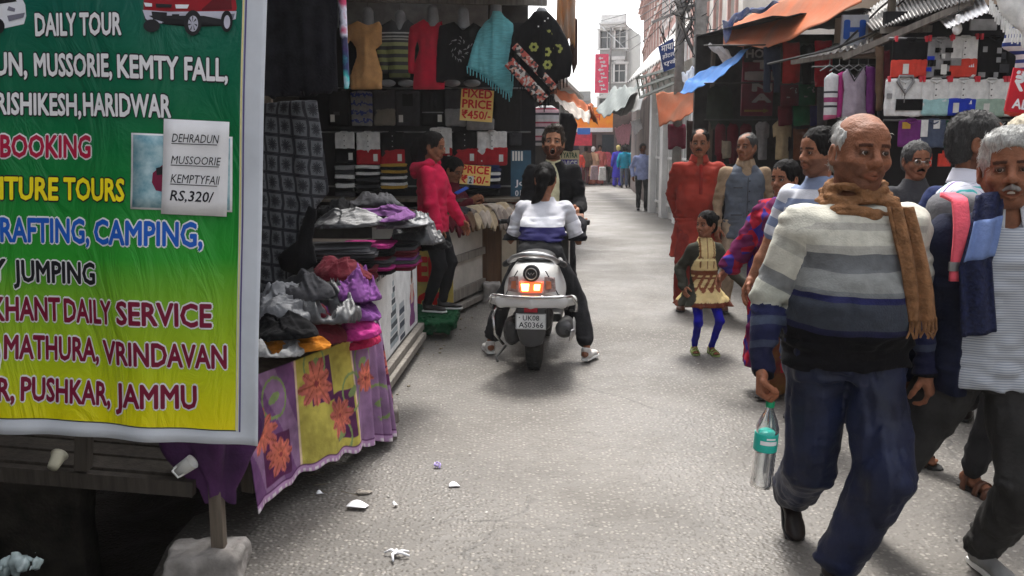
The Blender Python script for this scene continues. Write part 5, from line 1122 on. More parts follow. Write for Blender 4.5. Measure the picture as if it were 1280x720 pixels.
mb = MB(); lettering(mb, '₹', Vector((-.095, -.007, .0)), Vector((.07, 0, 0)), Vector((0, 0, .11)), 0, .03); lettering(mb, 'AL', Vector((-.08, -.007, -.105)), Vector((.09, 0, 0)), Vector((0, 0, .055)), 0, .03); mb.build('lettering', PW, rb)

# ---------------------------------------------------------------- dim stall in the middle right
ds = empty('stall_shed', (3.2, 12, 0), 0, 'dim open stall under the orange tarpaulin crowded with hanging clothes', 'stall')
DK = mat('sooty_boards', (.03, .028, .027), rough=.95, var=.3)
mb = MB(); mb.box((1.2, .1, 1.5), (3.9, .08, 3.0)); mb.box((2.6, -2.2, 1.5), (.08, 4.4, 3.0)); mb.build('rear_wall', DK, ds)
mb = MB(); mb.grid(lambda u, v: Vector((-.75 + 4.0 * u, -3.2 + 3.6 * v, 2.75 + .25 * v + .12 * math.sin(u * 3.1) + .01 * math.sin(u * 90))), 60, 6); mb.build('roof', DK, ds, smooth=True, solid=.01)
for px_, Y in ((887, 11.9), (1102, 7.7)):
    mb = MB(); p = at(px_, 200, Y); mb.box((p.x - 3.2, Y - 12, 1.4), (.05, .05, 2.8)); mb.build('post', OLDWOOD, ds)
for y0, Y in ((57, 9.4), (104, 10.2), (150, 10.6), (84, 7.75)):
    p = at(640, y0, Y); mb = MB(); mb.tube([((at(880, y0, Y).x if Y > 8 else at(1015, y0, Y).x) - 3.2, Y - 12, p.z), ((at(1100, y0, Y).x) - 3.2, Y - 12, p.z + .02)], .008); mb.build('rail', IRON, ds)
def hv(nm, x0, y0, x1, y1, Y, m, label, cat, shape='rect', **k):
    w_ = x1 - x0; 
    if shape == 'tee': P = [(x0, y0 + .12 * (y1 - y0)), (x0 + .3 * w_, y0), (x0 + .5 * w_, y0 + .06 * (y1 - y0)), (x0 + .7 * w_, y0), (x1, y0 + .12 * (y1 - y0)), (x1 - .04 * w_, y0 + .45 * (y1 - y0)), (x1 - .18 * w_, y0 + .42 * (y1 - y0)), (x1 - .16 * w_, y1), (x0 + .16 * w_, y1), (x0 + .18 * w_, y0 + .42 * (y1 - y0)), (x0 + .04 * w_, y0 + .45 * (y1 - y0))]
    elif shape == 'long': P = [(x0 + .06 * w_, y0 + .1 * (y1 - y0)), (x0 + .35 * w_, y0), (x0 + .5 * w_, y0 + .05 * (y1 - y0)), (x0 + .65 * w_, y0), (x1 - .06 * w_, y0 + .1 * (y1 - y0)), (x1, y0 + .8 * (y1 - y0)), (x1 - .14 * w_, y0 + .8 * (y1 - y0)), (x1 - .2 * w_, y1), (x0 + .2 * w_, y1), (x0 + .14 * w_, y0 + .8 * (y1 - y0)), (x0, y0 + .8 * (y1 - y0))]
    elif shape == 'trousers': P = [(x0, y0), (x1, y0), (x1, y1), (x0 + .58 * w_, y1), (x0 + .5 * w_, y0 + .4 * (y1 - y0)), (x0 + .42 * w_, y1), (x0, y1)]
    else: P = [(x0, y0), ((x0 + x1) / 2, y0 + 1), (x1, y0), (x1 + .5, (y0 + y1) / 2), (x1, y1), (x0, y1 + 1)]
    return hang(nm, P, Y, m, label, cat, k.pop('thick', .035), k.pop('edge', .06), res=.018, **k)
hv('trousers', 954, 58, 976, 116, 9.3, cloth('ink_blue', (.015, .02, .035)), 'ink blue trousers hanging in front of the red hotel sign', 'trousers', 'trousers')
hv('red_shawl', 978, 52, 1000, 104, 9.3, cloth('brick_red', (.26, .02, .018)), 'red shawl hanging under the orange tarpaulin, left one', 'shawl')
hv('red_shawl', 1018, 50, 1040, 108, 9.2, cloth('bright_red_cloth', (.40, .015, .03)), 'brighter red shawl with a dark band, right of the black top', 'shawl')
hv('black_blouse', 999, 54, 1018, 106, 9.3, BLACK, 'black top hanging between two red shawls', 'top', 'tee')
m_ = hv('tee_shirt', 975, 105, 998, 133, 10, cloth('wine_tee', (.09, .012, .02)), 'wine red tee shirt with a pale print, upper row of the dim stall', 't-shirt')
m2_ = hv('tee_shirt', 998, 104, 1019, 132, 10, GREENK, 'bottle green tee shirt with a pale print, upper row of the dim stall', 't-shirt')
for o in (m_, m2_):
    mb = MB(); rr = random.Random(2)
    for k in range(9): mb.box((rr.uniform(-.05, .05), -.04, -.1 + rr.uniform(-.05, .05)), (rr.uniform(.01, .03), .004, rr.uniform(.01, .03)))
    mb.build('print', GREYK, o)
hv('folded_cloth', 972, 132, 990, 157, 10.1, MAROONK, 'maroon folded cloth, lower row of the dim stall', 'cloth'); hv('folded_cloth', 991, 131, 1012, 157, 10.1, cloth('emerald', (.01, .13, .05)), 'emerald folded cloth, lower row of the dim stall', 'cloth'); hv('folded_cloth', 1012, 131, 1026, 157, 10.1, cloth('deep_blue', (.01, .015, .12)), 'deep blue folded cloth, lower row of the dim stall', 'cloth')
hv('dark_jacket', 1021, 108, 1034, 158, 9.0, DKGREY, 'charcoal jacket hanging beside the white patterned jumper', 'jacket')
hv('cream_jacket', 965, 150, 990, 200, 10.2, cloth('cream_wool', (.36, .29, .17)), 'cream jacket hanging low in the dim stall', 'jacket', 'tee'); hv('brown_blouse', 991, 160, 1010, 200, 10.2, cloth('russet', (.14, .05, .02)), 'russet top beside the cream jacket', 'top'); hv('dark_blouse', 1011, 158, 1029, 200, 10.2, DKGREY, 'charcoal top right of the russet one', 'top'); hv('pale_blouse', 1030, 160, 1042, 188, 10.2, cloth('pale_blue', (.2, .24, .34)), 'small pale blue top in the dim stall', 'top')
hv('dark_coat', 882, 106, 917, 162, 11, cloth('moss_dark', (.035, .045, .035)), 'dark moss coloured coats hanging left of the hotel sign', 'coat', 'long')
for i, (a, b_) in enumerate(((893, 908), (908, 924), (924, 941))): hv('tunic', a, 153, b_, 205, 10.8, MAROONK, 'maroon tunic hanging behind the grey waistcoat man, %s of three' % ('left', 'middle', 'right')[i], 'tunic', 'long', group='maroon tunics in a row')
hv('beige_bag', 902, 175, 914, 198, 10.6, cloth('dull_beige', (.22, .18, .13)), 'dull beige bag hanging in front of the maroon tunics', 'bag')
hv('orange_bag', 872, 128, 885, 166, 12.2, cloth('saffron', (.55, .2, .02)), 'saffron cloth bag hanging under the lower orange tarpaulin', 'bag'); hv('maroon_bag', 835, 155, 857, 186, 14, cloth('claret', (.16, .015, .04)), 'claret round bag hanging left of the red kurta man', 'bag', thick=.08)
hv('dark_shawl', 880, 100, 892, 150, 12.4, BLACK, 'black shawl at the street side of the dim stall', 'shawl'); hv('dark_shawl', 858, 150, 880, 200, 14.2, cloth('umber', (.05, .03, .025)), 'umber shawls hanging behind the red kurta man', 'shawl')
hv('grey_blouse', 944, 150, 962, 200, 10.9, GREYK, 'grey top hanging low behind the waistcoat man', 'top', 'tee')
# sweaters nearer, beside the folded shirts
WJ = stripes('white_pink_jumper', [(0, (.5, .1, .2)), (.15, (.6, .6, .6)), (.3, (.04, .04, .05)), (.34, (.6, .6, .6)), (.4, (.3, .05, .15)), (.5, (.62, .62, .62)), (.58, (.04, .04, .05)), (.62, (.65, .65, .65))], src=('obj', -.42, 0), axis=2)
hang('jumper', [(1030, 98), (1038, 90), (1048, 94), (1046, 148), (1029, 151)], 7.6, WJ, 'white jumper with black and pink bands hanging right of the charcoal jacket', 'jumper', .03, .05)
hang('jumper', [(1044, 94), (1054, 88), (1056, 145), (1045, 148)], 7.62, PINKK, 'pink jumper edge squeezed beside the lilac waistcoat', 'jumper', .03, .04)
lv = hang('knit_waistcoat', [(1053, 92), (1060, 84), (1068, 98), (1078, 84), (1083, 92), (1081, 110), (1084, 148), (1052, 148), (1055, 112)], 7.55, cloth('lilac_knit', (.40, .34, .40), bump=.7), 'lilac sleeveless v neck jumper with a dark neck edge', 'jumper', .035, .06)
mb = MB(); mb.tube([at(a, b_, 7.5) - lv.location for a, b_ in ((1060, 85), (1068, 101), (1078, 85))], .008, 6); mb.build('neck_edge', DKGREY, lv, smooth=True)
hv('cardigan', 1082, 82, 1094, 143, 7.5, cloth('plum_knit', (0, 0, 0)), 'plum cardigan beside the lilac jumper', 'cardigan'); hv('brown_scarf', 1094, 57, 1104, 138, 7.3, BROWNK, 'brown scarf hanging at the left edge of the folded shirts', 'scarf'); hv('rust_scarf', 1104, 62, 1112, 128, 7.35, MAROONK, 'dark maroon scarf next to the brown scarf', 'scarf')
for k in range(5): mb = MB(); p = at(1037 + 12 * k, 84, 7.6); mb.tube([(p.x - .08, p.y, p.z - .03), (p.x, p.y, p.z + .02), (p.x + .08, p.y, p.z - .03)], .005, 5); mb.tube([(p.x, p.y, p.z + .02), (p.x, p.y, p.z + .07)], .003, 5); tag(mb.build('coat_hanger', STEEL), 'thin wire hanger, %s from the left above the near jumpers' % ORD[k], 'hanger', 'wire hangers above the near jumpers')
# hotel sign with vertical letters
hsn = empty('hotel_sign', at(947, 100, 11.2), 0, 'maroon vertical hotel sign with pale letters and an arrow', 'sign'); kk = 11.2 / F
mb = MB(); mb.box((0, 0, 0), (38 * kk, .05, 86 * kk)); mb.build('board', mat('sign_maroon', lin(120, 15, 45), rough=.5, dirt=.3), hsn)
mb = MB(); mb.box((0, -.028, 31 * kk), (37 * kk, .008, 20 * kk)); mb.build('top_band', mat('sign_black', (.02, .02, .02), rough=.5), hsn)
mb = MB(); lettering(mb, 'HO', Vector((-.16, -.034, 26 * kk)), Vector((.21, 0, 0)), Vector((0, 0, .10)), 0, .03)
for k, s in enumerate('TINA'): lettering(mb, s, Vector((-.06, -.034, (13 - 13.2 * k) * kk)), Vector((.22, 0, 0)), Vector((0, 0, .098)), 0, .05)
mb.build('lettering', mat('pale_letter', (.45, .42, .40), rough=.6), hsn)
mb = MB(); z = -37 * kk; mb.add([Vector(q) for q in ((-.16, -.03, z - .012), (.08, -.03, z - .012), (.08, -.03, z - .03), (.15, -.03, z), (.08, -.03, z + .03), (.08, -.03, z + .012), (-.16, -.03, z + .012))], [(0, 1, 2, 3, 4, 5, 6)]); mb.build('arrow', mat('ochre_print', (.35, .22, .06)), hsn)
h2 = empty('letter_sign', at(1068, 38, 8.2), 0, 'white signboard with a large blue letter H above the stalls', 'sign'); kk = 8.2 / F
mb = MB(); mb.box((0, 0, 0), (32 * kk, .03, 36 * kk)); mb.build('board', mat('sign_white', (.6, .64, .7), rough=.5), h2)
mb = MB(); lettering(mb, 'H', Vector((-.09, -.017, -.07)), Vector((.17, 0, 0)), Vector((0, 0, .15)), 0, .05); mb.build('lettering', PB, h2)
mb = MB(); mb.tube([at(1050, 60, 8.1), at(1100, 10, 8.3), at(1150, -30, 8.5)], .010, 5); mb.tube([at(1095, 30, 8.0), at(1130, 0, 8.0), at(1150, -20, 8)], .008, 5); mb.tube([at(960, 80, 9), at(1040, 62, 8), at(1120, 30, 7.4), at(1190, 0, 7)], .012, 5); o = mb.build('wires', IRON); tag(o, 'slack wires strung above the right hand stalls', 'wires')
rf2 = empty('tin_roof', at(1050, 70, 8.2), 0, 'narrow rusty tin awning left of the folded shirts', 'roof'); L_ = rf2.location
mb = MB(); mb.grid(lambda u, v: lq(996, 76, 8.6) * (1 - u) * (1 - v) + lq(1092, 56, 7.6) * u * (1 - v) + lq(1035, 60, 9.4) * (1 - u) * v + lq(1090, 42, 8.8) * u * v + Vector((0, 0, .014 * math.sin(u * 70))), 70, 4); mb.build('tin_sheet', CORR, rf2, smooth=True, solid=.004)
L_ = rf2.location
mb = MB(); mb.beam(lq(990, 78, 8.6), lq(1095, 62, 7.6), .03, .04); mb.build('batten', GREYWOOD, rf2)
# ---------------------------------------------------------------- tarpaulins
def tarp(name, c, m, label, nu=40, nv=16, sag=.12, rip=.03, seed=0, cat='tarpaulin'):
    A, B, C_, D = [at(*q) for q in c]   # TL TR BL BR
    o0 = (A + B + C_ + D) / 4
    def fn(u, v):
        p = (A * (1 - u) + B * u) * v + (C_ * (1 - u) + D * u) * (1 - v)
        p = p + Vector((0, 0, -sag * math.sin(math.pi * u) * (.3 + .7 * (1 - v)))) + Vector((0, rip * math.sin(u * 17 + v * 3 + seed), rip * .8 * math.sin(u * 11 + v * 9 + seed) + rip * .5 * math.sin(u * 29 + seed)))
        return p - o0
    mb = MB(); mb.grid(fn, nu, nv); o = mb.build(name, m, smooth=True, solid=.004); o.location = o0; tag(o, label, cat); return o
ORT = mat('orange_tarp', (.46, .12, .045), rough=.75, col2=(.38, .14, .07), vscale=3, bump=.5, bscale=9, dirt=.35, spec=.12)
BLT = mat('blue_tarp', (.004, .10, .36), rough=.6, col2=(.006, .15, .45), vscale=4, bump=.4, bscale=10, spec=.15)
tarp('tarpaulin', [(906, 28, 11.4), (1085, -50, 8.2), (904, 56, 10.6), (1076, 0, 7.4)], ORT, 'large faded orange tarpaulin sagging over the dim stall', sag=.16, rip=.018)
tarp('tarpaulin', [(860, 98, 12.0), (940, 58, 10.2), (850, 118, 11.6), (908, 90, 9.8)], BLT, 'blue plastic tarpaulin slanting below the large orange one', sag=.04, rip=.018, seed=2)
tarp('tarpaulin', [(820, 117, 14.6), (888, 108, 13), (824, 157, 14.2), (866, 142, 12.8)], ORT, 'small orange tarpaulin hanging under the blue one', sag=.02, rip=.018, seed=4)
tarp('blue_rag', [(902, 26, 10.6), (976, 3, 9.4), (908, 60, 10.5), (925, 22, 10.2)], cloth('denim_blue', (.04, .07, .22), col2=(.2, .22, .3), vscale=9), 'torn blue cloth knotted over the edge of the large tarpaulin', seed=1, sag=-.10, rip=.03, cat='cloth')
tarp('white_flag', [(884, 55, 11.8), (906, 60, 11.2), (908, 82, 11.6), (921, 78, 11.2)], mat('white_plastic', (.7, .7, .72), rough=.4), 'white plastic flap under the corner of the large tarpaulin', seed=3, sag=.0, rip=.02, cat='flap')
tarp('white_flag', [(852, 92, 13.6), (878, 78, 12.8), (856, 108, 13.4), (874, 100, 12.8)], mat('bluish_plastic', (.5, .58, .72), rough=.3), 'pale bluish plastic sheet above the blue tarpaulin', seed=6, sag=.02, rip=.03, cat='flap')
mb = MB(); p = at(881, 80, 12.5); mb.box((p.x, 12.5, p.z - .1), (.13, .05, .65)); tag(mb.build('upright_plank', mat('reddish_board', (.10, .035, .03), rough=.8)), 'dark reddish board standing between the blue tarpaulin and the white flap', 'board')

# ---------------------------------------------------------------- white shopfront, pole, canopy, hindi sign
wsf = empty('shopfront', (3.2, 16, 0), 0, 'whitewashed shopfront with grey shutters beyond the stalls', 'shop')
mb = MB(); mb.box((1.05, 2.6, 1.6), (1.7, 5.2, 3.2)); mb.build('wall', WHT, wsf)
for i in range(4):
    mb = MB(); mb.box((.13, .16 + 1.62 * i, 1.55), (.16, .30, 3.1)); mb.build('pilaster', WHT, wsf, bevel=.01)
for i in range(3):
    d_ = empty('shutter', (0, 0, 0)); bpy.data.objects.remove(d_)
    mb = MB(); mb.box((.185, .97 + 1.62 * i, 1.3), (.03, 1.3, 2.3)); sh1 = mb.build('shutter', SHUT, wsf)
    mb = MB()
    for k in range(3): mb.box((.165, .97 - .5 + .5 * k + 1.62 * i, 1.3), (.02, .05, 2.3))
    for k in range(3): mb.box((.163, .97 + 1.62 * i, .3 + 1.0 * k), (.02, 1.3, .05))
    mb.build('shutter_frame', WHT, sh1)
can = empty('lean_to_roof', (2.6, 16, 3), 0, 'grey tin lean-to canopy above the white shopfront', 'roof'); L_ = can.location
mb = MB(); mb.grid(lambda u, v: lq(784, 104, 22) * (1 - u) * (1 - v) + lq(850, 60, 15.5) * u * (1 - v) + lq(816, 66, 24) * (1 - u) * v + lq(868, 20, 17) * u * v + Vector((0, 0, .03 * math.sin(u * 120))), 120, 4); mb.build('tin_sheet', CORR, can, smooth=True, solid=.01)
mb = MB()
for k in range(9):
    t = k / 8; q = lq(796, 98, 21) * (1 - t) + lq(852, 82, 15.2) * t; q2 = lq(800, 122, 21) * (1 - t) + lq(856, 98, 15.2) * t; mb.beam(q, q2, .05, .03)
for a, b_ in ((lq(796, 98, 21), lq(852, 82, 15.2)), (lq(800, 122, 21), lq(856, 98, 15.2)), (lq(798, 110, 21), lq(854, 90, 15.2))): mb.beam(a, b_, .05, .05)
mb.build('railing', mat('grey_green_iron', (.25, .27, .24), rough=.7, dirt=.4), can)
pl = at(848, 120, 14); pole = empty('utility_pole', (pl.x, 14, 0), 0, 'grey iron utility pole with a tangle of wires beside the white shopfront', 'pole')
mb = MB(); mb.tube([(0, 0, 1.0), (0, 0, 6.5)], .075, 12); mb.build('shaft', mat('galvanised', (.36, .36, .35), rough=.6, metal=.3, dirt=.4), pole, smooth=True)
for a, b_ in (((846, 20), (873, 78)), ((873, 0), (868, 70)), ((815, 28), (905, -8)), ((868, 22), (848, 52)), ((884, 20), (872, 60)), ((842, 0), (862, 14))):
    mb = MB(); A = at(*a, 13.8) - pole.location; B = at(*b_, 13.9) - pole.location; mb.beam(A, B, .04, .04); mb.build('bracket', STEEL, pole)
mb = MB(); mb.box(at(875, 40, 13.7) - pole.location, (.16, .12, 1.0)); mb.build('junction_box', STEEL, pole)
mb = MB(); rr = random.Random(9)
for k in range(34):
    a = at(rr.uniform(838, 885), rr.uniform(-20, 40), 13.8 + rr.uniform(-.3, .3)); b_ = at(rr.uniform(815, 910), rr.uniform(-30, 80), 13.8 + rr.uniform(-.4, 2)); c = (a + b_) / 2 + Vector((rr.uniform(-.2, .2), 0, -rr.uniform(.1, .5)))
    mb.tube([a, (a + c) / 2 + Vector((0, 0, -.06)), c, (b_ + c) / 2 + Vector((0, 0, -.06)), b_], .008, 4)
for k in range(7):
    a = at(848 + k, 8 - 6 * k, 13.8); b_ = Vector((5.0 - .5 * k, 45, 7 + .4 * k)); c = (a + b_) / 2 - Vector((0, 0, .7)); mb.tube([a, a * .6 + c * .4 - Vector((0, 0, .1)), c, b_], .010, 4)
tag(mb.build('tangled_wires', BPLAST), 'tangle of thin black wires round the utility pole', 'wires')
hi = empty('hindi_sign', at(833, 68, 13.4), 0, 'blue hanging signboard with white Hindi lettering on the pole', 'sign'); L_ = hi.location
mb = MB(); mb.prism([lq(823, 58, 13.4), lq(830, 90, 13.4), lq(844, 84, 13.4), lq(842, 47, 13.4)], (0, 0, 0), (0, .03, 0)); mb.build('board', mat('sign_blue', lin(35, 60, 120), rough=.5, dirt=.2), hi)
mb = MB(); 
for k, s in enumerate(('माया', 'होटल', 'एवं')): lettering(mb, s, lq(826.5 + 1.5 * k, 65.5 + 9.5 * k, 13.38), lq(841, 60.5 + 9.5 * k, 13.38) - lq(826, 65.5 + 9.5 * k, 13.38), Vector((0, 0, .085)), 0, .02, lift=.002)
mb.build('lettering', PW, hi)
# dark shops further down, awnings, far signs
fs_ = empty('shop_row', (3.48, 21.5, 0), 0, 'row of dark shop openings with goods outside, far right of the lane', 'shop')
mb = MB(); mb.box((1.6, 6.2, 1.45), (2.2, 12.4, 2.9), 0, Matrix.Rotation(-.09, 3, 'Z')); mb.build('wall', mat('dim_shop', (.16, .12, .11), rough=.9, var=.3, vscale=1), fs_)
for i in range(5):
    mb = MB(); mb.box((.30 + .22 * i, .5 + 2.6 * i, 1.5), (.12, .2, 3.0)); mb.build('post', (WHT, SHUT)[i % 2], fs_)
tarp('awning', [(768, 108, 33), (800, 104, 24), (744, 140, 32), (780, 132, 23)], mat('awning_dark', (.13, .15, .14), rough=.7), 'dark green cloth awning reaching over the lane', sag=.2, rip=.06, cat='awning')
tarp('awning', [(776, 118, 29), (808, 112, 22), (764, 142, 28), (800, 136, 21.5)], CORR, 'grey tin awning in front of the dark green one', sag=.1, rip=.03, cat='awning')
tarp('cloth_banner', [(768, 160, 27), (790, 152, 25), (772, 180, 27), (786, 180, 25)], cloth('faded_pink', (.5, .22, .25)), 'faded pink cloth hanging outside the dark shops', sag=.02, rip=.03, cat='banner')
tarp('cloth_banner', [(788, 152, 25), (800, 148, 24), (793, 170, 25), (803, 160, 24)], mat('white_plastic', (0, 0, 0)), 'white tilted board outside the dark shops', sag=.0, rip=.01, cat='board')
for i, (px_, py, wd, hh, m, nm) in enumerate(((826, 238, .62, .32, 'brown', .1), (825, 222, .55, .28, 'pale', .2), (829, 210, .5, .22, 'grey', .3))):
    g = ground(826, 241); z0 = (0, .33, .62)[i]; mb = MB(); mb.box((g.x + .1 + .03 * i, g.y, z0 + hh / 2), (wd, .4, hh)); tag(mb.build('goods_crate', (BRWOOD, CREAMB, GREYWOOD)[i], bevel=.01), '%s wooden crate, %s of the pile by the white shopfront' % (m, ('lowest', 'middle', 'topmost')[i]), 'crate', 'crates piled by the white shopfront')
# left awnings beyond the stall
tarp('awning', [(690, 104, 13), (742, 132, 16), (688, 118, 12.6), (740, 140, 15)], ORT, 'thin orange cloth awning jutting from the far left stalls', sag=.05, rip=.03, cat='awning')
tarp('awning', [(690, 118, 12.5), (740, 140, 14.5), (700, 132, 12), (736, 153, 13.5)], cloth('canvas', (.5, .45, .4)), 'off-white canvas awning under the thin orange one', sag=.05, rip=.03, cat='awning')
tarp('awning', [(734, 130, 14.6), (742, 138, 14), (738, 148, 14.4), (748, 156, 14)], ORT, 'small orange flap at the tip of the left awnings', sag=.0, rip=.02, cat='awning')
tarp('cloth_banner', [(697, -10, 8.9), (720, -14, 8.6), (695, 46, 8.9), (718, 56, 8.6)], cloth('orange_cloth', (.52, .22, .07), col2=(.45, .35, .28), vscale=2.2), 'orange and white cloth flap hanging at the end of the left stall roof', sag=0, rip=.03, cat='banner')
hang('dark_shawl', [(714, 20), (722, 24), (722, 80), (716, 95), (712, 60)], 8.9, cloth('umber', (0, 0, 0)), 'umber shawl hanging beyond the black poncho', 'shawl', .03, .04)
ls = empty('stall_shed', (.5, 13, 0), 0, 'far left stall beyond the display rack with dark goods', 'stall')
mb = MB(); mb.box((-.75, 1.5, 1.2), (1.6, 5.0, 2.4), 0, Matrix.Rotation(-.14, 3, 'Z')); mb.build('wall', DK, ls)
mb = MB(); mb.box((-.55, 1.5, 2.45), (2.1, 5.2, .06), 0, Matrix.Rotation(-.14, 3, 'Z')); mb.build('roof', CORR, ls)
# standing posters behind the shouting man
def poster(x0, y0, x1, y1, Y, base, label, lines, nm='poster_board'):
    a = at(x0, y0, Y); b_ = at(x1, y1, Y); r = empty(nm, ((a.x + b_.x) / 2, Y, b_.z), 0, label, 'poster'); L = r.location; w_ = b_.x - a.x; h_ = a.z - b_.z
    mb = MB(); mb.box((0, .02, h_ / 2), (w_, .03, h_)); mb.build('board', base, r)
    for (t, u0, v0, u1, v1, m, bgm) in lines:   # fractions from top-left
        P = Vector((-w_ / 2 + u0 * w_, .0, h_ * (1 - v1))); 
        if bgm: mb = MB(); mb.box((P.x + (u1 - u0) * w_ / 2, .003, P.z + h_ * (v1 - v0) / 2), ((u1 - u0) * w_, .004, h_ * (v1 - v0))); mb.build('print_block', bgm, r)
        if t: mb = MB(); lettering(mb, t, P + Vector((w_ * .01, 0, h_ * (v1 - v0) * .12)), Vector(((u1 - u0) * w_ * .97, 0, 0)), Vector((0, 0, h_ * (v1 - v0) * .75)), 0, .03, lift=.002); mb.build('lettering', m, r)
    return r
CRMP = mat('poster_cream', lin(225, 215, 175), rough=.6); VIOP = printmat('print_violet', lin(70, 60, 150)); ORP = printmat('print_orange', lin(225, 110, 20)); GRP = printmat('print_green', lin(40, 90, 60))
poster(671, 188, 723, 290, 14.5, CRMP, 'cream tour poster board standing behind the shouting man', [('CHARDHAM YATRA', .0, .015, .97, .10, GRP, None), ('DAILY SERVICE', 0, .11, .96, .225, PW, VIOP), ('GANGA YATRA', .02, .235, .96, .31, ORP, None), ('TOURS', .06, .32, .72, .46, PY, ORP), ('', .72, .34, .95, .6, PY, printmat('pinkp', lin(200, 110, 150))), ('', .05, .78, .95, .95, PB, printmat('bluep', lin(120, 160, 190)))])
poster(657, 187, 672, 232, 13.6, PR, 'red and yellow poster half hidden left of the shouting man', [('C', .25, .45, .95, .85, PY, None), ('', .1, .1, .9, .3, PY, PW)])
g2 = poster(642, 224, 664, 268, 10.4, mat('silver_frame', (.4, .42, .42), rough=.4), 'small framed poster leaning beside the brown cabinet', [('', .1, .08, .9, .92, PW, mat('pale_green_print', (.25, .4, .32))), ('', .3, .4, .7, .85, PW, PR)])
# far shop front with orange and white fascia
fo = empty('far_shop', (4.0, 38, 0), 0, 'far shop with an orange and white fascia sign at the bend', 'shop')
L_ = fo.location
mb = MB(); mb.box((-.2, 1.2, 1.6), (5.6, 2, 3.1)); mb.build('wall', mat('dim_shop', (0, 0, 0)), fo)
A = lq(718, 134, 38); B = lq(766, 165, 38); 
mb = MB(); mb.box(((A.x + B.x) / 2, .1, (A.z + B.z) / 2), (B.x - A.x, .1, A.z - B.z)); mb.build('fascia', mat('fascia_orange', lin(250, 165, 40), rough=.5, col2=lin(245, 120, 40), vscale=1.5), fo)
mb = MB(); mb.box(((A.x + B.x) / 2, .04, B.z + .09), (B.x - A.x, .02, .18)); mb.build('fascia_strip', CARD, fo)
mb = MB(); lettering(mb, 'होटल', Vector((A.x + .5, .03, B.z + .45)), Vector((.62, 0, 0)), Vector((0, 0, .38)), 0, .02); mb.build('lettering', PR, fo)
mb = MB(); a = lq(715, 166, 37); b_ = lq(740, 182, 37); mb.box(((a.x + b_.x) / 2, -.9, (a.z + b_.z) / 2), (b_.x - a.x, .06, a.z - b_.z)); mb.build('side_sign', mat('fascia_red', lin(200, 50, 70)), fo)
mb = MB(); a = lq(722, 160, 36.8); b_ = lq(738, 168, 36.8); mb.box(((a.x + b_.x) / 2, -1.1, (a.z + b_.z) / 2), (b_.x - a.x, .06, a.z - b_.z)); mb.build('side_sign', mat('fascia_blue', lin(40, 100, 180)), fo)
for k, c in enumerate(((.03, .03, .05), (.06, .02, .02), (.03, .04, .05), (.02, .02, .02), (.06, .04, .04))): mb = MB(); mb.box((-1.4 + .75 * k, .15, 1.35), (.5, .1, 1.5)); mb.build('hanging_goods', cloth('fg%d' % k, c), fo)
vs_ = empty('vertical_sign', at(752, 92, 46), 0, 'tall red and white vertical sign far up the lane', 'sign'); kk = 46 / F
mb = MB(); mb.box((0, 0, 0), (16 * kk, .2, 46 * kk)); mb.build('board', mat('sign_pinkish', lin(225, 60, 100), rough=.5), vs_)
mb = MB(); 
for k in range(9): mb.box((-.06 + .09 * (k % 3), -.12, (18 - 4.6 * k) * kk), (.22 + .05 * (k % 2), .02, .055)); mb.box((.0 + .1 * ((k * 2) % 3 - 1), -.12, (18 - 4.6 * k) * kk), (.05, .02, .14))
mb.build('lettering', PW, vs_)
mb = MB(); mb.tube([(vs_.location.x + .45, 46.1, 0), (vs_.location.x + .45, 46.1, 7.6)], .05); tag(mb.build('sign_pole', STEEL), 'thin pole carrying the tall red and white sign', 'pole')
# ---------------------------------------------------------------- litter on the road
def litter_flat(px_, py, w_, d_, rz, m, label):
    g = ground(px_, py); mb = MB(); mb.grid(lambda u, v: Vector(((u - .5) * w_, (v - .5) * d_, .006 + .012 * math.sin(u * 4) * v)), 6, 6); o = mb.build('paper_scrap', m, smooth=True, solid=.0008); o.location = (g.x, g.y, .008); o.rotation_euler = (0, 0, rz); tag(o, label, 'litter')
litter_flat(447, 635, .085, .05, -.2, PAPER, 'flat white paper scrap on the asphalt, largest one')
litter_flat(568, 610, .05, .028, .1, PAPER, 'small white paper scrap near the middle of the road')
litter_flat(494, 634, .02, .02, .6, PAPER, 'tiny white scrap right of the large paper scrap')
litter_flat(400, 620, .03, .015, .3, PAPER, 'tiny pale scrap at the edge of the stall shade')
crumple('wrapper', ground(547, 586) + Vector((0, 0, .02)), (.022, .03, .022), 3, mat('lilac_wrapper', (.5, .4, .75), rough=.3), 'crumpled lilac sweet wrapper on the road', 'litter', res=.004)
crumple('wrapper', ground(455, 617) + Vector((0, 0, .008)), (.055, .03, .012), 6, cloth('dun_litter', (.3, .27, .23)), 'dun torn net scrap above the large paper scrap', 'litter', res=.004)
mb = MB(); g = ground(495, 695)
for a, ln in ((.1, .05), (2.6, .045), (-1.9, .06), (-.6, .055), (1.5, .02)):
    mb.tube([g + Vector((0, 0, .012)), g + Vector((math.cos(a) * ln * .5, math.sin(a) * ln * .5, .02)), g + Vector((math.cos(a + .3) * ln, math.sin(a + .3) * ln, .008))], [.008, .005, .004], 6)
tag(mb.build('twisted_wrapper', PAPER, smooth=True), 'white twisted plastic knot on the road, nearest the camera', 'litter')
rr = random.Random(21); lf = MB()
for k in range(170):
    x = rr.uniform(-1.2, 3.5); y = rr.uniform(3.0, 14) ; s_ = rr.uniform(.004, .014); a = rr.uniform(0, 6)
    lf.box((x, y, .008), (s_, s_ * .6, .004), 0, Matrix.Rotation(a, 3, 'Z'))
lf.build('grit', mat('pale_grit', (.45, .43, .4)), kind='stuff')
mb = MB(); 
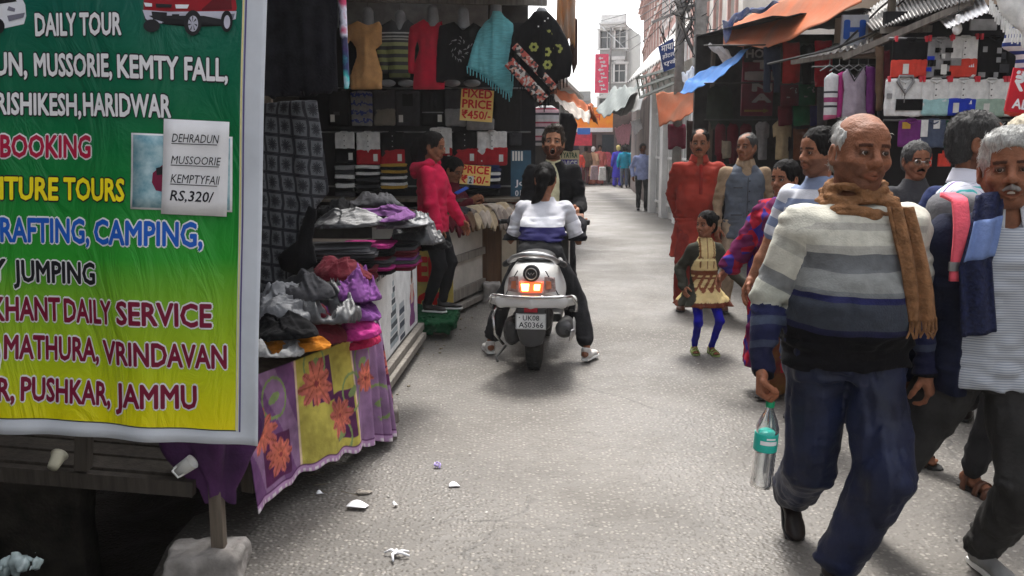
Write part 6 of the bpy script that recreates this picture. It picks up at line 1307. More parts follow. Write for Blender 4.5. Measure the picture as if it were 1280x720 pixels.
for k in range(40):
    x = rr.uniform(-1.15, -.75); y = rr.uniform(3.6, 4.6); a = rr.uniform(0, 6); ln = rr.uniform(.02, .1); mb.tube([(x, y, .012), (x + math.cos(a) * ln, y + math.sin(a) * ln, .012)], .0015, 4)

for k in range(60):
    t = rr.random(); x = -.95 + .65 * t + rr.uniform(-.12, .12); y = 4.3 + 4.2 * t; s_ = rr.uniform(.005, .02); mb.box((x, y, .010), (s_, s_ * .7, s_ * .5), 0, Matrix.Rotation(rr.uniform(0, 6), 3, 'Z'))
mb.build('straw_litter', mat('straw', (.2, .17, .12)), kind='stuff')
# ---------------------------------------------------------------- people
SKIN = {}
def skin(name, c): SKIN[name] = mat('skin_' + name, c, rough=.62, var=.16, vscale=22, bump=.4, bscale=170, attr=True, spec=.25); return SKIN[name]
skin('brown', lin(132, 86, 63)); skin('dark', lin(108, 68, 50)); skin('tan', lin(168, 118, 90)); skin('mid', lin(138, 91, 67))
HAIRB = mat('black_hair', (.006, .0055, .0055), rough=.62, var=.3, vscale=60, stretch=(4, 4, .6), bump=.3, bscale=160, spec=.05)
HAIRG = mat('grey_hair', (.50, .50, .48), rough=.6, var=.25, vscale=60, stretch=(4, 4, .6), bump=.8, bscale=160)
HAIRS = mat('salt_pepper_hair', (.07, .068, .066), rough=.6, col2=(.012, .012, .012), vscale=90, stretch=(4, 4, .6), bump=.8, bscale=160)
HAIRBR = mat('dark_brown_hair', (.03, .018, .010), rough=.5, var=.3, vscale=60, stretch=(4, 4, .6), bump=.8, bscale=160)
SCL = mat('eye_white', (.42, .38, .35), rough=.2); IRIS = mat('iris', (.03, .015, .008), rough=.1); TEETH = mat('teeth', (.68, .64, .56), rough=.3)
EYE = None
def eye_mesh():
    global EYE
    if EYE: return EYE
    mb = MB(); n = 14; prof = [(0.0001, 1), (.26, .965), (.52, .854), (.62, .785), (.80, .60), (.95, .31), (1, 0), (.8, -.6), (.0001, -1)]
    M = Matrix(((1, 0, 0), (0, 0, -1), (0, 1, 0)))
    mb.lathe(prof, n=n, M=M); mis = []
    for i in range(len(prof) - 1): mis += [2 if i < 1 else (1 if i < 3 else 0)] * n
    mb.m = mis + [1, 0]; o = mb.build('eye', [SCL, IRIS, BPLAST], smooth=True); EYE = o.data; bpy.data.objects.remove(o); return EYE
def rot_(yaw, pitch, roll): return np.array(Matrix.Rotation(R(yaw), 3, 'Z') @ Matrix.Rotation(R(roll), 3, 'Y') @ Matrix.Rotation(R(pitch), 3, 'X'))
def head_chunk(res, mouth, neck_to, nr, feat, sc):
    f = Field((-.10, -.135, -.135), (.10, .125, .135), res); K = .012; w_ = feat.get('w', 1); nb = np.array(neck_to)
    if feat.get('simple'):
        f.ell((0, .012, .035), (.075, .092, .085)); f.ell((0, -.02, -.03), (.058, .068, .088), .02); f.cone((0, -.085, .01), (0, -.105, -.03), .009, .013, .012); f.ell((.077, .01, -.008), (.01, .02, .03)); f.ell((-.077, .01, -.008), (.01, .02, .03))
    else:
        f.ell((0, .014, .036), (.0755, .094, .083)); f.ell((0, -.022, -.018), (.0635 * w_, .066, .080), .025); f.ell((0, -.048, -.088), (.030 * w_, .032, .024), .022)
        f.ell((0, -.055, .048), (.052, .033, .040), .02)
        for s in (-1, 1):
            f.cone((s * .055 * w_, .002, -.045), (s * .020, -.055, -.094), .021, .018, .022)
            f.ell((s * .040 * w_, -.058, -.026), (.022, .022, .022), .018)
            f.cone((s * .014, -.081, .026), (s * .042, -.070, .024), .010, .009, .012)
            f.ell((s * .032, -.097, .004), (.019, .018, .012), .012, 's')
            f.ell((s * .0315, -.0745, .004), (.0155, .0145, .0125), .006)
            f.ell((s * .0315, -.092, .0028), (.0128, .012, .0036), .002, 's')
            f.cone((s * .018, -.084, -.036), (s * .034, -.074, -.058), .008, .009, .012) if feat.get('folds', 1) else None
            f.ell((s * .079 * w_, .012, -.008), (.0085, .019, .031), .006); f.ell((s * .086 * w_, .006, -.004), (.006, .010, .018), .004, 's'); f.ell((s * .079 * w_, .004, -.034), (.007, .010, .010), .006)
        nz = feat.get('nose', 1)
        f.cone((0, -.080, .018), (0, -.101 * (1 + .02 * nz), -.022), .0085, .012 * nz, .010); f.ell((0, -.103, -.026), (.0135 * nz, .013, .0115), .008)
        for s in (-1, 1): f.ell((s * .0125 * nz, -.094, -.030), (.0095, .012, .009), .006); f.ell((s * .008, -.100, -.038), (.0045, .006, .005), .003, 's')
        wm = {'closed': .022, 'open': .020, 'smile': .028}[mouth]
        if mouth == 'open':
            f.ell((0, -.082, -.070), (.027, .02, .035), .012); f.ell((0, -.100, -.072), (.0185, .05, .025), .006, 's')
        elif mouth == 'smile':
            f.cone((-wm, -.076, -.056), (0, -.090, -.060), .006, .0075, .008); f.cone((wm, -.076, -.056), (0, -.090, -.060), .006, .0075, .008); f.cone((-wm, -.074, -.062), (0, -.086, -.078), .006, .008, .008); f.cone((wm, -.074, -.062), (0, -.086, -.078), .006, .008, .008)
            f.ell((0, -.098, -.0675), (.026, .024, .0085), .003, 's')
        else:
            f.cone((-wm, -.076, -.064), (0, -.091, -.0595), .005, .0078, .008); f.cone((wm, -.076, -.064), (0, -.091, -.0595), .005, .0078, .008); f.cone((-wm * .9, -.076, -.067), (0, -.089, -.072), .005, .0085, .008); f.cone((wm * .9, -.076, -.067), (0, -.089, -.072), .005, .0085, .008)
            f.ell((0, -.101, -.0655), (.023, .012, .0016), .002, 's')
    # neck inside the same block
    g = Field((min(-.10, nb[0] - .1), min(-.135, nb[1] - .1), min(-.135, nb[2] - .06)), (max(.10, nb[0] + .1), max(.125, nb[1] + .1), .135), res)
    off = np.round((f.lo - g.lo) / res).astype(int); g.lo = f.lo - off * res; g.ax = [(g.lo[i] + res * np.arange(len(g.ax[i]))).astype(np.float32) for i in range(3)]
    sl = tuple(slice(max(0, off[i]), max(0, off[i]) + f.v.shape[i]) for i in range(3)); tgt = g.v[sl]; g.v[sl] = f.v[:tgt.shape[0], :tgt.shape[1], :tgt.shape[2]]
    g.cone((0, .022, -.045), nb, nr, nr * 1.12, .02, sq=(1, 1, 1)); g.cone(nb, nb + np.array([0, 0, -.04]), nr * 1.12, nr * 1.3, .02)
    if feat.get('wrinkle'): g.noise(.0012, (60, 60, 160), 2, mask=lambda x, y, z: ((z > .03) & (y < 0)) * 1.0)
    V, Q = g.mesh(); x, y, z = V.T
    C = np.ones((len(V), 3)) * (1 + .05 * vnoise(x * 40, y * 40, z * 40)[:, None])
    lips = (np.abs(x) < .027) & (np.abs(z + .066) < (.011 if mouth != 'open' else .034)) & (y < -.078) & (np.hypot(x / .027, (z + .066) / (.0115 if mouth != 'open' else .035)) < 1)
    C[lips] *= np.array([.82, .68, .68])
    if mouth == 'open': C[(np.hypot(x / .019, (z + .072) / .025) < 1.05) & (y > -.09) & (y < -.03)] = np.array([.20, .05, .05])
    C[(np.abs(np.abs(x) - .032) < .022) & (np.abs(z - .002) < .015) & (y < -.055)] *= .74
    C[(np.abs(np.abs(x) - .0315) < .015) & (np.abs(z - .004) < .0075) & (y < -.075)] *= .45
    bz = .0255 - .18 * np.maximum(0, np.abs(x) - .032); brow = (np.abs(x) > .012) & (np.abs(x) < .050) & (np.abs(z - bz) < .0052) & (y < -.055)
    C[brow] = np.array(feat.get('brow', (.12, .10, .10)))
    if feat.get('stubble'):
        st = (z < -.030 - .2 * np.maximum(0, .04 - np.abs(x))) & (z > -.125) & (y < .02) & ~lips & (np.hypot(x, z + .03) > .028)
        st &= ~((np.abs(x) < .02) & (z > -.05)); C[st] = C[st] * np.array(feat.get('stubc', (.62, .62, .66)))
    return V * sc, Q, C
def hand_chunk(res, curl, fore, fr, thumb=.5, spread=0, sc=1):
    f = Field((-.07, -.075, -.20), (.085, .09, max(.02, fore) + .02), res)
    f.box((0, .0, -.048), (.078, .028, .088), rad=.013, k=.012); f.cone((0, 0, -.005), (0, 0, max(.03, fore)), .024, fr, .02, sq=(1.12, .9, 1)); f.ell((.026, .010, -.03), (.016, .014, .028), .012)
    for i, (x, L, r) in enumerate(((.0295, .070, .0088), (.0098, .078, .0090), (-.0098, .072, .0086), (-.0285, .056, .0076))):
        p = np.array([x, 0, -.088 + (.006 if i in (0, 3) else 0)]); a = 0; c = curl[i] if isinstance(curl, (list, tuple)) else curl
        for j, fr_ in enumerate((.45, .30, .25)):
            a += c * (1.0, 1.15, .8)[j]; d = np.array([spread * (1.5 - i) * .12, math.sin(a), -math.cos(a)]); q = p + d * L * fr_; f.cone(p, q, r * (1 - .06 * j), r * (1 - .06 * (j + 1)), .004); p = q
    p = np.array([.026, .010, -.022]); dirs = [np.array([.72, .25, -.65]), np.array([.45 - .5 * thumb, .25 + .6 * thumb, -.8]), np.array([.2 - .7 * thumb, .3 + .6 * thumb, -.75])]
    for j, (L, r) in enumerate(((.040, .0115), (.030, .0100), (.024, .0088))):
        d = dirs[j] / np.linalg.norm(dirs[j]); q = p + d * L; f.cone(p, q, r, r * .92, .006); p = q
    V, Q = f.mesh(); C = np.ones((len(V), 3)); C[V[:, 1] > .012] *= np.array([1.25, 1.18, 1.15]); C *= (1 + .08 * vnoise(V[:, 0] * 60, V[:, 1] * 60, V[:, 2] * 60))[:, None]
    return V * sc, Q, C
def ik(a, t, l1, l2, pole):
    a = np.array(a, float); t = np.array(t, float); d = t - a; L = np.linalg.norm(d); 
    if L > (l1 + l2) * .998: d = d / L * (l1 + l2) * .998; L = (l1 + l2) * .998; t = a + d
    u = d / L; x = (l1 * l1 - l2 * l2 + L * L) / (2 * L); h_ = math.sqrt(max(0, l1 * l1 - x * x)); p = np.array(pole, float); p = p - u * (p @ u); p /= np.linalg.norm(p) + 1e-9
    return a + u * x + p * h_, t
def joinmesh(parts):
    V = []; Q = []; C = []; o = 0
    for v, q, c in parts: V.append(v); Q.append(q + o); C.append(c if c is not None else np.ones((len(v), 3))); o += len(v)
    return np.concatenate(V), np.concatenate(Q), np.concatenate(C)
def frame(t, n, d, V, Q, pos):
    M = np.stack([t, n, -np.array(d)], 1); W_ = V @ M.T + pos; return W_, (Q if np.linalg.det(M) > 0 else Q[:, ::-1])
def nrmz(v): v = np.array(v, float); return v / (np.linalg.norm(v) + 1e-9)
HAIRD = {'short': dict(), 'thin': dict(), 'ring': dict(), 'swept': dict(), 'long': dict(), 'bob': dict(), 'messy': dict()}
def hair_mesh(style, res, sc, thick=.008):
    f = Field((-.13, -.14, -.19), (.13, .16, .17), res)
    t = thick
    f.ell((0, .016, .038), (.0765 + t, .096 + t, .085 + t)); f.ell((0, .05, -.03), (.062 + t, .052 + t, .05 + t), .03)
    if style == 'messy': f.ell((0, -.04, .105), (.062, .05, .032), .03); f.ell((.02, -.02, .12), (.05, .05, .03), .02)
    if style == 'swept': f.ell((-.01, -.045, .088), (.066, .042, .030), .03)
    f.noise(.0045 if style != 'messy' else .011, (90, 90, 26), 3, rid=True); f.noise(.003, (30, 30, 12), 8)
    fz = {'short': -.028, 'thin': -.02, 'ring': -.03, 'swept': -.032, 'long': -.03, 'bob': -.03, 'messy': -.026}[style]
    ft = {'short': .072, 'thin': .088, 'ring': .09, 'swept': .066, 'long': .072, 'bob': .062, 'messy': .068}[style]
    # open the face
    f.ell((0, -.115, (ft + fz - .08) / 2), (.082, .083 + (.02 if style in ('thin',) else 0), (ft - fz + .10) / 2), .01, 's'); f.box((0, -.09, -.10), (.3, .17, .15), rad=.02, op='s', k=.01)
    for s in (-1, 1):
        if style not in ('long', 'bob'): f.ell((s * .095, .012, -.012), (.030, .027, .038), .006, 's')
    if style == 'ring': f.ell((0, -.03, .115), (.092, .105, .075), .006, 's'); f.box((0, -.13, .05), (.3, .20, .3), rad=.02, op='s')
    if style == 'thin': f.ell((0, -.06, .125), (.058, .075, .036), .006, 's')
    f.clip((0, .03, -.075 if style not in ('bob', 'long') else -.10), (0, -.25, -1))
    V, Q = f.mesh(); return V * sc, Q
def person(label, loc, rz, H=1.68, sk='brown', hs=1.0, lean=(0, 0), hipz=None, ankles=None, wrists=None, elbow=None, knee=None, hd=(0, 0, 0), b=None, top=None, bot=None, hair=('short', HAIRB), feet=None, feet_dir=None, hands=None, res=.011, hres=.0042, mouth='closed', feat=None, tach=None, group=None, handdir=None, neck=1.0, zbase=0, bare_arm=None):
    H = H - .03 if hipz is None else H; U = H / 1.70; r = empty('person', (loc[0], loc[1], zbase), R(rz), label, 'person', group)
    b_ = dict(sh=.178, chest=(.172, .112), waist=(.158, .108), hip=(.165, .118), belly=0, bz=1.02, shr=.058); b_.update(b or {}); feat = dict(feat or {}); simple = hres > .007
    if simple: feat['simple'] = 1
    hz = (hipz if hipz is not None else .908 * U); tz = .49 * U; shz = hz + tz * math.sqrt(max(.1, 1 - (lean[0] ** 2 + lean[1] ** 2) / tz ** 2)); lx, ly = lean
    def ax(z): t = (z - hz) / (shz - hz); return lx * t, ly * t
    S = {}; J = dict(hipz=hz, shz=shz, U=U)
    side = {'R': -1, 'L': 1}
    ank = {'R': (-.10, 0, .085), 'L': (.10, 0, .085)}; ank.update(ankles or {}); wr = {'R': (-.24 + lx, -.03 + ly, hz - .02), 'L': (.24 + lx, -.03 + ly, hz - .02)}; wr.update(wrists or {})
    LT, LS, LU_, LF = .43 * U, .395 * U, .285 * U, .25 * U
    for s, sg in side.items():
        hp_ = np.array([sg * .092 * U, 0, hz - .02]); kp = (knee or {}).get(s, (sg * .12, -1, 0)); kn, an = ik(hp_, ank[s], LT, LS, kp)
        sp_ = np.array([sg * b_['sh'] * U + lx, ly, shz - b_.get('drop', .038)]); ep = (elbow or {}).get(s, (sg * .35, 1, 0)); el, wp = ik(sp_, wr[s], LU_, LF, ep); S[s] = dict(hip=hp_, knee=kn, ank=an, sh=sp_, elb=el, wr=wp)
    nbx = np.array([lx * 1.06, ly * 1.06 + .005, shz + .045 * U]); hsc = hs * (.225 * U / .225) ; hsc = hs * (1 + (U - 1) * .55)
    hc = nbx + np.array([lx * .15, ly * .15 - .022, .139 * hsc + .006]); Rh = rot_(*hd)
    J.update(S=S, nb=nbx, hc=hc, Rh=Rh, hsc=hsc)
    nl = (Rh.T @ (nbx - hc)) / hsc
    parts = []
    V, Q, C = head_chunk(hres, mouth, nl, .049 * neck if not b_.get('nr') else b_['nr'], feat, hsc); parts.append((V @ Rh.T + hc, Q, C))
    HD = hands or {}; HDs = {}
    for s, sg in side.items():
        q = S[s]; d = nrmz(q['wr'] - q['elb']); hdv = (handdir or {}).get(s)
        h_ = dict(curl=.32, thumb=.5, fore=.035, fr=.023); h_.update(HD.get(s, {}))
        if simple: V, Q = hand_simple(); C = np.ones((len(V), 3))
        else: V, Q, C = hand_chunk(max(.0032, hres * .8), h_['curl'], h_['fore'], h_['fr'], h_['thumb'], sc=min(1.08, U * hs ** .3 * 1.02))
        dd = nrmz(hdv) if hdv is not None else d
        n = np.array([-sg, .25, 0.]) if 'palm' not in h_ else np.array(h_['palm'], float); n = nrmz(n - dd * (n @ dd)); t = np.cross(n, dd); 
        if 'tdir' in h_: t = t * (1 if t @ np.array(h_['tdir'], float) > 0 else -1)
        else: t = t if t[1] < 0 else -t
        Vw, Qw = frame(t, n, dd, V, Q, q['wr']); parts.append((Vw, Qw, C)); HDs[s] = (q['wr'], t, n, dd)
    J['hands'] = HDs
    # slim continuous under-body
    g = Field((-.5 + min(0, lx), -.6, -.02), (.5 + max(0, lx), .6, shz + .1), .028 if not simple else .04)
    g.loft([(hz - .08, 0, 0, .10 * U, .07 * U), (hz + .1, *ax(hz + .1), .12 * U, .08 * U), (shz - .12, *ax(shz - .12), .13 * U, .085 * U), (shz, *ax(shz), .11 * U, .06 * U), (shz + .05, *ax(shz + .05), .05, .05)])
    for s in side:
        q = S[s]; g.cone(q['sh'], q['elb'], .042 * U, .034 * U); g.cone(q['elb'], q['wr'], .034 * U, .024 * U); g.cone(q['hip'], q['knee'], .06 * U, .046 * U); g.cone(q['knee'], q['ank'], .042 * U, .024 * U)
    V, Q = g.mesh(); parts.append((V, Q, None))
    if bare_arm:
        for s, ln in bare_arm.items():
            q = S[s]; lo = np.minimum(np.minimum(q['sh'], q['elb']), q['wr']) - .08; hi = np.maximum(np.maximum(q['sh'], q['elb']), q['wr']) + .08; g = Field(lo, hi, .009); g.cone(q['sh'], q['elb'], .046 * U, .037 * U); g.cone(q['elb'], q['elb'] * .5 + q['wr'] * .5, .037 * U, .036 * U, .02); g.cone(q['elb'] * .5 + q['wr'] * .5, q['wr'], .036 * U, .026 * U, .02); V, Q = g.mesh(); parts.append((V, Q, None))
    ft_ = feet or {}; fty = ft_.get('type', 'shoe')
    if fty in ('sandal', 'bare') or ft_.get('shin'):
        for s, sg in side.items():
            q = S[s]; fd = nrmz((feet_dir or {}).get(s, (sg * .12, -1, 0))); a = q['ank']; lo = np.minimum(q['knee'], a) - .2; hi = np.maximum(q['knee'], a) + .2; g = Field(lo, hi, .009); g.cone(q['knee'] * .3 + a * .7, a, .030 * U, .027 * U); dn = nrmz(np.array([0, 0, -1]) - fd * (-fd[2])); g.cone(a + dn * .035 * U - fd * .03, a + dn * .055 * U + fd * .13 * U, .032 * U, .022 * U, .02)
            sd_ = np.cross(fd, dn)
            for k in range(5): p0 = a + dn * .058 * U + fd * .12 * U + sd_ * (k - 2) * .017 * U * (1); g.cone(p0, p0 + fd * .045 * U * (1 - .08 * abs(k - 1)), .009 * U, .008 * U, .004)
            V, Q = g.mesh(); parts.append((V, Q, None))
    V, Q, C = joinmesh(parts); np_mesh('body', V, Q, SKIN[sk], r, cols=C)
    if not simple:
        for sg in (-1, 1):
            p = Rh @ (np.array([sg * .0315, -.0762, .0035]) * hsc) + hc; e_ = inst('eye', eye_mesh(), None, p, Matrix(Rh.tolist()).to_euler(), (.0122 * hsc,) * 3, r)
            gz = feat.get('gaze', 0); 
            if gz: e_.rotation_euler = (Matrix.Rotation(R(gz), 3, 'Z') @ Matrix(Rh.tolist())).to_euler()
        if mouth in ('smile', 'open'):
            zz = (-.0645, -.052)[mouth == 'open']; mb = MB(); mb.grid(lambda u, v: Vector((Rh @ (np.array([(u - .5) * (.044 if mouth == 'smile' else .030), -.0795 + .010 * (2 * u - 1) ** 2 * 1.2, zz - .005 + .010 * v]) * hsc) + hc)), 10, 2); mb.build('teeth', TEETH, r, smooth=True)
    if hair:
        V, Q = hair_mesh(hair[0], max(hres, .0045), hsc, hair[2] if len(hair) > 2 else .008); np_mesh('hair', V @ Rh.T + hc, Q, hair[1], r)
        if hres < .0036:   # loose strands over the near heads
            T = V[Q]; N = np.cross(T[:, 2] - T[:, 0], T[:, 3] - T[:, 1]); N /= np.linalg.norm(N, axis=1)[:, None] + 1e-9; Cc = T.mean(1); N *= np.sign((N * (Cc - np.array([0, .01, .02]) * hsc)).sum(1))[:, None]
            rs_ = np.random.default_rng(5); ok = np.nonzero((np.linalg.norm(Cc / hsc - np.array([0, .015, .03]), axis=1) > .086))[0]; pick = rs_.choice(ok, min(len(ok), 1100)); mb = MB()
            for i in pick:
                p, nn_ = Cc[i], N[i]; fl = np.array([.5 * np.sign(p[0]), .55, -.9]) if hair[0] != 'swept' or p[2] < .08 else np.array([.9, .5, .1]); fl = fl + rs_.normal(0, .25, 3); d = fl - nn_ * (fl @ nn_); d /= np.linalg.norm(d) + 1e-9; ln = rs_.uniform(.010, .026)
                P3 = [Rh @ (p - nn_ * .001) + hc, Rh @ (p + d * ln * .5 + nn_ * .0035) + hc, Rh @ (p + d * ln + nn_ * .0015) + hc]; mb.tube(P3, [.0011, .0010, .0004], 3, caps=False)
            mb.build('hair_strands', hair[1], r, kind='stuff')
    if tach:
        f = Field((-.05, -.125, -.08), (.05, -.05, -.02), .0028); f.cone((0, -.096, -.048), (.026, -.080, -.058), .0085, .005, .006); f.cone((0, -.096, -.048), (-.026, -.080, -.058), .0085, .005, .006); f.noise(.003, (200, 60, 60), 1); V, Q = f.mesh(); np_mesh('moustache', (V * hsc) @ Rh.T + hc, Q, tach, r)
    # ---- upper garment
    def upper(o, nm='shirt'):
        cl = o.get('loose', 0); hem = o.get('hem', hz - .06); e = o.get('ease', .012) + cl; sl = o.get('sleeve', 1.0)
        lo = [min(-.36, *[S[s]['wr'][0] - .12 for s in side], *[S[s]['elb'][0] - .12 for s in side]), min(-.34, *[S[s]['wr'][1] - .12 for s in side]), min(hem, *[S[s]['wr'][2] for s in side]) - .03]; hi = [max(.36, *[S[s]['wr'][0] + .12 for s in side], *[S[s]['elb'][0] + .12 for s in side]), max(.34, *[S[s]['elb'][1] + .12 for s in side]), shz + .10]
        hi[2] = max(hi[2], *[S[s]['wr'][2] + .08 for s in side])
        g = Field(lo, hi, o.get('res', res)); c = b_['chest']; wst = b_['waist']; hpp = b_['hip']; z_ = lambda t: hz + (shz - hz) * t
        sec = []; 
        fl = o.get('flare', 0)
        if hem < hz - .02: sec.append((hem, 0, 0, hpp[0] * U + e + fl, hpp[1] * U + e + fl * .8))
        else: sec.append((hem, *ax(hem), (hpp[0] * .6 + wst[0] * .4) * U + e, (hpp[1] * .6 + wst[1] * .4) * U + e))
        for t, rx, ry in ((.03, hpp[0], hpp[1]), (.30, wst[0], wst[1]), (.62, c[0] * .98, c[1]), (.80, c[0], c[1] * .98), (.90, c[0] * .94, c[1] * .86), (.98, c[0] * .76, c[1] * .70), (1.045, c[0] * .52, c[1] * .58), (1.10, .066, .066), (1.16, .055, .058)):
            if z_(t) > hem + .02: sec.append((z_(t), *ax(z_(t)), rx * U + e, ry * U + e if t < 1.08 else ry * U + e * .4))
        g.loft(sec, folds=o.get('folds'))
        if b_['belly']: bx_, by_ = ax(b_['bz']); g.ell((bx_, by_ - .03 * U, b_['bz']), (wst[0] * U + e, (wst[1] + b_['belly']) * U + e, .20 * U), .04)
        if o.get('bust'): 
            for sg in (-1, 1): a_ = ax(z_(.68)); g.ell((a_[0] + sg * .07 * U, a_[1] - .085 * U, z_(.68)), (.065 * U, .06 * U, .06 * U), .04)
        for s, sg in side.items():
            if sl <= 0: continue
            e = o.get('armease', o.get('ease', .012) + cl); q = S[s]; k1 = (b_['shr'] * U + e * .7); r2 = (.044 * U + e); r3 = (.033 * U + e * o.get('cuffe', 1)); g.ell(q['sh'] + np.array([-sg * .02, 0, -.01]), (k1 * 1.05, k1 * 1.05, k1), .03)
            L1_ = LU_ / (LU_ + LF)
            if sl >= L1_: g.cone(q['sh'], q['elb'], k1, r2, .03); t = min(1, (sl - L1_) / (1 - L1_)); en = q['elb'] + (q['wr'] - q['elb']) * t; g.cone(q['elb'], en, r2, r2 + (r3 - r2) * t, .02)
            else: t = sl / L1_; en = q['sh'] + (q['elb'] - q['sh']) * t; g.cone(q['sh'], en, k1, k1 * .9, .03)
            if sl >= 1 and o.get('cuff', 1): d = nrmz(q['wr'] - q['elb']); g.cone(q['wr'] - d * .045, q['wr'] - d * .003, r3 + .004, r3 + .001, .006)
        g.clip((nbx[0], nbx[1] - .05, nbx[2] + o.get('neckz', .022)), (0, -.35, 1))
        if o.get('vneck'): g.ell((nbx[0], nbx[1] - .09, nbx[2] - .0), (.045, .10, o['vneck']), .01, 's') if o.get('open') is None else None
        amp = o.get('wr', .007); g.noise(amp, (7, 7, 11), 3 + len(label)); g.noise(amp * .8, (16, 10, 22), 7 + len(label), rid=True)
        # folds gathered at elbows
        def msk(x, y, z): m = 0; 
        def em(x, y, z):
            m = np.zeros_like(x)
            for s in side: e2 = S[s]['elb']; m = np.maximum(m, np.exp(-((x - e2[0]) ** 2 + (y - e2[1]) ** 2 + (z - e2[2]) ** 2) / .006))
            return m
        if sl > .6: g.noise(amp * 1.3, (10, 10, 46), 11, rid=True, mask=em)
        if hem < hz + .1: g.noise(amp, (9, 9, 34), 13, rid=True, mask=lambda x, y, z: np.exp(-((z - max(hem + .04, hz)) ** 2) / .004))
        for fn in o.get('cuts', []): fn(g, J)
        V, Q = g.mesh()
        gar = np.stack([V[:, 0] - lx * np.clip((V[:, 2] - hz) / tz, 0, 1), (shz + .05) - V[:, 2], V[:, 1]], 1); bid = np.zeros(len(V), int); armv = np.full(len(V), -.05)
        for i, (s, sg) in enumerate(side.items()):
            q = S[s]; best = None
            for a, bb, base_, rr_ in ((q['sh'], q['elb'], 0, .085), (q['elb'], q['wr'] + nrmz(q['wr'] - q['elb']) * .1, LU_, .075)):
                ab = bb - a; t = np.clip(((V - a) @ ab) / (ab @ ab), 0, 1); dist = np.linalg.norm(V - (a + t[:, None] * ab), axis=1) / rr_; 
                m = (dist < 1) & ((V[:, 0] - lx) * sg > (b_['sh'] * U - .035)); al = base_ + t * np.linalg.norm(ab) + .06
                if best is None: best = np.where(m, dist, 9); gy = al
                else: k_ = m & (dist < best); gy = np.where(k_, al, gy); best = np.where(m, np.minimum(dist, best), best)
            cont = np.minimum((V[:, 0] - lx) * sg - (b_['sh'] * U - .03), np.minimum(.05, (1 - np.where(best < 9, best, 1.2)) * .08)); armv = np.maximum(armv, cont)
            mm = best < 9; gar[mm, 1] = gy[mm]; bid[mm] = i + 1
        ms = [o['mat']] + ([o['armmat']] if 'armmat' in o else []); fm = None
        if 'armmat' in o: fm = (bid[Q].min(1) > 0).astype(int) if not o.get('armside') else (bid[Q].min(1) == o['armside']).astype(int)
        cols = o['paint'](gar, bid, V) if 'paint' in o else None
        return np_mesh(nm, V, Q, ms, r, gar=gar, fmat=fm, cols=cols, armv=armv)
    if top:
        for o in (top if isinstance(top, list) else [top]): upper(o, o.get('name', 'shirt'))
    if bot:
        e = bot.get('ease', .012); g = Field([min(-.28, *[S[s]['ank'][0] - .12 for s in side], *[S[s]['knee'][0] - .13 for s in side]), min(-.26, *[S[s]['ank'][1] - .12 for s in side], *[S[s]['knee'][1] - .13 for s in side]), 0.01], [max(.28, *[S[s]['ank'][0] + .12 for s in side], *[S[s]['knee'][0] + .13 for s in side]), max(.26, *[S[s]['ank'][1] + .14 for s in side]), hz + .16], bot.get('res', res * 1.05))
        hpp = b_['hip']; wst = b_['waist']
        g.loft([(hz - .10 * U, 0, .005, hpp[0] * .93 * U + e, hpp[1] * .86 * U + e), (hz + .0, 0, .003, hpp[0] * U + e * .6, hpp[1] * U + e * .6), (hz + .14, *ax(hz + .14), wst[0] * U + .004, wst[1] * U + .004)], .03)
        wk = bot.get('knee', .060) * U + e; wt = bot.get('thigh', .088) * U + e; wa = bot.get('hemr', .052) * U + e * .6; cut = bot.get('cut', .97)
        for s, sg in side.items():
            q = S[s]; g.cone(q['hip'] + np.array([0, 0, -.01]), q['knee'], wt, wk, .022); en = q['knee'] + (q['ank'] - q['knee']) * cut; g.cone(q['knee'], en, wk, wa, .02)
        amp = bot.get('wr', .008)
        def km(x, y, z):
            m = np.zeros_like(x) + .25
            for s in side:
                for e2, w2 in ((S[s]['knee'], .010), (S[s]['ank'] + np.array([0, 0, .06]), .008), (S[s]['hip'] + np.array([0, -.08, -.05]), .012)): m = np.maximum(m, np.exp(-((x - e2[0]) ** 2 + (y - e2[1]) ** 2 + (z - e2[2]) ** 2) / w2))
            return m
        g.noise(amp * 1.2, (12, 12, 30), 5 + len(label), rid=True, mask=km); g.noise(amp * .7, (14, 14, 4), 9 + len(label)); g.noise(amp * .7, (26, 26, 5), 2 + len(label), rid=True)
        V, Q = g.mesh(); np_mesh(bot.get('name', 'trousers'), V, Q, bot['mat'], r, gar=V)
    # ---- footwear
    if ft_.get('mat') is not None:
        for s, sg in side.items():
            a = S[s]['ank']; fd = nrmz((feet_dir or {}).get(s, (sg * .12, -1, 0))); up_ = nrmz(np.array([0, 0, 1]) - fd * fd[2]); sd_ = np.cross(fd, up_)
            k = U * ft_.get('k', 1); M = np.stack([sd_, -fd, up_], 1)
            fr_ = .006 if not simple else .014
            if fty == 'shoe':
                g = Field((-.065, -.22, -.10), (.065, .11, .07), fr_ * 1.0); g.cone((0, .01, -.045), (0, -.12, -.058), .038, .036, .02, sq=(1, 1, .8)); g.ell((0, -.145, -.062), (.040, .050, .026), .02); g.cone((0, .02, 0), (0, .01, -.045), .036, .04, .02); g.clip((0, 0, -.078), (0, 0, -1)); g.clip((0, .02, .012), (0, -.2, 1))
                g.noise(.0025, (30, 30, 30), 4); V, Q = g.mesh(); V = V * k; W_ = V @ M.T + a; so = np_mesh('shoe', W_, Q if np.linalg.det(M) > 0 else Q[:, ::-1], ft_['mat'], r)
            sp2 = [(-.030, .052), (.030, .052), (.038, 0), (.036, -.05), (.046, -.12), (.042, -.17), (.018, -.198), (-.012, -.200), (-.036, -.178), (-.044, -.12), (-.036, -.05), (-.036, 0)]
            mb = MB(); z0 = -.088; th_ = ft_.get('sole_t', .016)
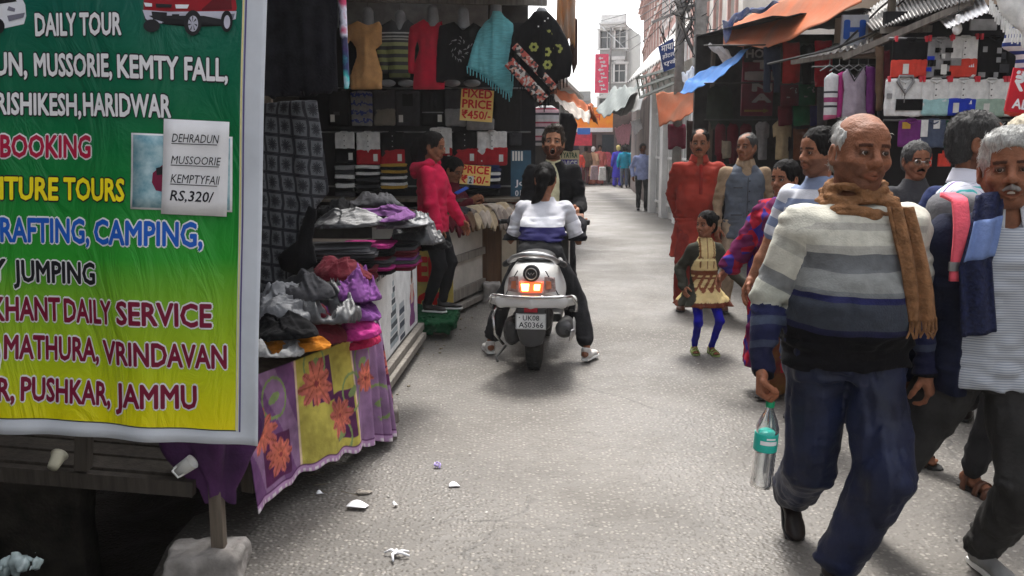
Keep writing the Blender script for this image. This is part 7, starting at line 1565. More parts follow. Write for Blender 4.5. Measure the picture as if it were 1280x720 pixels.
            pts = [Vector(M @ (np.array([x, y, z0]) * k) + a) for x, y in sp2]; mb.prism(pts, (0, 0, 0), Vector(M @ np.array([0, 0, th_]) * k)); so2 = mb.build('sole', ft_.get('sole', BPLAST), r, bevel=.003)
            if fty == 'shoe' and ft_.get('laces'):
                mb = MB()
                for j in range(4): c0 = [Vector(M @ (np.array([x, -.06 - .018 * j, -.022 - .006 * j - abs(x) * .5]) * k) + a) for x in (-.02, 0, .02)]; mb.tube(c0, .003, 5)
                mb.build('laces', ft_['laces'], r)
            if fty == 'sandal':
                mb = MB()
                for y_, zz in ((-.125, -.035), (-.075, -.022), (.0, .0)):
                    mb.grid(lambda u, v: Vector(M @ (np.array([.046 * math.cos(math.pi * u), y_ + .03 * (v - .5), -.085 + (zz + .085) * math.sin(math.pi * u) + .004]) * k) + a), 12, 2)
                mb.build('strap', ft_['mat'], r, smooth=True, solid=.004)
    J['root'] = r; return J
_hs = None
def hand_simple():
    global _hs
    if _hs is None: f = Field((-.05, -.04, -.16), (.06, .05, .05), .012); f.box((0, 0, -.05), (.07, .03, .09), rad=.012); f.cone((.01, 0, -.08), (0, .025, -.14), .022, .016); f.cone((.03, 0, -.03), (.045, .015, -.08), .013, .010); f.cone((0, 0, 0), (0, 0, .04), .026, .03); _hs = f.mesh()
    return _hs
def collar(J, m, rx=.066, r=.012, spread=.05, z=.018, name='collar'):
    nb = J['nb']; mb = MB()
    def fn(u, v):
        a = -math.pi / 2 + .32 + (2 * math.pi - .64) * u; o = .010 * (1 - v); front = max(0, -math.sin(a)) 
        return Vector((nb[0] + (rx + o + .012 * (1 - v)) * math.cos(a), nb[1] - .004 + (rx + o + .014 * (1 - v)) * math.sin(a), nb[2] + z + .022 * v - .030 * (1 - v) * (1 + .9 * front ** 3) + .012 * (1 - front) * v))
    mb.grid(fn, 30, 4); return mb.build(name, m, J['root'], smooth=True, solid=.004)
def front_strip(J, x, z0, z1, yf, w_, m, name='placket', n=14):
    mb = MB(); mb.grid(lambda u, v: Vector((x + (u - .5) * w_, yf(z0 + (z1 - z0) * v), z0 + (z1 - z0) * v)), 2, n); return mb.build(name, m, J['root'], smooth=True, solid=.003)
# ---------------------------------------------------------------- the white scooter, rear towards the camera
SXY = (.135, 5.72)
sc = empty('scooter', (SXY[0], SXY[1], 0), R(-6), 'silver white scooter seen from behind with its tail light on', 'scooter')
PEARL = mat('pearl_white_paint', (.55, .545, .53), rough=.22, var=.06, vscale=2, spec=.6, dirt=.12); SEATM = mat('seat_vinyl', (.02, .02, .02), rough=.4, bump=.3, bscale=60); RUB = mat('tyre_rubber', (.025, .025, .025), rough=.85, bump=.6, bscale=50, dirt=.5)
ALU = mat('dull_aluminium', (.42, .42, .42), rough=.35, metal=.8, dirt=.2); BLKP = mat('scuffed_black_plastic', (.025, .025, .026), rough=.5, dirt=.25)
MX = Matrix(((0, 0, 1), (0, 1, 0), (-1, 0, 0)))   # lathe axis -> X
def tyre(y, nm='rear_wheel'):
    mb = MB(); prof = [(.125, -.045), (.165, -.052), (.20, -.045), (.214, -.025), (.218, 0), (.214, .025), (.20, .045), (.165, .052), (.125, .045)]
    mb.lathe(prof, (0, y, .216), 40, 0, MX); w = mb.build(nm, RUB, sc, smooth=True)
    mb = MB()
    for k in range(30):
        a = 2 * math.pi * k / 30
        for sg in (-1, 1): mb.box(Vector((sg * .022, y + .2165 * math.cos(a + sg * .05), .216 + .2165 * math.sin(a + sg * .05))), (.03, .008, .012), 0, Matrix.Rotation(a, 3, 'X'))
    mb.build('tread', RUB, w)
    mb = MB(); mb.lathe([(.02, -.05), (.03, -.02), (.118, -.03), (.127, -.042), (.127, .042), (.118, .03), (.03, .02), (.02, .05)], (0, y, .216), 24, 0, MX); mb.build('rim', ALU, w, smooth=True)
tyre(.20); tyre(1.33, 'front_wheel')
f = Field((-.30, -.16, .40), (.30, .75, .86), .008)
f.ell((0, .18, .60), (.178, .285, .135), .02); f.ell((0, .30, .66), (.165, .38, .115), .04)
for s in (-1, 1): f.ell((s * .125, .26, .545), (.085, .30, .115), .05)
f.box((0, .60, .56), (.26, .2, .24), rad=.05, k=.06); f.clip((0, 0, .475), (0, -.10, -1)); f.ell((0, .2, .42), (.10, .5, .10), .02, 's')
f.ell((0, -.11, .705), (.30, .035, .05), .012, 's'); V, Q = f.mesh(); np_mesh('tail_body', V, Q, PEARL, sc)
for s in (-1, 1):
    mb = MB(); mb.tube([(s * .09, -.075, .72), (s * .125, -.085, .66), (s * .17, -.03, .56), (s * .20, .10, .52)], .0035, 6); mb.build('panel_seam', BLKP, sc)
# lower white valance with corner guards
f = Field((-.34, -.20, .42), (.34, .5, .60), .008)
for s in (-1, 1):
    f.cone((0, -.125, .520), (s * .20, -.085, .520), .032, .032, .02, sq=(1, .6, 1.25)); f.cone((s * .20, -.085, .520), (s * .262, .02, .515), .032, .028, .02, sq=(1, .8, 1.2)); f.cone((s * .262, .02, .515), (s * .25, .22, .50), .026, .018, .02)
V, Q = f.mesh(); np_mesh('rear_valance', V, Q, PEARL, sc)
mb = MB(); mb.tube([(-.24, .28, .40), (-.285, .10, .43), (-.288, .0, .50), (-.26, -.06, .552), (-.16, -.125, .556), (0, -.150, .558), (.16, -.125, .556), (.26, -.06, .552), (.288, .0, .50), (.285, .10, .43), (.24, .28, .40)], .009, 10); mb.build('crash_guard', CHROME, sc, smooth=True)
# seat, grab rail
f = Field((-.2, .0, .68), (.2, .95, .90), .009); f.ell((0, .62, .735), (.150, .33, .055), .02); f.ell((0, .30, .765), (.140, .22, .050), .04); f.noise(.004, (14, 14, 14), 2); V, Q = f.mesh(); np_mesh('seat', V, Q, SEATM, sc)
mb = MB(); mb.tube([(-.160, .40, .735), (-.178, .20, .745), (-.160, .06, .765), (-.125, -.02, .800), (-.06, -.05, .822), (0, -.055, .826), (.06, -.05, .822), (.125, -.02, .800), (.160, .06, .765), (.178, .20, .745), (.160, .40, .735)], .0165, 12); mb.build('grab_rail', ALU, sc, smooth=True)
mb = MB(); mb.tube([(-.165, .06, .76), (-.20, .16, .73), (-.19, .30, .72)], .02, 10); mb.build('side_bracket', BLKP, sc, smooth=True); mb = MB(); mb.tube([(.165, .06, .76), (.20, .16, .73), (.19, .30, .72)], .02, 10); mb.build('side_bracket', BLKP, sc, smooth=True)
# tail light cluster
def glow(name, c, s): return mat(name, c[:3], rough=.15, emis=(*c[:3], s), var=.3, vscale=40)
mb = MB(); mb.prism([(-.078, -.112, .650), (.078, -.112, .650), (.070, -.128, .585), (-.070, -.128, .585)], (0, 0, 0), (0, .05, 0)); mb.build('brake_light', glow('brake_glow', (.80, .08, .02), .7), sc, bevel=.004)
mb = MB(); mb.prism([(-.066, -.120, .640), (-.012, -.121, .640), (-.016, -.133, .595), (-.058, -.132, .595)], (0, -.003, 0), (0, .01, 0)); mb.prism([(.020, -.121, .638), (.060, -.120, .638), (.056, -.132, .600), (.020, -.133, .600)], (0, -.003, 0), (0, .01, 0)); mb.build('bulb_glow', glow('amber_glow', (1.0, .50, .10), 3.5), sc, bevel=.003)
for s in (-1, 1):
    mb = MB(); mb.prism([(s * .086, -.100, .688), (s * .150, -.062, .672), (s * .158, -.085, .588), (s * .080, -.122, .583)][::s], (0, -.006, 0), (0, .03, 0)); i_ = mb.build('indicator', mat('smoky_lens', (.32, .22, .20), rough=.15, var=.3, vscale=30, spec=.7), sc, bevel=.004)
    mb = MB(); mb.prism([(s * .098, -.112, .66), (s * .128, -.094, .652), (s * .132, -.104, .610), (s * .096, -.122, .606)][::s], (0, -.006, 0), (0, .01, 0)); mb.build('inner_lens', mat('orange_lens', (.5, .16, .08), rough=.2), i_)
MY = Matrix(((1, 0, 0), (0, 0, 1), (0, 1, 0)))
mb = MB(); mb.lathe([(.052, -.112), (.054, -.106), (.054, -.06)], (0, 0, .705), 28, 0, MY); e_ = mb.build('round_badge', BLKP, sc, bevel=.002)
mb = MB(); 
mb.tube([(.036 * math.cos(a), -.1145, .705 + .036 * math.sin(a)) for a in np.linspace(0, 2 * math.pi, 25)[:-1]], .0035, 6, closed=True); mb.tube([(-.02, -.1145, .712), (-.008, -.1145, .698), (0, -.1145, .712), (.008, -.1145, .698), (.02, -.1145, .712)], .0028, 5); mb.build('badge_emblem', ALU, e_)
# reflector housing, plate, mudguard
f = Field((-.13, -.16, .25), (.13, .1, .53), .007); f.box((0, -.085, .455), (.20, .07, .07), rad=.02); f.box((0, -.02, .40), (.22, .06, .16), rad=.03, k=.02)
V, Q = f.mesh(); np_mesh('plate_housing', V, Q, BLKP, sc)
mb = MB(); mb.box((0, -.128, .470), (.088, .012, .03)); mb.build('reflector', mat('red_reflector', (.30, .01, .02), rough=.15), sc, bevel=.004)
pt = MB(); Mp = Matrix.Rotation(R(-8), 3, 'X'); pt.box((0, -.125, .395), (.196, .004, .102), 0, Mp); pl_ = pt.build('number_plate', mat('plate_white', (.62, .62, .60), rough=.35, dirt=.12), sc, bevel=.0015)
mb = MB(); nv_ = Mp @ Vector((0, -1, 0)); uz = Mp @ Vector((0, 0, 1)); oc = Vector((0, -.125, .395)) + nv_ * .0025
lettering(mb, 'UK08', oc + Vector((-.052, 0, 0)) + uz * .006, Vector((.106, 0, 0)), uz * .033, 0, .012, nrm=tuple(nv_), lift=.001); lettering(mb, 'AS0366', oc + Vector((-.078, 0, 0)) + uz * -.040, Vector((.160, 0, 0)), uz * .035, 0, .012, nrm=tuple(nv_), lift=.001); mb.build('lettering', PK, pl_)
mb = MB()
for a, b_ in (((-.094, -.047), (.094, -.047)), ((.094, -.047), (.094, .047)), ((.094, .047), (-.094, .047)), ((-.094, .047), (-.094, -.047))): mb.beam(oc + Vector((a[0], 0, 0)) + uz * a[1], oc + Vector((b_[0], 0, 0)) + uz * b_[1], .002, .0015)
mb.lathe([(.004, -.001), (.004, .001)], oc + Vector((-.075, 0, 0)) + uz * .025, 10, 0, MY); mb.build('plate_border', PK, pl_)
mb = MB()
def mg(u, v): x = (u - .5) * (.19 - .05 * v ** 2) ; return Vector((x, -.118 + .035 * v + .09 * (2 * u - 1) ** 2 * .35 - .0, .352 - .135 * v + .02 * (2 * u - 1) ** 2 * v))
mb.grid(mg, 16, 12); mb.build('mudguard', mat('grey_black_flap', (.06, .06, .062), rough=.35, dirt=.3), sc, smooth=True, solid=.006)
# exhaust and engine
f = Field((.08, -.12, .18), (.34, .75, .46), .008); f.cone((.215, -.06, .34), (.205, .55, .26), .060, .050, .01); f.ell((.215, -.075, .34), (.055, .03, .055)); V, Q = f.mesh(); ex = np_mesh('exhaust', V, Q, mat('sooty_muffler', (.07, .07, .07), rough=.5, metal=.4, dirt=.3), sc)
f = Field((.10, -.16, .20), (.34, .5, .46), .007); f.cone((.228, -.07, .325), (.22, .40, .29), .070, .064, .01, sq=(.85, 1, 1)); f.clip((.19, 0, 0), (-1, 0, .2)); f.clip((0, -.10, .38), (0, -.7, 1)) if False else None; f.clip((0, 0, .345), (0, 0, 1)); V, Q = f.mesh(); np_mesh('heat_shield', V, Q, ALU, ex)
mb = MB(); mb.lathe([(.014, -.135), (.016, -.10), (.016, -.06)], (.235, 0, .335), 14, 0, MY); mb.build('tailpipe', BLKP, ex)
f = Field((-.26, -.02, .10), (.12, .75, .48), .010); f.box((-.135, .28, .28), (.10, .50, .16), rad=.05); f.ell((-.155, .18, .27), (.06, .12, .10), .03); f.ell((0, .55, .3), (.11, .18, .12), .03); f.noise(.005, (40, 40, 40), 3, rid=True); V, Q = f.mesh(); np_mesh('engine_case', V, Q, mat('oily_casting', (.05, .05, .052), rough=.5, metal=.3, dirt=.5), sc)
mb = MB(); mb.tube([(-.10, .05, .40), (-.13, .10, .22)], .022, 10); 
for k in range(7): mb.lathe([(.030, -.005), (.030, .005)], (-.105 - .005 * k, .058 + .008 * k, .38 - .024 * k), 12)
mb.build('shock_absorber', BLKP, sc)
mb = MB(); mb.tube([(-.20, .18, .16), (-.245, .02, .12), (-.23, -.02, .10)], .009, 8); mb.build('centre_stand', IRON, sc)
mb = MB(); mb.tube([(-.25, .16, .46), (-.265, .02, .40), (-.25, .0, .28), (-.20, .06, .20)], .010, 8); mb.build('engine_guard', CHROME, sc, smooth=True)
# floor, leg shield, handlebar
mb = MB(); mb.box((0, .90, .27), (.32, .46, .07)); mb.build('floorboard', BLKP, sc, bevel=.02)
f = Field((-.26, .98, .22), (.26, 1.40, 1.0), .011); f.box((0, 1.12, .56), (.40, .10, .62), rad=.045); f.ell((0, 1.18, .62), (.15, .12, .30), .05); f.ell((0, 1.15, .92), (.13, .10, .055), .03); V, Q = f.mesh(); np_mesh('leg_shield', V, Q, PEARL, sc)
mb = MB(); mb.box((0, 1.060, .56), (.385, .02, .60)); mb.build('inner_panel', BLKP, sc, bevel=.008)
f = Field((-.2, 1.05, .85), (.2, 1.35, 1.05), .010); f.ell((0, 1.18, .945), (.16, .09, .055)); V, Q = f.mesh(); np_mesh('headset', V, Q, BLKP, sc)
f = Field((-.1, 1.1, .38), (.1, 1.6, .55), .012); f.ell((0, 1.33, .40), (.07, .25, .09)); V, Q = f.mesh(); np_mesh('front_fender', V, Q, PEARL, sc)
for s in (-1, 1):
    mb = MB(); mb.tube([(s * .12, 1.14, .95), (s * .22, 1.09, .955), (s * .335, 1.04, .945)], [.014, .017, .019], 10); mb.tube([(s * .335, 1.04, .945), (s * .348, 1.035, .944)], [.023, .020], 10); mb.build('handle_grip', BPLAST, sc, smooth=True)
    mb = MB(); mb.tube([(s * .16, 1.17, .952), (s * .24, 1.16, .95), (s * .33, 1.11, .938)], .006, 6); mb.build('brake_lever', ALU, sc)
LEATHER = mat('brown_leather', (.09, .035, .018), rough=.4, var=.2); LEATHB = mat('black_leather', (.018, .013, .012), rough=.35, var=.2)
# 1 --- man in the striped grey sweater with the brown scarf
SW = stripes('sweater_body', [(0, lin(184, 182, 170)), (.13, lin(160, 158, 150)), (.165, lin(184, 182, 170)), (.235, lin(162, 161, 154)), (.275, lin(98, 100, 102)), (.36, lin(126, 128, 126)), (.45, lin(106, 109, 110)), (.475, lin(36, 38, 76)), (.505, lin(58, 63, 72)), (.645, lin(32, 34, 62)), (.68, lin(14, 14, 18))], src=('attr', 0, .62), warp=.075, wscale=2.6, noise=.14, arm=[(0, lin(184, 182, 170)), (.20, lin(164, 163, 154)), (.26, lin(184, 182, 170)), (.38, lin(120, 122, 122)), (.46, lin(168, 169, 158)), (.57, lin(38, 42, 74)), (.64, lin(62, 70, 88)), (.69, lin(34, 38, 68)), (.77, lin(56, 62, 80)), (.81, lin(28, 30, 54)), (.93, lin(14, 14, 18))])
NVT = cloth('navy_shiny_trousers', lin(15, 28, 62), col2=lin(7, 13, 34), rough=.55, vscale=5, spec=.35, bump=.25)
J = person('bald man in a striped grey sweater and brown scarf carrying a water bottle', (1.150, 2.98), 4, H=1.64, hs=1.10, sk='brown', hipz=.815, lean=(.0, -.02),
    ankles={'R': (-.02, .33, .17), 'L': (-.03, -.10, .085)}, knee={'R': (-.25, -1, 0), 'L': (.3, -1, 0)}, feet_dir={'R': (-.05, -.72, -.70), 'L': (.1, -1, 0)},
    wrists={'R': (-.305, -.06, .765), 'L': (.300, -.03, .72)}, elbow={'R': (-.55, .8, 0), 'L': (.5, .9, 0)}, hd=(2, 2, 3),
    b=dict(sh=.190, chest=(.188, .128), waist=(.196, .140), hip=(.196, .142), belly=.05, bz=.985, shr=.070), neck=1.25,
    top=dict(mat=SW, hem=.765, ease=.034, armease=.013, res=.0085, wr=.009, neckz=.0, name='sweater'), bot=dict(mat=NVT, ease=.022, thigh=.098, knee=.076, hemr=.075, wr=.012, res=.0095, cut=.93),
    hair=('ring', HAIRG, .004), feet=dict(type='shoe', mat=LEATHB, sole=BPLAST), hres=.0028, res=.009,
    hands={'R': dict(curl=[1.05, 1.1, 1.1, 1.15], thumb=1.2, palm=(.75, -.6, 0)), 'L': dict(curl=.55, thumb=.7, palm=(-.6, .8, 0))}, feat=dict(stubble=1, stubc=(.72, .74, .80), wrinkle=1, nose=1.15, w=1.1, brow=(.22, .18, .16), gaze=8))
r1 = J['root']; nb = J['nb']; SCF = cloth('camel_scarf', lin(146, 106, 74), col2=lin(104, 74, 50), vscale=30, bump=.8, bscale=120)
f = Field((-.18, -.20, 1.20), (.20, .17, 1.50), .007)
for k, (rx, ry, z0, rr_, tl) in enumerate(((.092, .082, 1.345, .022, .022), (.104, .096, 1.312, .025, .03), (.086, .080, 1.368, .017, .012))):
    pts = [np.array([nb[0] + rx * math.cos(a), nb[1] - .004 + ry * math.sin(a) - .006, z0 + tl * math.sin(a) * 1.1 + .012 * math.sin(3 * a + k) + .008]) for a in np.linspace(0, 2 * math.pi, 19)]
    for p, q in zip(pts[:-1], pts[1:]): f.cone(p, q, rr_, rr_, .010)
f.ell((nb[0] + .085, nb[1] - .075, 1.315), (.040, .035, .038), .02)
f.noise(.007, (14, 14, 55), 5, rid=True); f.noise(.004, (30, 30, 90), 2, rid=True); V, Q = f.mesh(); so = np_mesh('scarf', V, Q, SCF, r1)
def scf(u, v):
    z = 1.315 - .36 * v; x = .085 + .065 * v + (u - .5) * (.075 + .022 * v); y = -.155 - .075 * math.sin(min(1, v * 1.3) * 1.4) + .012 * math.sin(u * 12 + v * 3) + .05 * (v > .9) * 0; return Vector((x, y, z))
mb = MB(); mb.grid(scf, 18, 36); mb.build('scarf_end', SCF, r1, smooth=True, solid=.012)
mb = MB()
for k in range(13):
    p = scf((k + .5) / 13, 1); mb.tube([p + Vector((0, 0, .01)), p + Vector((random.uniform(-.008, .008), 0, -.03)), p + Vector((random.uniform(-.014, .014), 0, -.055))], [.005, .0045, .003], 5)
mb.build('scarf_fringe', SCF, r1)
# water bottle in his right hand
wr_, t_, n_, d_ = J['hands']['R']; Mw = Matrix.Rotation(R(4), 3, 'Z'); hb = wr_ + d_ * .112 + n_ * .028; hw = Mw @ Vector(hb) + Vector((1.150, 2.98, 0))
bo = empty('water_bottle', (hw.x, hw.y, hw.z), 0, 'clear plastic water bottle with turquoise label held by the bald man', 'bottle'); bo.rotation_euler = (R(3), R(3), 0)
prof = [(.0125, .0), (.0125, -.02), (.016, -.03), (.030, -.06), (.0385, -.088), (.0385, -.10)]
for k in range(1, 21): prof.append((.0385 - (.0022 if k % 2 else 0), -.10 - k * .0085))
prof += [(.0385, -.285), (.036, -.300), (.026, -.304), (.004, -.296)]
PET = mat('clear_pet', (.92, .96, .97), rough=.06, trans=.93, ior=1.25, spec=.6)
mb = MB(); mb.lathe(prof, n=28); mb.build('bottle_body', PET, bo, smooth=True)
mb = MB(); mb.lathe([(r_ * .93, z) for r_, z in prof[3:] if z < -.165], n=24); mb.build('water', mat('water', (.9, .95, .96), rough=.02, trans=.95, ior=1.33), bo, smooth=True)
LBL = mat('turquoise_label', lin(40, 175, 160), rough=.35, var=.05); mb = MB(); mb.lathe([(.0393, -.105), (.0396, -.107), (.0396, -.165), (.0393, -.167)], n=28); mb.build('label', LBL, bo, smooth=True)
mb = MB(); mb.grid(lambda u, v: Vector((.0402 * math.sin((u - .5) * 1.5), -.0402 * math.cos((u - .5) * 1.5), -.14 + .014 * v)), 10, 1); mb.grid(lambda u, v: Vector((.0402 * math.sin((u - .3) * .8), -.0402 * math.cos((u - .3) * .8), -.121 + .006 * v)), 10, 1); mb.build('label_print', PW, bo)
mb = MB(); mb.lathe([(.0135, .004), (.0148, .002), (.0148, -.014), (.0138, -.016)], n=20); mb.build('cap', mat('green_cap', lin(20, 160, 110), rough=.4), bo, smooth=True)

# 2 --- smiling grey haired man with backpack
CK = stripes('fine_check', rep_stripes(15, [(1, lin(176, 180, 186)), (.45, lin(128, 134, 144))]), src=('attr', 0, .30), noise=.05)
ck = bpy.data.materials.new('grey_check_shirt'); ck.use_nodes = True; _M['grey_check_shirt'] = ck; n = ck.node_tree.nodes; l = ck.node_tree.links; b = n['Principled BSDF']; b.inputs['Roughness'].default_value = .85; b.inputs['Specular IOR Level'].default_value = .15
a = n.new('ShaderNodeAttribute'); a.attribute_name = 'gar'; wv = n.new('ShaderNodeTexWave'); wv.wave_type = 'BANDS'; wv.bands_direction = 'Y'; wv.inputs['Scale'].default_value = 38; wv.inputs['Distortion'].default_value = .6; l.new(a.outputs['Vector'], wv.inputs['Vector'])
mx = n.new('ShaderNodeMix'); mx.data_type = 'RGBA'; mx.inputs['A'].default_value = (*lin(180, 184, 190), 1); mx.inputs['B'].default_value = (*lin(132, 138, 148), 1); l.new(wv.outputs['Fac'], mx.inputs['Factor']); l.new(mx.outputs['Result'], b.inputs['Base Color'])
NVJ = cloth('navy_jacket', lin(26, 30, 48)); DGT = cloth('dark_grey_trousers', lin(58, 57, 56), col2=lin(40, 39, 38), vscale=6, rough=.8)
def cut_left(g, J): g.clip((-.045, 0, 0), (1, 0, 0))
X2, Y2 = 1.648, 2.98
J = person('smiling grey haired man in a pale check shirt with a pink backpack strap', (X2, Y2), -6, H=1.60, hs=1.12, sk='brown', hipz=.775, lean=(-.0, -.03),
    ankles={'R': (-.30, -.06 + .36, .09), 'L': (.05, .02, .085)}, knee={'R': (-.4, -1, 0), 'L': (.05, -1, 0)}, feet_dir={'R': (-.15, -1, -.15), 'L': (.2, -1, 0)},
    wrists={'R': (-.24, .10, .72), 'L': (.27, -.03, .72)}, elbow={'R': (-.4, 1, 0)}, hd=(-20, 2, -3), mouth='smile',
    b=dict(sh=.18, chest=(.175, .12), waist=(.17, .12), hip=(.175, .125), shr=.064), neck=1.1,
    top=[dict(mat=ck, hem=.70, ease=.030, wr=.008, vneck=.035, neckz=.03, name='shirt'), dict(mat=NVJ, hem=.66, ease=.040, wr=.012, name='jacket', cuts=[cut_left, lambda g, J: g.clip((-.11, -.10, 0), (.8, -1, 0))], neckz=.0)],
    bot=dict(mat=DGT, ease=.02, thigh=.094, knee=.074, hemr=.064, wr=.012, res=.0095), hair=('swept', HAIRG, .010), tach=mat('grey_moustache', (.22, .21, .20), rough=.8), feet=dict(type='shoe', mat=mat('grey_knit_shoe', (.25, .25, .24), rough=.8), sole=CARD, laces=DKGREY, sole_t=.022), hres=.003, res=.0095,
    hands={'R': dict(curl=.5), 'L': dict(curl=.5)}, feat=dict(nose=1.05, w=1.05, brow=(.2, .18, .17), folds=1, gaze=-4, stubble=1, stubc=(.85, .85, .88)))
r2 = J['root']; collar(J, ck, .068)
DSC = mat('navy_dotted_scarf', lin(34, 42, 76), rough=.9, bump=.9, bscale=90, col2=lin(18, 22, 44), vscale=70)
def sf2(u, v):
    z = 1.36 - .46 * v; return Vector((-.075 - .055 * min(1, v * 2) + .06 * max(0, v - .5) + (u - .5) * (.085 + .02 * v), -.10 - .075 * math.sin(min(1, v * 2.0 + .1) * 1.4) + .012 * math.sin(u * 9), z + .02 * (u - .5)))
mb = MB(); mb.grid(sf2, 14, 30); mb.build('scarf_end', DSC, r2, smooth=True, solid=.014)
LBS = cloth('light_blue_panel', lin(110, 130, 175)); mb = MB(); mb.grid(lambda u, v: sf2(u, .18 + .28 * v) + Vector((0, -.010, 0)), 12, 10); mb.build('scarf_patch', LBS, r2, smooth=True, solid=.004)
PKS = cloth('coral_strap', lin(225, 95, 110)); 
def st2(u, v):
    a = v * 2.3; return Vector((-.165 + (u - .5) * .048 - .01 * v, .02 - .165 * math.sin(min(a, 1.57)) * (1 if a < 1.57 else 1) , 1.325 - .02 * v - max(0, v - .35) * .36 + .02 * math.cos(min(a, 1.57))))
mb = MB(); mb.grid(st2, 6, 24); mb.build('backpack_strap', PKS, r2, smooth=True, solid=.016)
mb = MB(); mb.box((-.185, -.150, 1.12), (.04, .012, .03)); mb.build('strap_buckle', STEEL, r2)
f = Field((-.2, .08, .85), (.22, .4, 1.42), .015); f.box((0, .22, 1.12), (.30, .17, .44), rad=.06); f.noise(.008, (8, 8, 8), 3); V, Q = f.mesh(); np_mesh('backpack', V, Q, cloth('grey_backpack', (.12, .12, .13)), r2)

# 3 --- man in white shirt with purple and teal stripes, turned away
VS = bpy.data.materials.new('stripe_shirt'); VS.use_nodes = True; n = VS.node_tree.nodes; l = VS.node_tree.links; b = n['Principled BSDF']; b.inputs['Roughness'].default_value = .85
a = n.new('ShaderNodeAttribute'); a.attribute_name = 'gar'; sp = n.new('ShaderNodeSeparateXYZ'); l.new(a.outputs['Vector'], sp.inputs[0])
ad = n.new('ShaderNodeMath'); ad.operation = 'MULTIPLY_ADD'; ad.inputs[1].default_value = 1.0; l.new(sp.outputs[2], ad.inputs[0]); l.new(sp.outputs[0], ad.inputs[2])
q = n.new('ShaderNodeMath'); q.operation = 'MULTIPLY'; q.inputs[1].default_value = 9; l.new(ad.outputs[0], q.inputs[0]); fr = n.new('ShaderNodeMath'); fr.operation = 'FRACT'; l.new(q.outputs[0], fr.inputs[0])
cr = n.new('ShaderNodeValToRGB'); cr.color_ramp.interpolation = 'CONSTANT'; e = cr.color_ramp.elements; e[0].color = (*lin(205, 205, 215), 1); e[1].position = .28; e[1].color = (*lin(90, 50, 130), 1)
for p, c in ((.38, lin(210, 210, 220)), (.62, lin(70, 175, 175)), (.70, lin(205, 205, 215)), (.86, lin(150, 150, 165)), (.89, lin(210, 210, 220))): qq = e.new(p); qq.color = (*c, 1)
l.new(fr.outputs[0], cr.inputs[0]); l.new(cr.outputs[0], b.inputs['Base Color'])
J = person('man in a white shirt with purple and teal stripes, head turned away to the right', (1.99, 3.85), 48, H=1.67, hs=1.10, sk='brown', ankles={'R': (-.06, -.12, .085), 'L': (.12, .22, .12)}, wrists={'R': (-.20, -.05, .78)}, hd=(22, 2, 0), b=dict(shr=.066), hipz=.84,
    top=dict(mat=VS, hem=.74, ease=.02, name='shirt', wr=.009), bot=dict(mat=cloth('black_trousers', (.022, .022, .024)), ease=.015, cut=.90), hair=('short', HAIRS, .010), feet=dict(type='sandal', mat=LEATHER, sole=BPLAST), feet_dir={'R': (-.7, -1, 0), 'L': (-.1, -1, -.2)}, hres=.0034, feat=dict(stubble=1)); collar(J, VS, .07)
# 4 --- man in blue-white striped tee, in profile
BT = stripes('tee_stripes', rep_stripes(5, [(1, lin(120, 132, 158)), (1, lin(196, 198, 205))]), src=('attr', 0, .48), noise=.06)
J = person('young man in a grey blue striped tee shirt looking left', (1.60, 4.62), -48, H=1.60, hs=1.07, sk='mid', wrists={'R': (-.30, -.12, .80)}, ankles={'R': (-.1, .18, .1), 'L': (.1, -.18, .085)}, hd=(-20, 3, 0), top=dict(mat=BT, hem=.74, sleeve=.42, name='tee_shirt'), bare_arm={'R': 1, 'L': 1}, bot=dict(mat=cloth('blue_jeans', (.04, .06, .12))), hair=('short', HAIRB, .012), feet=dict(type='shoe', mat=LEATHB), hres=.0038, feat=dict(stubble=1, nose=1.1))
# 5 --- glasses man
J = person('man with glasses behind the bald man, dark grey jacket, only his head showing', (2.55, 5.62), -4, H=1.545, hs=1.02, sk='mid', hd=(4, 6, 0), top=dict(mat=DKGREY, hem=.70, name='jacket'), bot=dict(mat=DGT), hair=('short', HAIRS, .012), tach=HAIRB, feet=dict(type='shoe', mat=LEATHB), hres=.004)
mb = MB(); hc = J['hc']; Rh = J['Rh']; 
def hp3(x, y, z): return Vector(Rh @ (np.array([x, y, z]) * J['hsc']) + hc)
for sg in (-1, 1): mb.tube([hp3(sg * .032 + .022 * math.cos(a), -.098, .002 + .017 * math.sin(a)) for a in np.linspace(0, 2 * math.pi, 16)[:-1]], .0017, 5, closed=True); mb.tube([hp3(sg * .054, -.096, .006), hp3(sg * .082, -.04, .008), hp3(sg * .084, .015, .004)], .0016, 5)
mb.tube([hp3(-.011, -.099, .005), hp3(.011, -.099, .005)], .0016, 5); mb.build('glasses', CHROME, J['root'])
# 6 --- partial man at right edge
J = person('man in a cream cap at the right edge behind the smiling man', (2.62, 4.55), 10, H=1.66, hs=1.06, sk='mid', top=dict(mat=CREAMK, hem=.7), bot=dict(mat=cloth('light_trousers', (.35, .34, .33))), hair=('short', mat('cream_cap', (.45, .40, .30), rough=.9), .016), feet=dict(type='shoe', mat=LEATHB), hres=.0045)
J = person('man in pale grey trousers walking behind the sandal wearer', (2.52, 4.9), 150, H=1.58, sk='brown', ankles={'R': (-.09, .16, .09)}, top=dict(mat=NAVYK, hem=.72), bot=dict(mat=cloth('pale_grey_trousers', (.36, .36, .36))), hair=('short', HAIRB), feet=dict(type='shoe', mat=LEATHB), hres=.0075)
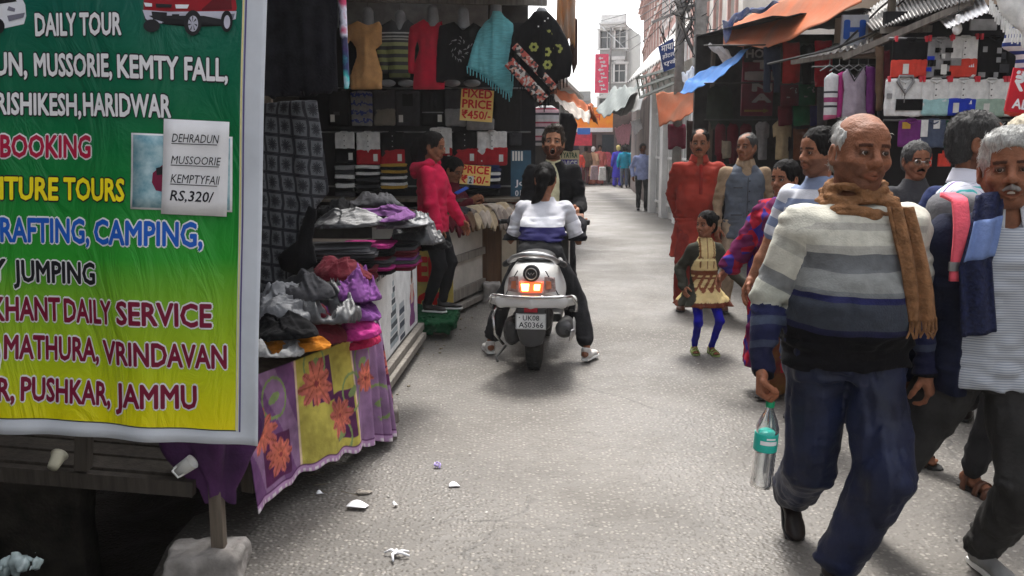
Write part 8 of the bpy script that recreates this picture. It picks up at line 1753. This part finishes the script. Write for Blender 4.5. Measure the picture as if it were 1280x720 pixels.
# 7 --- woman with plaid shawl
PL = bpy.data.materials.new('plaid_shawl'); PL.use_nodes = True; n = PL.node_tree.nodes; l = PL.node_tree.links; b = n['Principled BSDF']; b.inputs['Roughness'].default_value = .9; b.inputs['Specular IOR Level'].default_value = .1
tc = n.new('ShaderNodeTexCoord'); mp = n.new('ShaderNodeMapping'); mp.inputs['Rotation'].default_value = (.3, .5, .4); l.new(tc.outputs['Object'], mp.inputs[0]); ckn = n.new('ShaderNodeTexChecker'); ckn.inputs['Scale'].default_value = 9; ckn.inputs['Color1'].default_value = (*lin(150, 25, 45), 1); ckn.inputs['Color2'].default_value = (*lin(52, 40, 120), 1); l.new(mp.outputs[0], ckn.inputs['Vector'])
v_ = n.new('ShaderNodeTexVoronoi'); v_.inputs['Scale'].default_value = 14; l.new(mp.outputs[0], v_.inputs['Vector']); mx = n.new('ShaderNodeMix'); mx.data_type = 'RGBA'; mx.inputs['B'].default_value = (*lin(95, 30, 70), 1); st_ = n.new('ShaderNodeMapRange'); st_.inputs[1].default_value = .5; st_.inputs[2].default_value = .52
sp = n.new('ShaderNodeSeparateXYZ'); l.new(v_.outputs['Color'], sp.inputs[0]); l.new(sp.outputs[0], st_.inputs[0]); l.new(st_.outputs[0], mx.inputs['Factor']); l.new(ckn.outputs[0], mx.inputs['A']); l.new(mx.outputs['Result'], b.inputs['Base Color'])
X7, Y7 = 1.66, 5.35
J = person('woman wrapped in a red and violet plaid shawl holding the small girl\'s hand', (X7, Y7), -62, H=1.43, sk='mid', hd=(10, 4, 0), ankles={'R': (-.08, .1, .085), 'L': (.08, -.1, .085)}, wrists={'R': (-.30, -.20, .72)}, top=dict(mat=PL, hem=.16, ease=.035, loose=.012, flare=.05, sleeve=.9, wr=.014, cuff=0, name='shawl', folds=(9, .10, 1, 1.0, .45)), bot=dict(mat=cloth('maroon_gold_skirt', lin(90, 28, 36), col2=lin(110, 80, 40), vscale=8), hemr=.10, knee=.10, ease=.02), hair=('bob', HAIRB, .012), feet=dict(type='sandal', mat=LEATHER), hres=.0045)
bunf = Field((-.05, .06, -.08), (.05, .17, .02), .007); bunf.ell((0, .11, -.03), (.036, .036, .036)); bunf.noise(.004, (60, 60, 60), 2); V, Q = bunf.mesh(); np_mesh('hair_bun', (V * J['hsc']) @ J['Rh'].T + J['hc'], Q, HAIRB, J['root'])
mb = MB(); mb.grid(lambda u, v: Vector((-.16 - .10 * u - .03 * math.sin(v * 4), -.10 + .16 * u + .03 * math.sin(u * 8 + v * 4), 1.1 - .78 * v)), 16, 40); mb.build('shawl_end', PL, J['root'], smooth=True, solid=.01)
# 8 --- small girl
def kpaint(gar, bid, V):
    d = gar[:, 1]; x = gar[:, 0]; c = np.tile(np.array(lin(212, 190, 135)), (len(V), 1))
    c = mixa(c, (d > .235) & (d < .275) | (d > .285) & (d < .30), lin(112, 66, 44)); c = mixa(c, (d > .275) & (d < .36) & (np.sin(x * 120 + d * 60) > .2), lin(130, 80, 55)); c = mixa(c, (d > .465), lin(98, 52, 38)); c = mixa(c, (d > .36) & (d < .40) & (np.abs(np.sin(x * 50)) * .04 + .36 > d), lin(125, 72, 50))
    em = (d < .22) & (V[:, 1] < 0) & ((np.abs(np.abs(x) - .05) < .006) | (np.abs(x) < .004) | (np.hypot(np.abs(x) - .05, d - .15) < .018)); c = mixa(c, em, lin(120, 80, 50)); c = mixa(c, (d > .15) & (d < .165) & (V[:, 1] < 0), lin(235, 220, 160)); return mixa(c, bid > 0, lin(58, 58, 50))
KP_ = mat('girl_dress_print', (1, 1, 1), rough=.9, var=.08, vscale=30, bump=.4, attr=True, spec=.1)
XK, YK = 1.415, 6.42
hw_ = ground(932, 350, .58); 
J = person('small girl in a cream and brown frock with blue leggings', (XK, YK), 4, H=1.08, hs=.98, sk='mid', hd=(-58, 2, 0), hipz=.50, ankles={'R': (-.055, 0, .055), 'L': (.06, -.05, .055)}, wrists={'R': (-.155, -.02, .50), 'L': (.275, -.12, .52)}, elbow={'L': (.2, .6, -1)}, b=dict(sh=.15, chest=(.15, .105), waist=(.14, .105), hip=(.145, .11), shr=.05),
    top=dict(mat=KP_, hem=.36, ease=.014, flare=.115, paint=kpaint, name='frock', folds=(13, .09, 1, .52, .36), res=.007, wr=.005), bot=dict(mat=cloth('cobalt_leggings', lin(25, 25, 150)), ease=.0, knee=.055, hemr=.04, thigh=.07, wr=.004, name='leggings'), hair=('bob', HAIRB, .012), feet=dict(type='sandal', mat=mat('lime_sandal', lin(150, 170, 90)), sole=mat('lime_sole', lin(120, 140, 80)), k=1.0), hres=.004, neck=.8)
f = Field((-.05, -.02, -.06), (.05, .1, .06), .006); f.ell((0, .03, .0), (.022, .05, .03)); f.noise(.005, (60, 60, 60), 2); V, Q = f.mesh(); np_mesh('hair_tuft', ((V + np.array([0, .10, .05])) * J['hsc']) @ J['Rh'].T + J['hc'], Q, HAIRB, J['root'])
# 9 --- red kurta man
KR = cloth('brick_kurta', lin(142, 52, 42), var=.08, bump=.3)
J = person('moustached man in a brick red kurta with his hands behind his back', (1.735, 8.25), -4, H=1.68, hs=1.06, sk='mid', hd=(-12, 4, 0), hipz=.87, lean=(0, 0), ankles={'R': (-.13, -.02, .085), 'L': (.07, .30, .12)}, wrists={'R': (-.15, .15, .84), 'L': (.15, .17, .84)}, elbow={'R': (-.5, .6, -.2), 'L': (.5, .6, -.2)}, b=dict(sh=.19, chest=(.18, .12), waist=(.185, .13), hip=(.18, .13), belly=.03),
    top=dict(mat=KR, hem=.50, ease=.018, flare=.06, wr=.010, name='kurta', folds=(7, .06, 2, .95, .5), vneck=.05), bot=dict(mat=cloth('brick_salwar', lin(118, 42, 36)), ease=.02, knee=.068, hemr=.07, wr=.010), hair=('thin', HAIRB, .006), tach=HAIRB, feet=dict(type='shoe', mat=LEATHER, sole=BPLAST), hres=.0042, feat=dict(nose=1.1))
collar(J, KR, .07); front_strip(J, .0, 1.05, 1.36, lambda z: -.165 - .02 * math.sin((1.36 - z) * 5) + .05 * max(0, z - 1.25) * 4, .03, cloth('brick_dark', lin(130, 36, 30)))
# 10 --- grey waistcoat man
BK = cloth('beige_kurta', lin(150, 128, 104)); VG = cloth('slate_waistcoat', lin(88, 94, 104), var=.1)
J = person('grey haired man in a slate waistcoat over a beige shirt, head turned left', (2.09, 7.95), -4, H=1.64, hs=1.05, sk='brown', hd=(-40, 0, 0), ankles={'R': (-.12, .16, .10), 'L': (.10, -.10, .085)}, wrists={'R': (-.235, -.02, .80), 'L': (.25, -.02, .80)},
    top=[dict(mat=BK, hem=.80, ease=.008, name='shirt', neckz=.03), dict(mat=VG, hem=.70, ease=.022, sleeve=0, name='waistcoat', wr=.007, vneck=.10, neckz=-.01)], bot=dict(mat=cloth('beige_trousers', lin(160, 142, 122)), ease=.02, wr=.010, hemr=.062), hair=('thin', HAIRS, .007), feet=dict(type='shoe', mat=LEATHER), hres=.0042, feat=dict(nose=1.15))
collar(J, BK, .068)
mb = MB(); 
for z in (1.22, 1.13, 1.04, .95, .86): mb.lathe([(.007, -.004), (.007, .0)], (0.012, -.158, z), 8, M=Matrix(((1, 0, 0), (0, 0, 1), (0, 1, 0))))
mb.build('buttons', BPLAST, J['root']); mb = MB(); mb.box((.0, -.150, 1.0), (.004, .01, .5)); mb.build('front_edge', DKGREY, J['root'])
mb = MB(); mb.box((-.085, -.142, 1.16), (.08, .006, .01)); mb.box((.09, -.142, .92), (.10, .006, .01)); mb.box((-.09, -.142, .92), (.10, .006, .01)); mb.build('pocket', DKGREY, J['root'])
# 11 --- girl in red hoodie
HO = cloth('raspberry_hoodie', lin(196, 32, 72), var=.08, bump=.4)
J = person('girl in a raspberry red hoodie and black jeans standing side on', (-.66, 7.28), 80, H=1.47, hs=1.05, sk='mid', zbase=.155, hd=(-4, 12, 0), ankles={'R': (-.07, .03, .08), 'L': (.08, -.06, .08)}, wrists={'R': (-.20, -.10, .66), 'L': (.17, -.22, .72)}, elbow={'R': (-.4, 1, 0)}, b=dict(sh=.165, chest=(.15, .115), waist=(.14, .11), hip=(.155, .125), shr=.058),
    top=dict(mat=HO, hem=.66, ease=.024, wr=.010, bust=1, name='hoodie', neckz=.01), bot=dict(mat=cloth('black_jeans', (.012, .012, .014)), ease=.010, thigh=.094, knee=.062, hemr=.045, wr=.005), hair=('long', HAIRB, .010), feet=dict(type='shoe', mat=LEATHB, sole=CARD, laces=CARD), hres=.004, neck=.85)
r11 = J['root']; nb = J['nb']; f = Field((-.18, -.14, 1.05), (.18, .26, 1.42), .010)
for a in np.linspace(-.5, math.pi + .5, 14): f.ell((nb[0] + .105 * math.cos(a), nb[1] + .02 + .10 * math.sin(a), nb[2] - .005 - .03 * math.sin(a)), (.034, .034, .036), .03)
f.ell((nb[0], nb[1] + .13, nb[2] - .05), (.085, .05, .07), .03); f.noise(.008, (14, 14, 22), 3, rid=True); V, Q = f.mesh(); np_mesh('hood', V, Q, HO, r11)
def tail(J, pts, rs, name='ponytail', m=HAIRB, res=.009):
    P = [J['Rh'] @ (np.array(p) * J['hsc']) + J['hc'] for p in pts]; lo = np.min(P, 0) - .07; hi = np.max(P, 0) + .07; f = Field(lo, hi, res)
    for a, b_, ra, rb_ in zip(P[:-1], P[1:], rs[:-1], rs[1:]): f.cone(a, b_, ra, rb_, .01)
    f.noise(.006, (50, 50, 14), 3, rid=True); V, Q = f.mesh(); return np_mesh(name, V, Q, m, J['root'])
tail(J, [(0, .10, .03), (0, .155, .0), (0, .16, -.09), (.01, .14, -.19), (.01, .13, -.26)], [.026, .034, .036, .028, .012])
# 12 --- child with phone behind the counter
J = person('child with dark hair looking down at a blue phone behind the clothes counter', (-.60, 9.02), 55, H=1.38, hs=1.10, sk='mid', hd=(-6, 24, 0), wrists={'R': (-.05, -.26, .98), 'L': (.09, -.27, .97)}, elbow={'R': (-.5, .5, -1), 'L': (.5, .5, -1)}, b=dict(sh=.15, chest=(.14, .1), waist=(.13, .1), hip=(.14, .1), shr=.05), top=dict(mat=MAROONK, hem=.6, name='jumper'), bot=dict(mat=cloth('black_jeans', (0, 0, 0))), hair=('short', HAIRB, .012), feet=dict(type='shoe', mat=LEATHB), hres=.0045, neck=.85)
mb = MB(); mb.box((0, 0, 0), (.07, .14, .009)); o = mb.build('mobile_phone', mat('blue_phone', lin(60, 100, 200), rough=.3), bevel=.003); o.location = at(577, 238, 8.78); o.rotation_euler = (R(25), R(10), R(-60)); tag(o, 'blue mobile phone in the hands of the child behind the counter', 'phone')
# 13 --- shouting man
J = person('shouting bearded man in a black jacket standing in front of the scooter', (.345, 7.45), -2, H=1.66, hs=1.12, sk='tan', hd=(-3, -9, 2), mouth='open', wrists={'R': (-.20, -.30, 1.0), 'L': (.20, -.30, 1.0)}, elbow={'R': (-.35, .8, -1), 'L': (.35, .8, -1)}, ankles={'R': (-.16, 0, .085), 'L': (.16, 0, .085)},
    top=[dict(mat=cloth('cream_tee', lin(205, 200, 165)), hem=.74, ease=.006, sleeve=.5, name='tee_shirt'), dict(mat=BLACK, hem=.72, ease=.024, name='jacket', wr=.009, neckz=.01, cuts=[lambda g, J: g.ell((J['nb'][0], -.17, 1.15), (.062, .12, .5), .01, 's')])], bot=dict(mat=cloth('black_jeans', (0, 0, 0))), hair=('messy', HAIRBR, .014), feet=dict(type='shoe', mat=LEATHB), hres=.0038, feat=dict(stubble=1, stubc=(.22, .17, .16), nose=1.1), hands={'R': dict(curl=.8), 'L': dict(curl=.8)})
tail(J, [(0, -.05, .11), (.0, -.02, .135)], [.03, .02], 'quiff', HAIRBR, .006) if False else None
# 14 --- scooter rider seen from behind
RD = stripes('rider_jumper', [(0, lin(186, 186, 192)), (.26, lin(225, 225, 230)), (.40, lin(34, 32, 78)), (.70, lin(205, 205, 212))], src=('attr', 0, .50), noise=.06); RA = stripes('rider_sleeve', [(0, lin(186, 186, 192)), (.32, lin(225, 225, 230)), (.5, lin(200, 200, 206)), (.54, lin(18, 18, 24))], src=('attr', 0, .50), noise=.06)
XR, YR = .205, 6.28
J = person('girl in a grey white and navy jumper sitting on the white scooter, seen from behind', (XR, YR), 180 - 7, H=1.54, hs=1.0, sk='mid', hipz=.765, lean=(0, -.30), hd=(4, 34, 3), ankles={'R': (-.345, .10, .09), 'L': (.375, -.03, .09)}, knee={'R': (-.35, -1, .3), 'L': (.35, -1, .3)}, wrists={'R': (-.25, -.50, .95), 'L': (.25, -.50, .95)}, elbow={'R': (-.35, .2, -1), 'L': (.35, .2, -1)}, feet_dir={'R': (-.35, -1, 0), 'L': (.35, -1, 0)},
    b=dict(sh=.172, chest=(.165, .115), waist=(.155, .11), hip=(.165, .12), shr=.060), top=dict(mat=RD, armmat=RA, hem=.84, ease=.02, wr=.010, name='jumper'), bot=dict(mat=cloth('black_trousers', (0, 0, 0)), ease=.012, cut=.80, hemr=.062, knee=.065, thigh=.09), hair=('long', HAIRB, .012), feet=dict(type='shoe', mat=mat('white_canvas_shoe', (.6, .58, .55), rough=.8), sole=CARD, shin=1), hres=.0045, handdir=None, hands={'R': dict(curl=1.0, palm=(0, 0, -1)), 'L': dict(curl=1.0, palm=(0, 0, -1))}, neck=.85)
J['Rh'] = np.eye(3); tail(J, [(0, .06, .06), (0, .115, .02), (.015, .14, -.05), (.04, .145, -.12), (.07, .13, -.18), (.09, .10, -.22)], [.045, .050, .042, .034, .026, .012])
# 15 --- man in light blue shirt far down the lane
J = person('man in a pale blue shirt and black trousers walking up the middle of the lane', (3.20, 21.8), 2, H=1.63, sk='dark', hs=1.05, ankles={'R': (-.07, .08, .085), 'L': (.09, -.1, .085)}, top=dict(mat=cloth('pale_blue_shirt', lin(150, 160, 200)), hem=.74, ease=.02, name='shirt'), bot=dict(mat=cloth('black_trousers', (0, 0, 0))), hair=('short', HAIRB), feet=dict(type='shoe', mat=LEATHB), hres=.009, res=.018)
# crowd
rr = random.Random(4)
CRW = [(722, 232, 'red', BRREDK, PURPK, 0), (732, 231, 'dark brown', BROWNK, MAROONK, 180), (741, 231, 'tan and brown', cloth('tan_wrap', (.5, .30, .18)), cloth('rust_knit', (0, 0, 0)), 160), (749, 231, 'maroon patterned', cloth('crimson_wrap', (.5, .12, .10)), cloth('crimson_wrap', (0, 0, 0)), 10),
       (754, 229, 'white', WHITE, BLACK, 180), (761, 230, 'rose red', cloth('rose', (.62, .10, .14)), BLACK, 20), (766, 229, 'black', BLACK, BLACK, 180), (772, 233, 'royal blue saree', cloth('saree_blue', (.05, .04, .40)), cloth('saree_blue', (0, 0, 0)), 170), (780, 234.5, 'bright teal', cloth('bright_teal', (.0, .27, .42)), cloth('slate_knit', (0, 0, 0)), 185), (790, 234, 'aqua', MINTK, BLACK, 180), (787, 229, 'olive', cloth('olive_wrap', (.2, .2, .12)), BROWNK, 10),
       (736, 227, 'pink', PINKK, PURPK, 0), (745, 226, 'orange', ORNG, BROWNK, 30), (757, 226, 'grey', GREYK, BLACK, 0), (769, 226, 'cream', CREAMK, BROWNK, 0), (776, 226, 'green', GREENK, BLACK, 0), (727, 226, 'navy', NAVYK, BLACK, 170), (796, 228, 'charcoal', DKGREY, BLACK, 0)]
for i, (px_, py, cn, m1, m2, rz) in enumerate(CRW):
    g = ground(px_, py); wom = cn in ('tan and brown', 'maroon patterned', 'royal blue saree', 'pink', 'orange', 'olive'); back = 90 < rz < 270
    person('person in %s %s in the distant crowd, %s' % (cn, 'dress' if wom else 'top', 'seen from behind' if back else 'facing this way'), (g.x, g.y), rz + rr.uniform(-20, 20), H=rr.uniform(1.5, 1.68), sk=rr.choice(['mid', 'dark', 'brown']), top=dict(mat=m1, hem=.35 if wom else .74, ease=.03, flare=.06 if wom else 0, res=.024, name='dress' if wom else 'shirt'), bot=dict(mat=m2, res=.024, hemr=.1 if wom else .055), hair=('bob' if wom else 'short', [HAIRB, HAIRB, WHITE, HAIRB, cloth('pink_scarf', (.5, .2, .25)), HAIRS, HAIRB, cloth('yellow_scarf', (.5, .4, .15))][i % 8], .016), feet=dict(type='shoe', mat=LEATHB), hres=.013, res=.024, group='people in the distant crowd', ankles={'R': (-.09, rr.uniform(-.1, .15), .085), 'L': (.09, rr.uniform(-.1, .15), .085)})
for px_, py, Y, lb in ((753, 217, 33, 'white'), (743, 216, 32, 'pale pink')):
    mb = MB(); c = at(px_, py, Y); mb.box(c, (.3, .12, .5), top=.8); tag(mb.build('carrier_bag', (WHITE, cloth('pale_pink', (.6, .45, .5)))[lb != 'white'], bevel=.03), lb + ' carrier bag carried in the distant crowd', 'bag')
# ---------------------------------------------------------------- dusty air over the lane
hm = bpy.data.materials.new('dusty_air'); hm.use_nodes = True; nt = hm.node_tree; nt.nodes.remove(nt.nodes['Principled BSDF'])
pv = nt.nodes.new('ShaderNodeVolumePrincipled'); pv.inputs['Color'].default_value = (.95, .95, .95, 1); pv.inputs['Density'].default_value = .0009; pv.inputs['Anisotropy'].default_value = .2
nt.links.new(pv.outputs[0], nt.nodes['Material Output'].inputs['Volume'])
mb = MB(); mb.box((0, 30, 6.5), (60, 90, 16.5)); hz_ = mb.build('haze', hm, kind='stuff')
SC.cycles.volume_step_rate = 4; SC.cycles.volume_max_steps = 64; SC.cycles.volume_bounces = 1
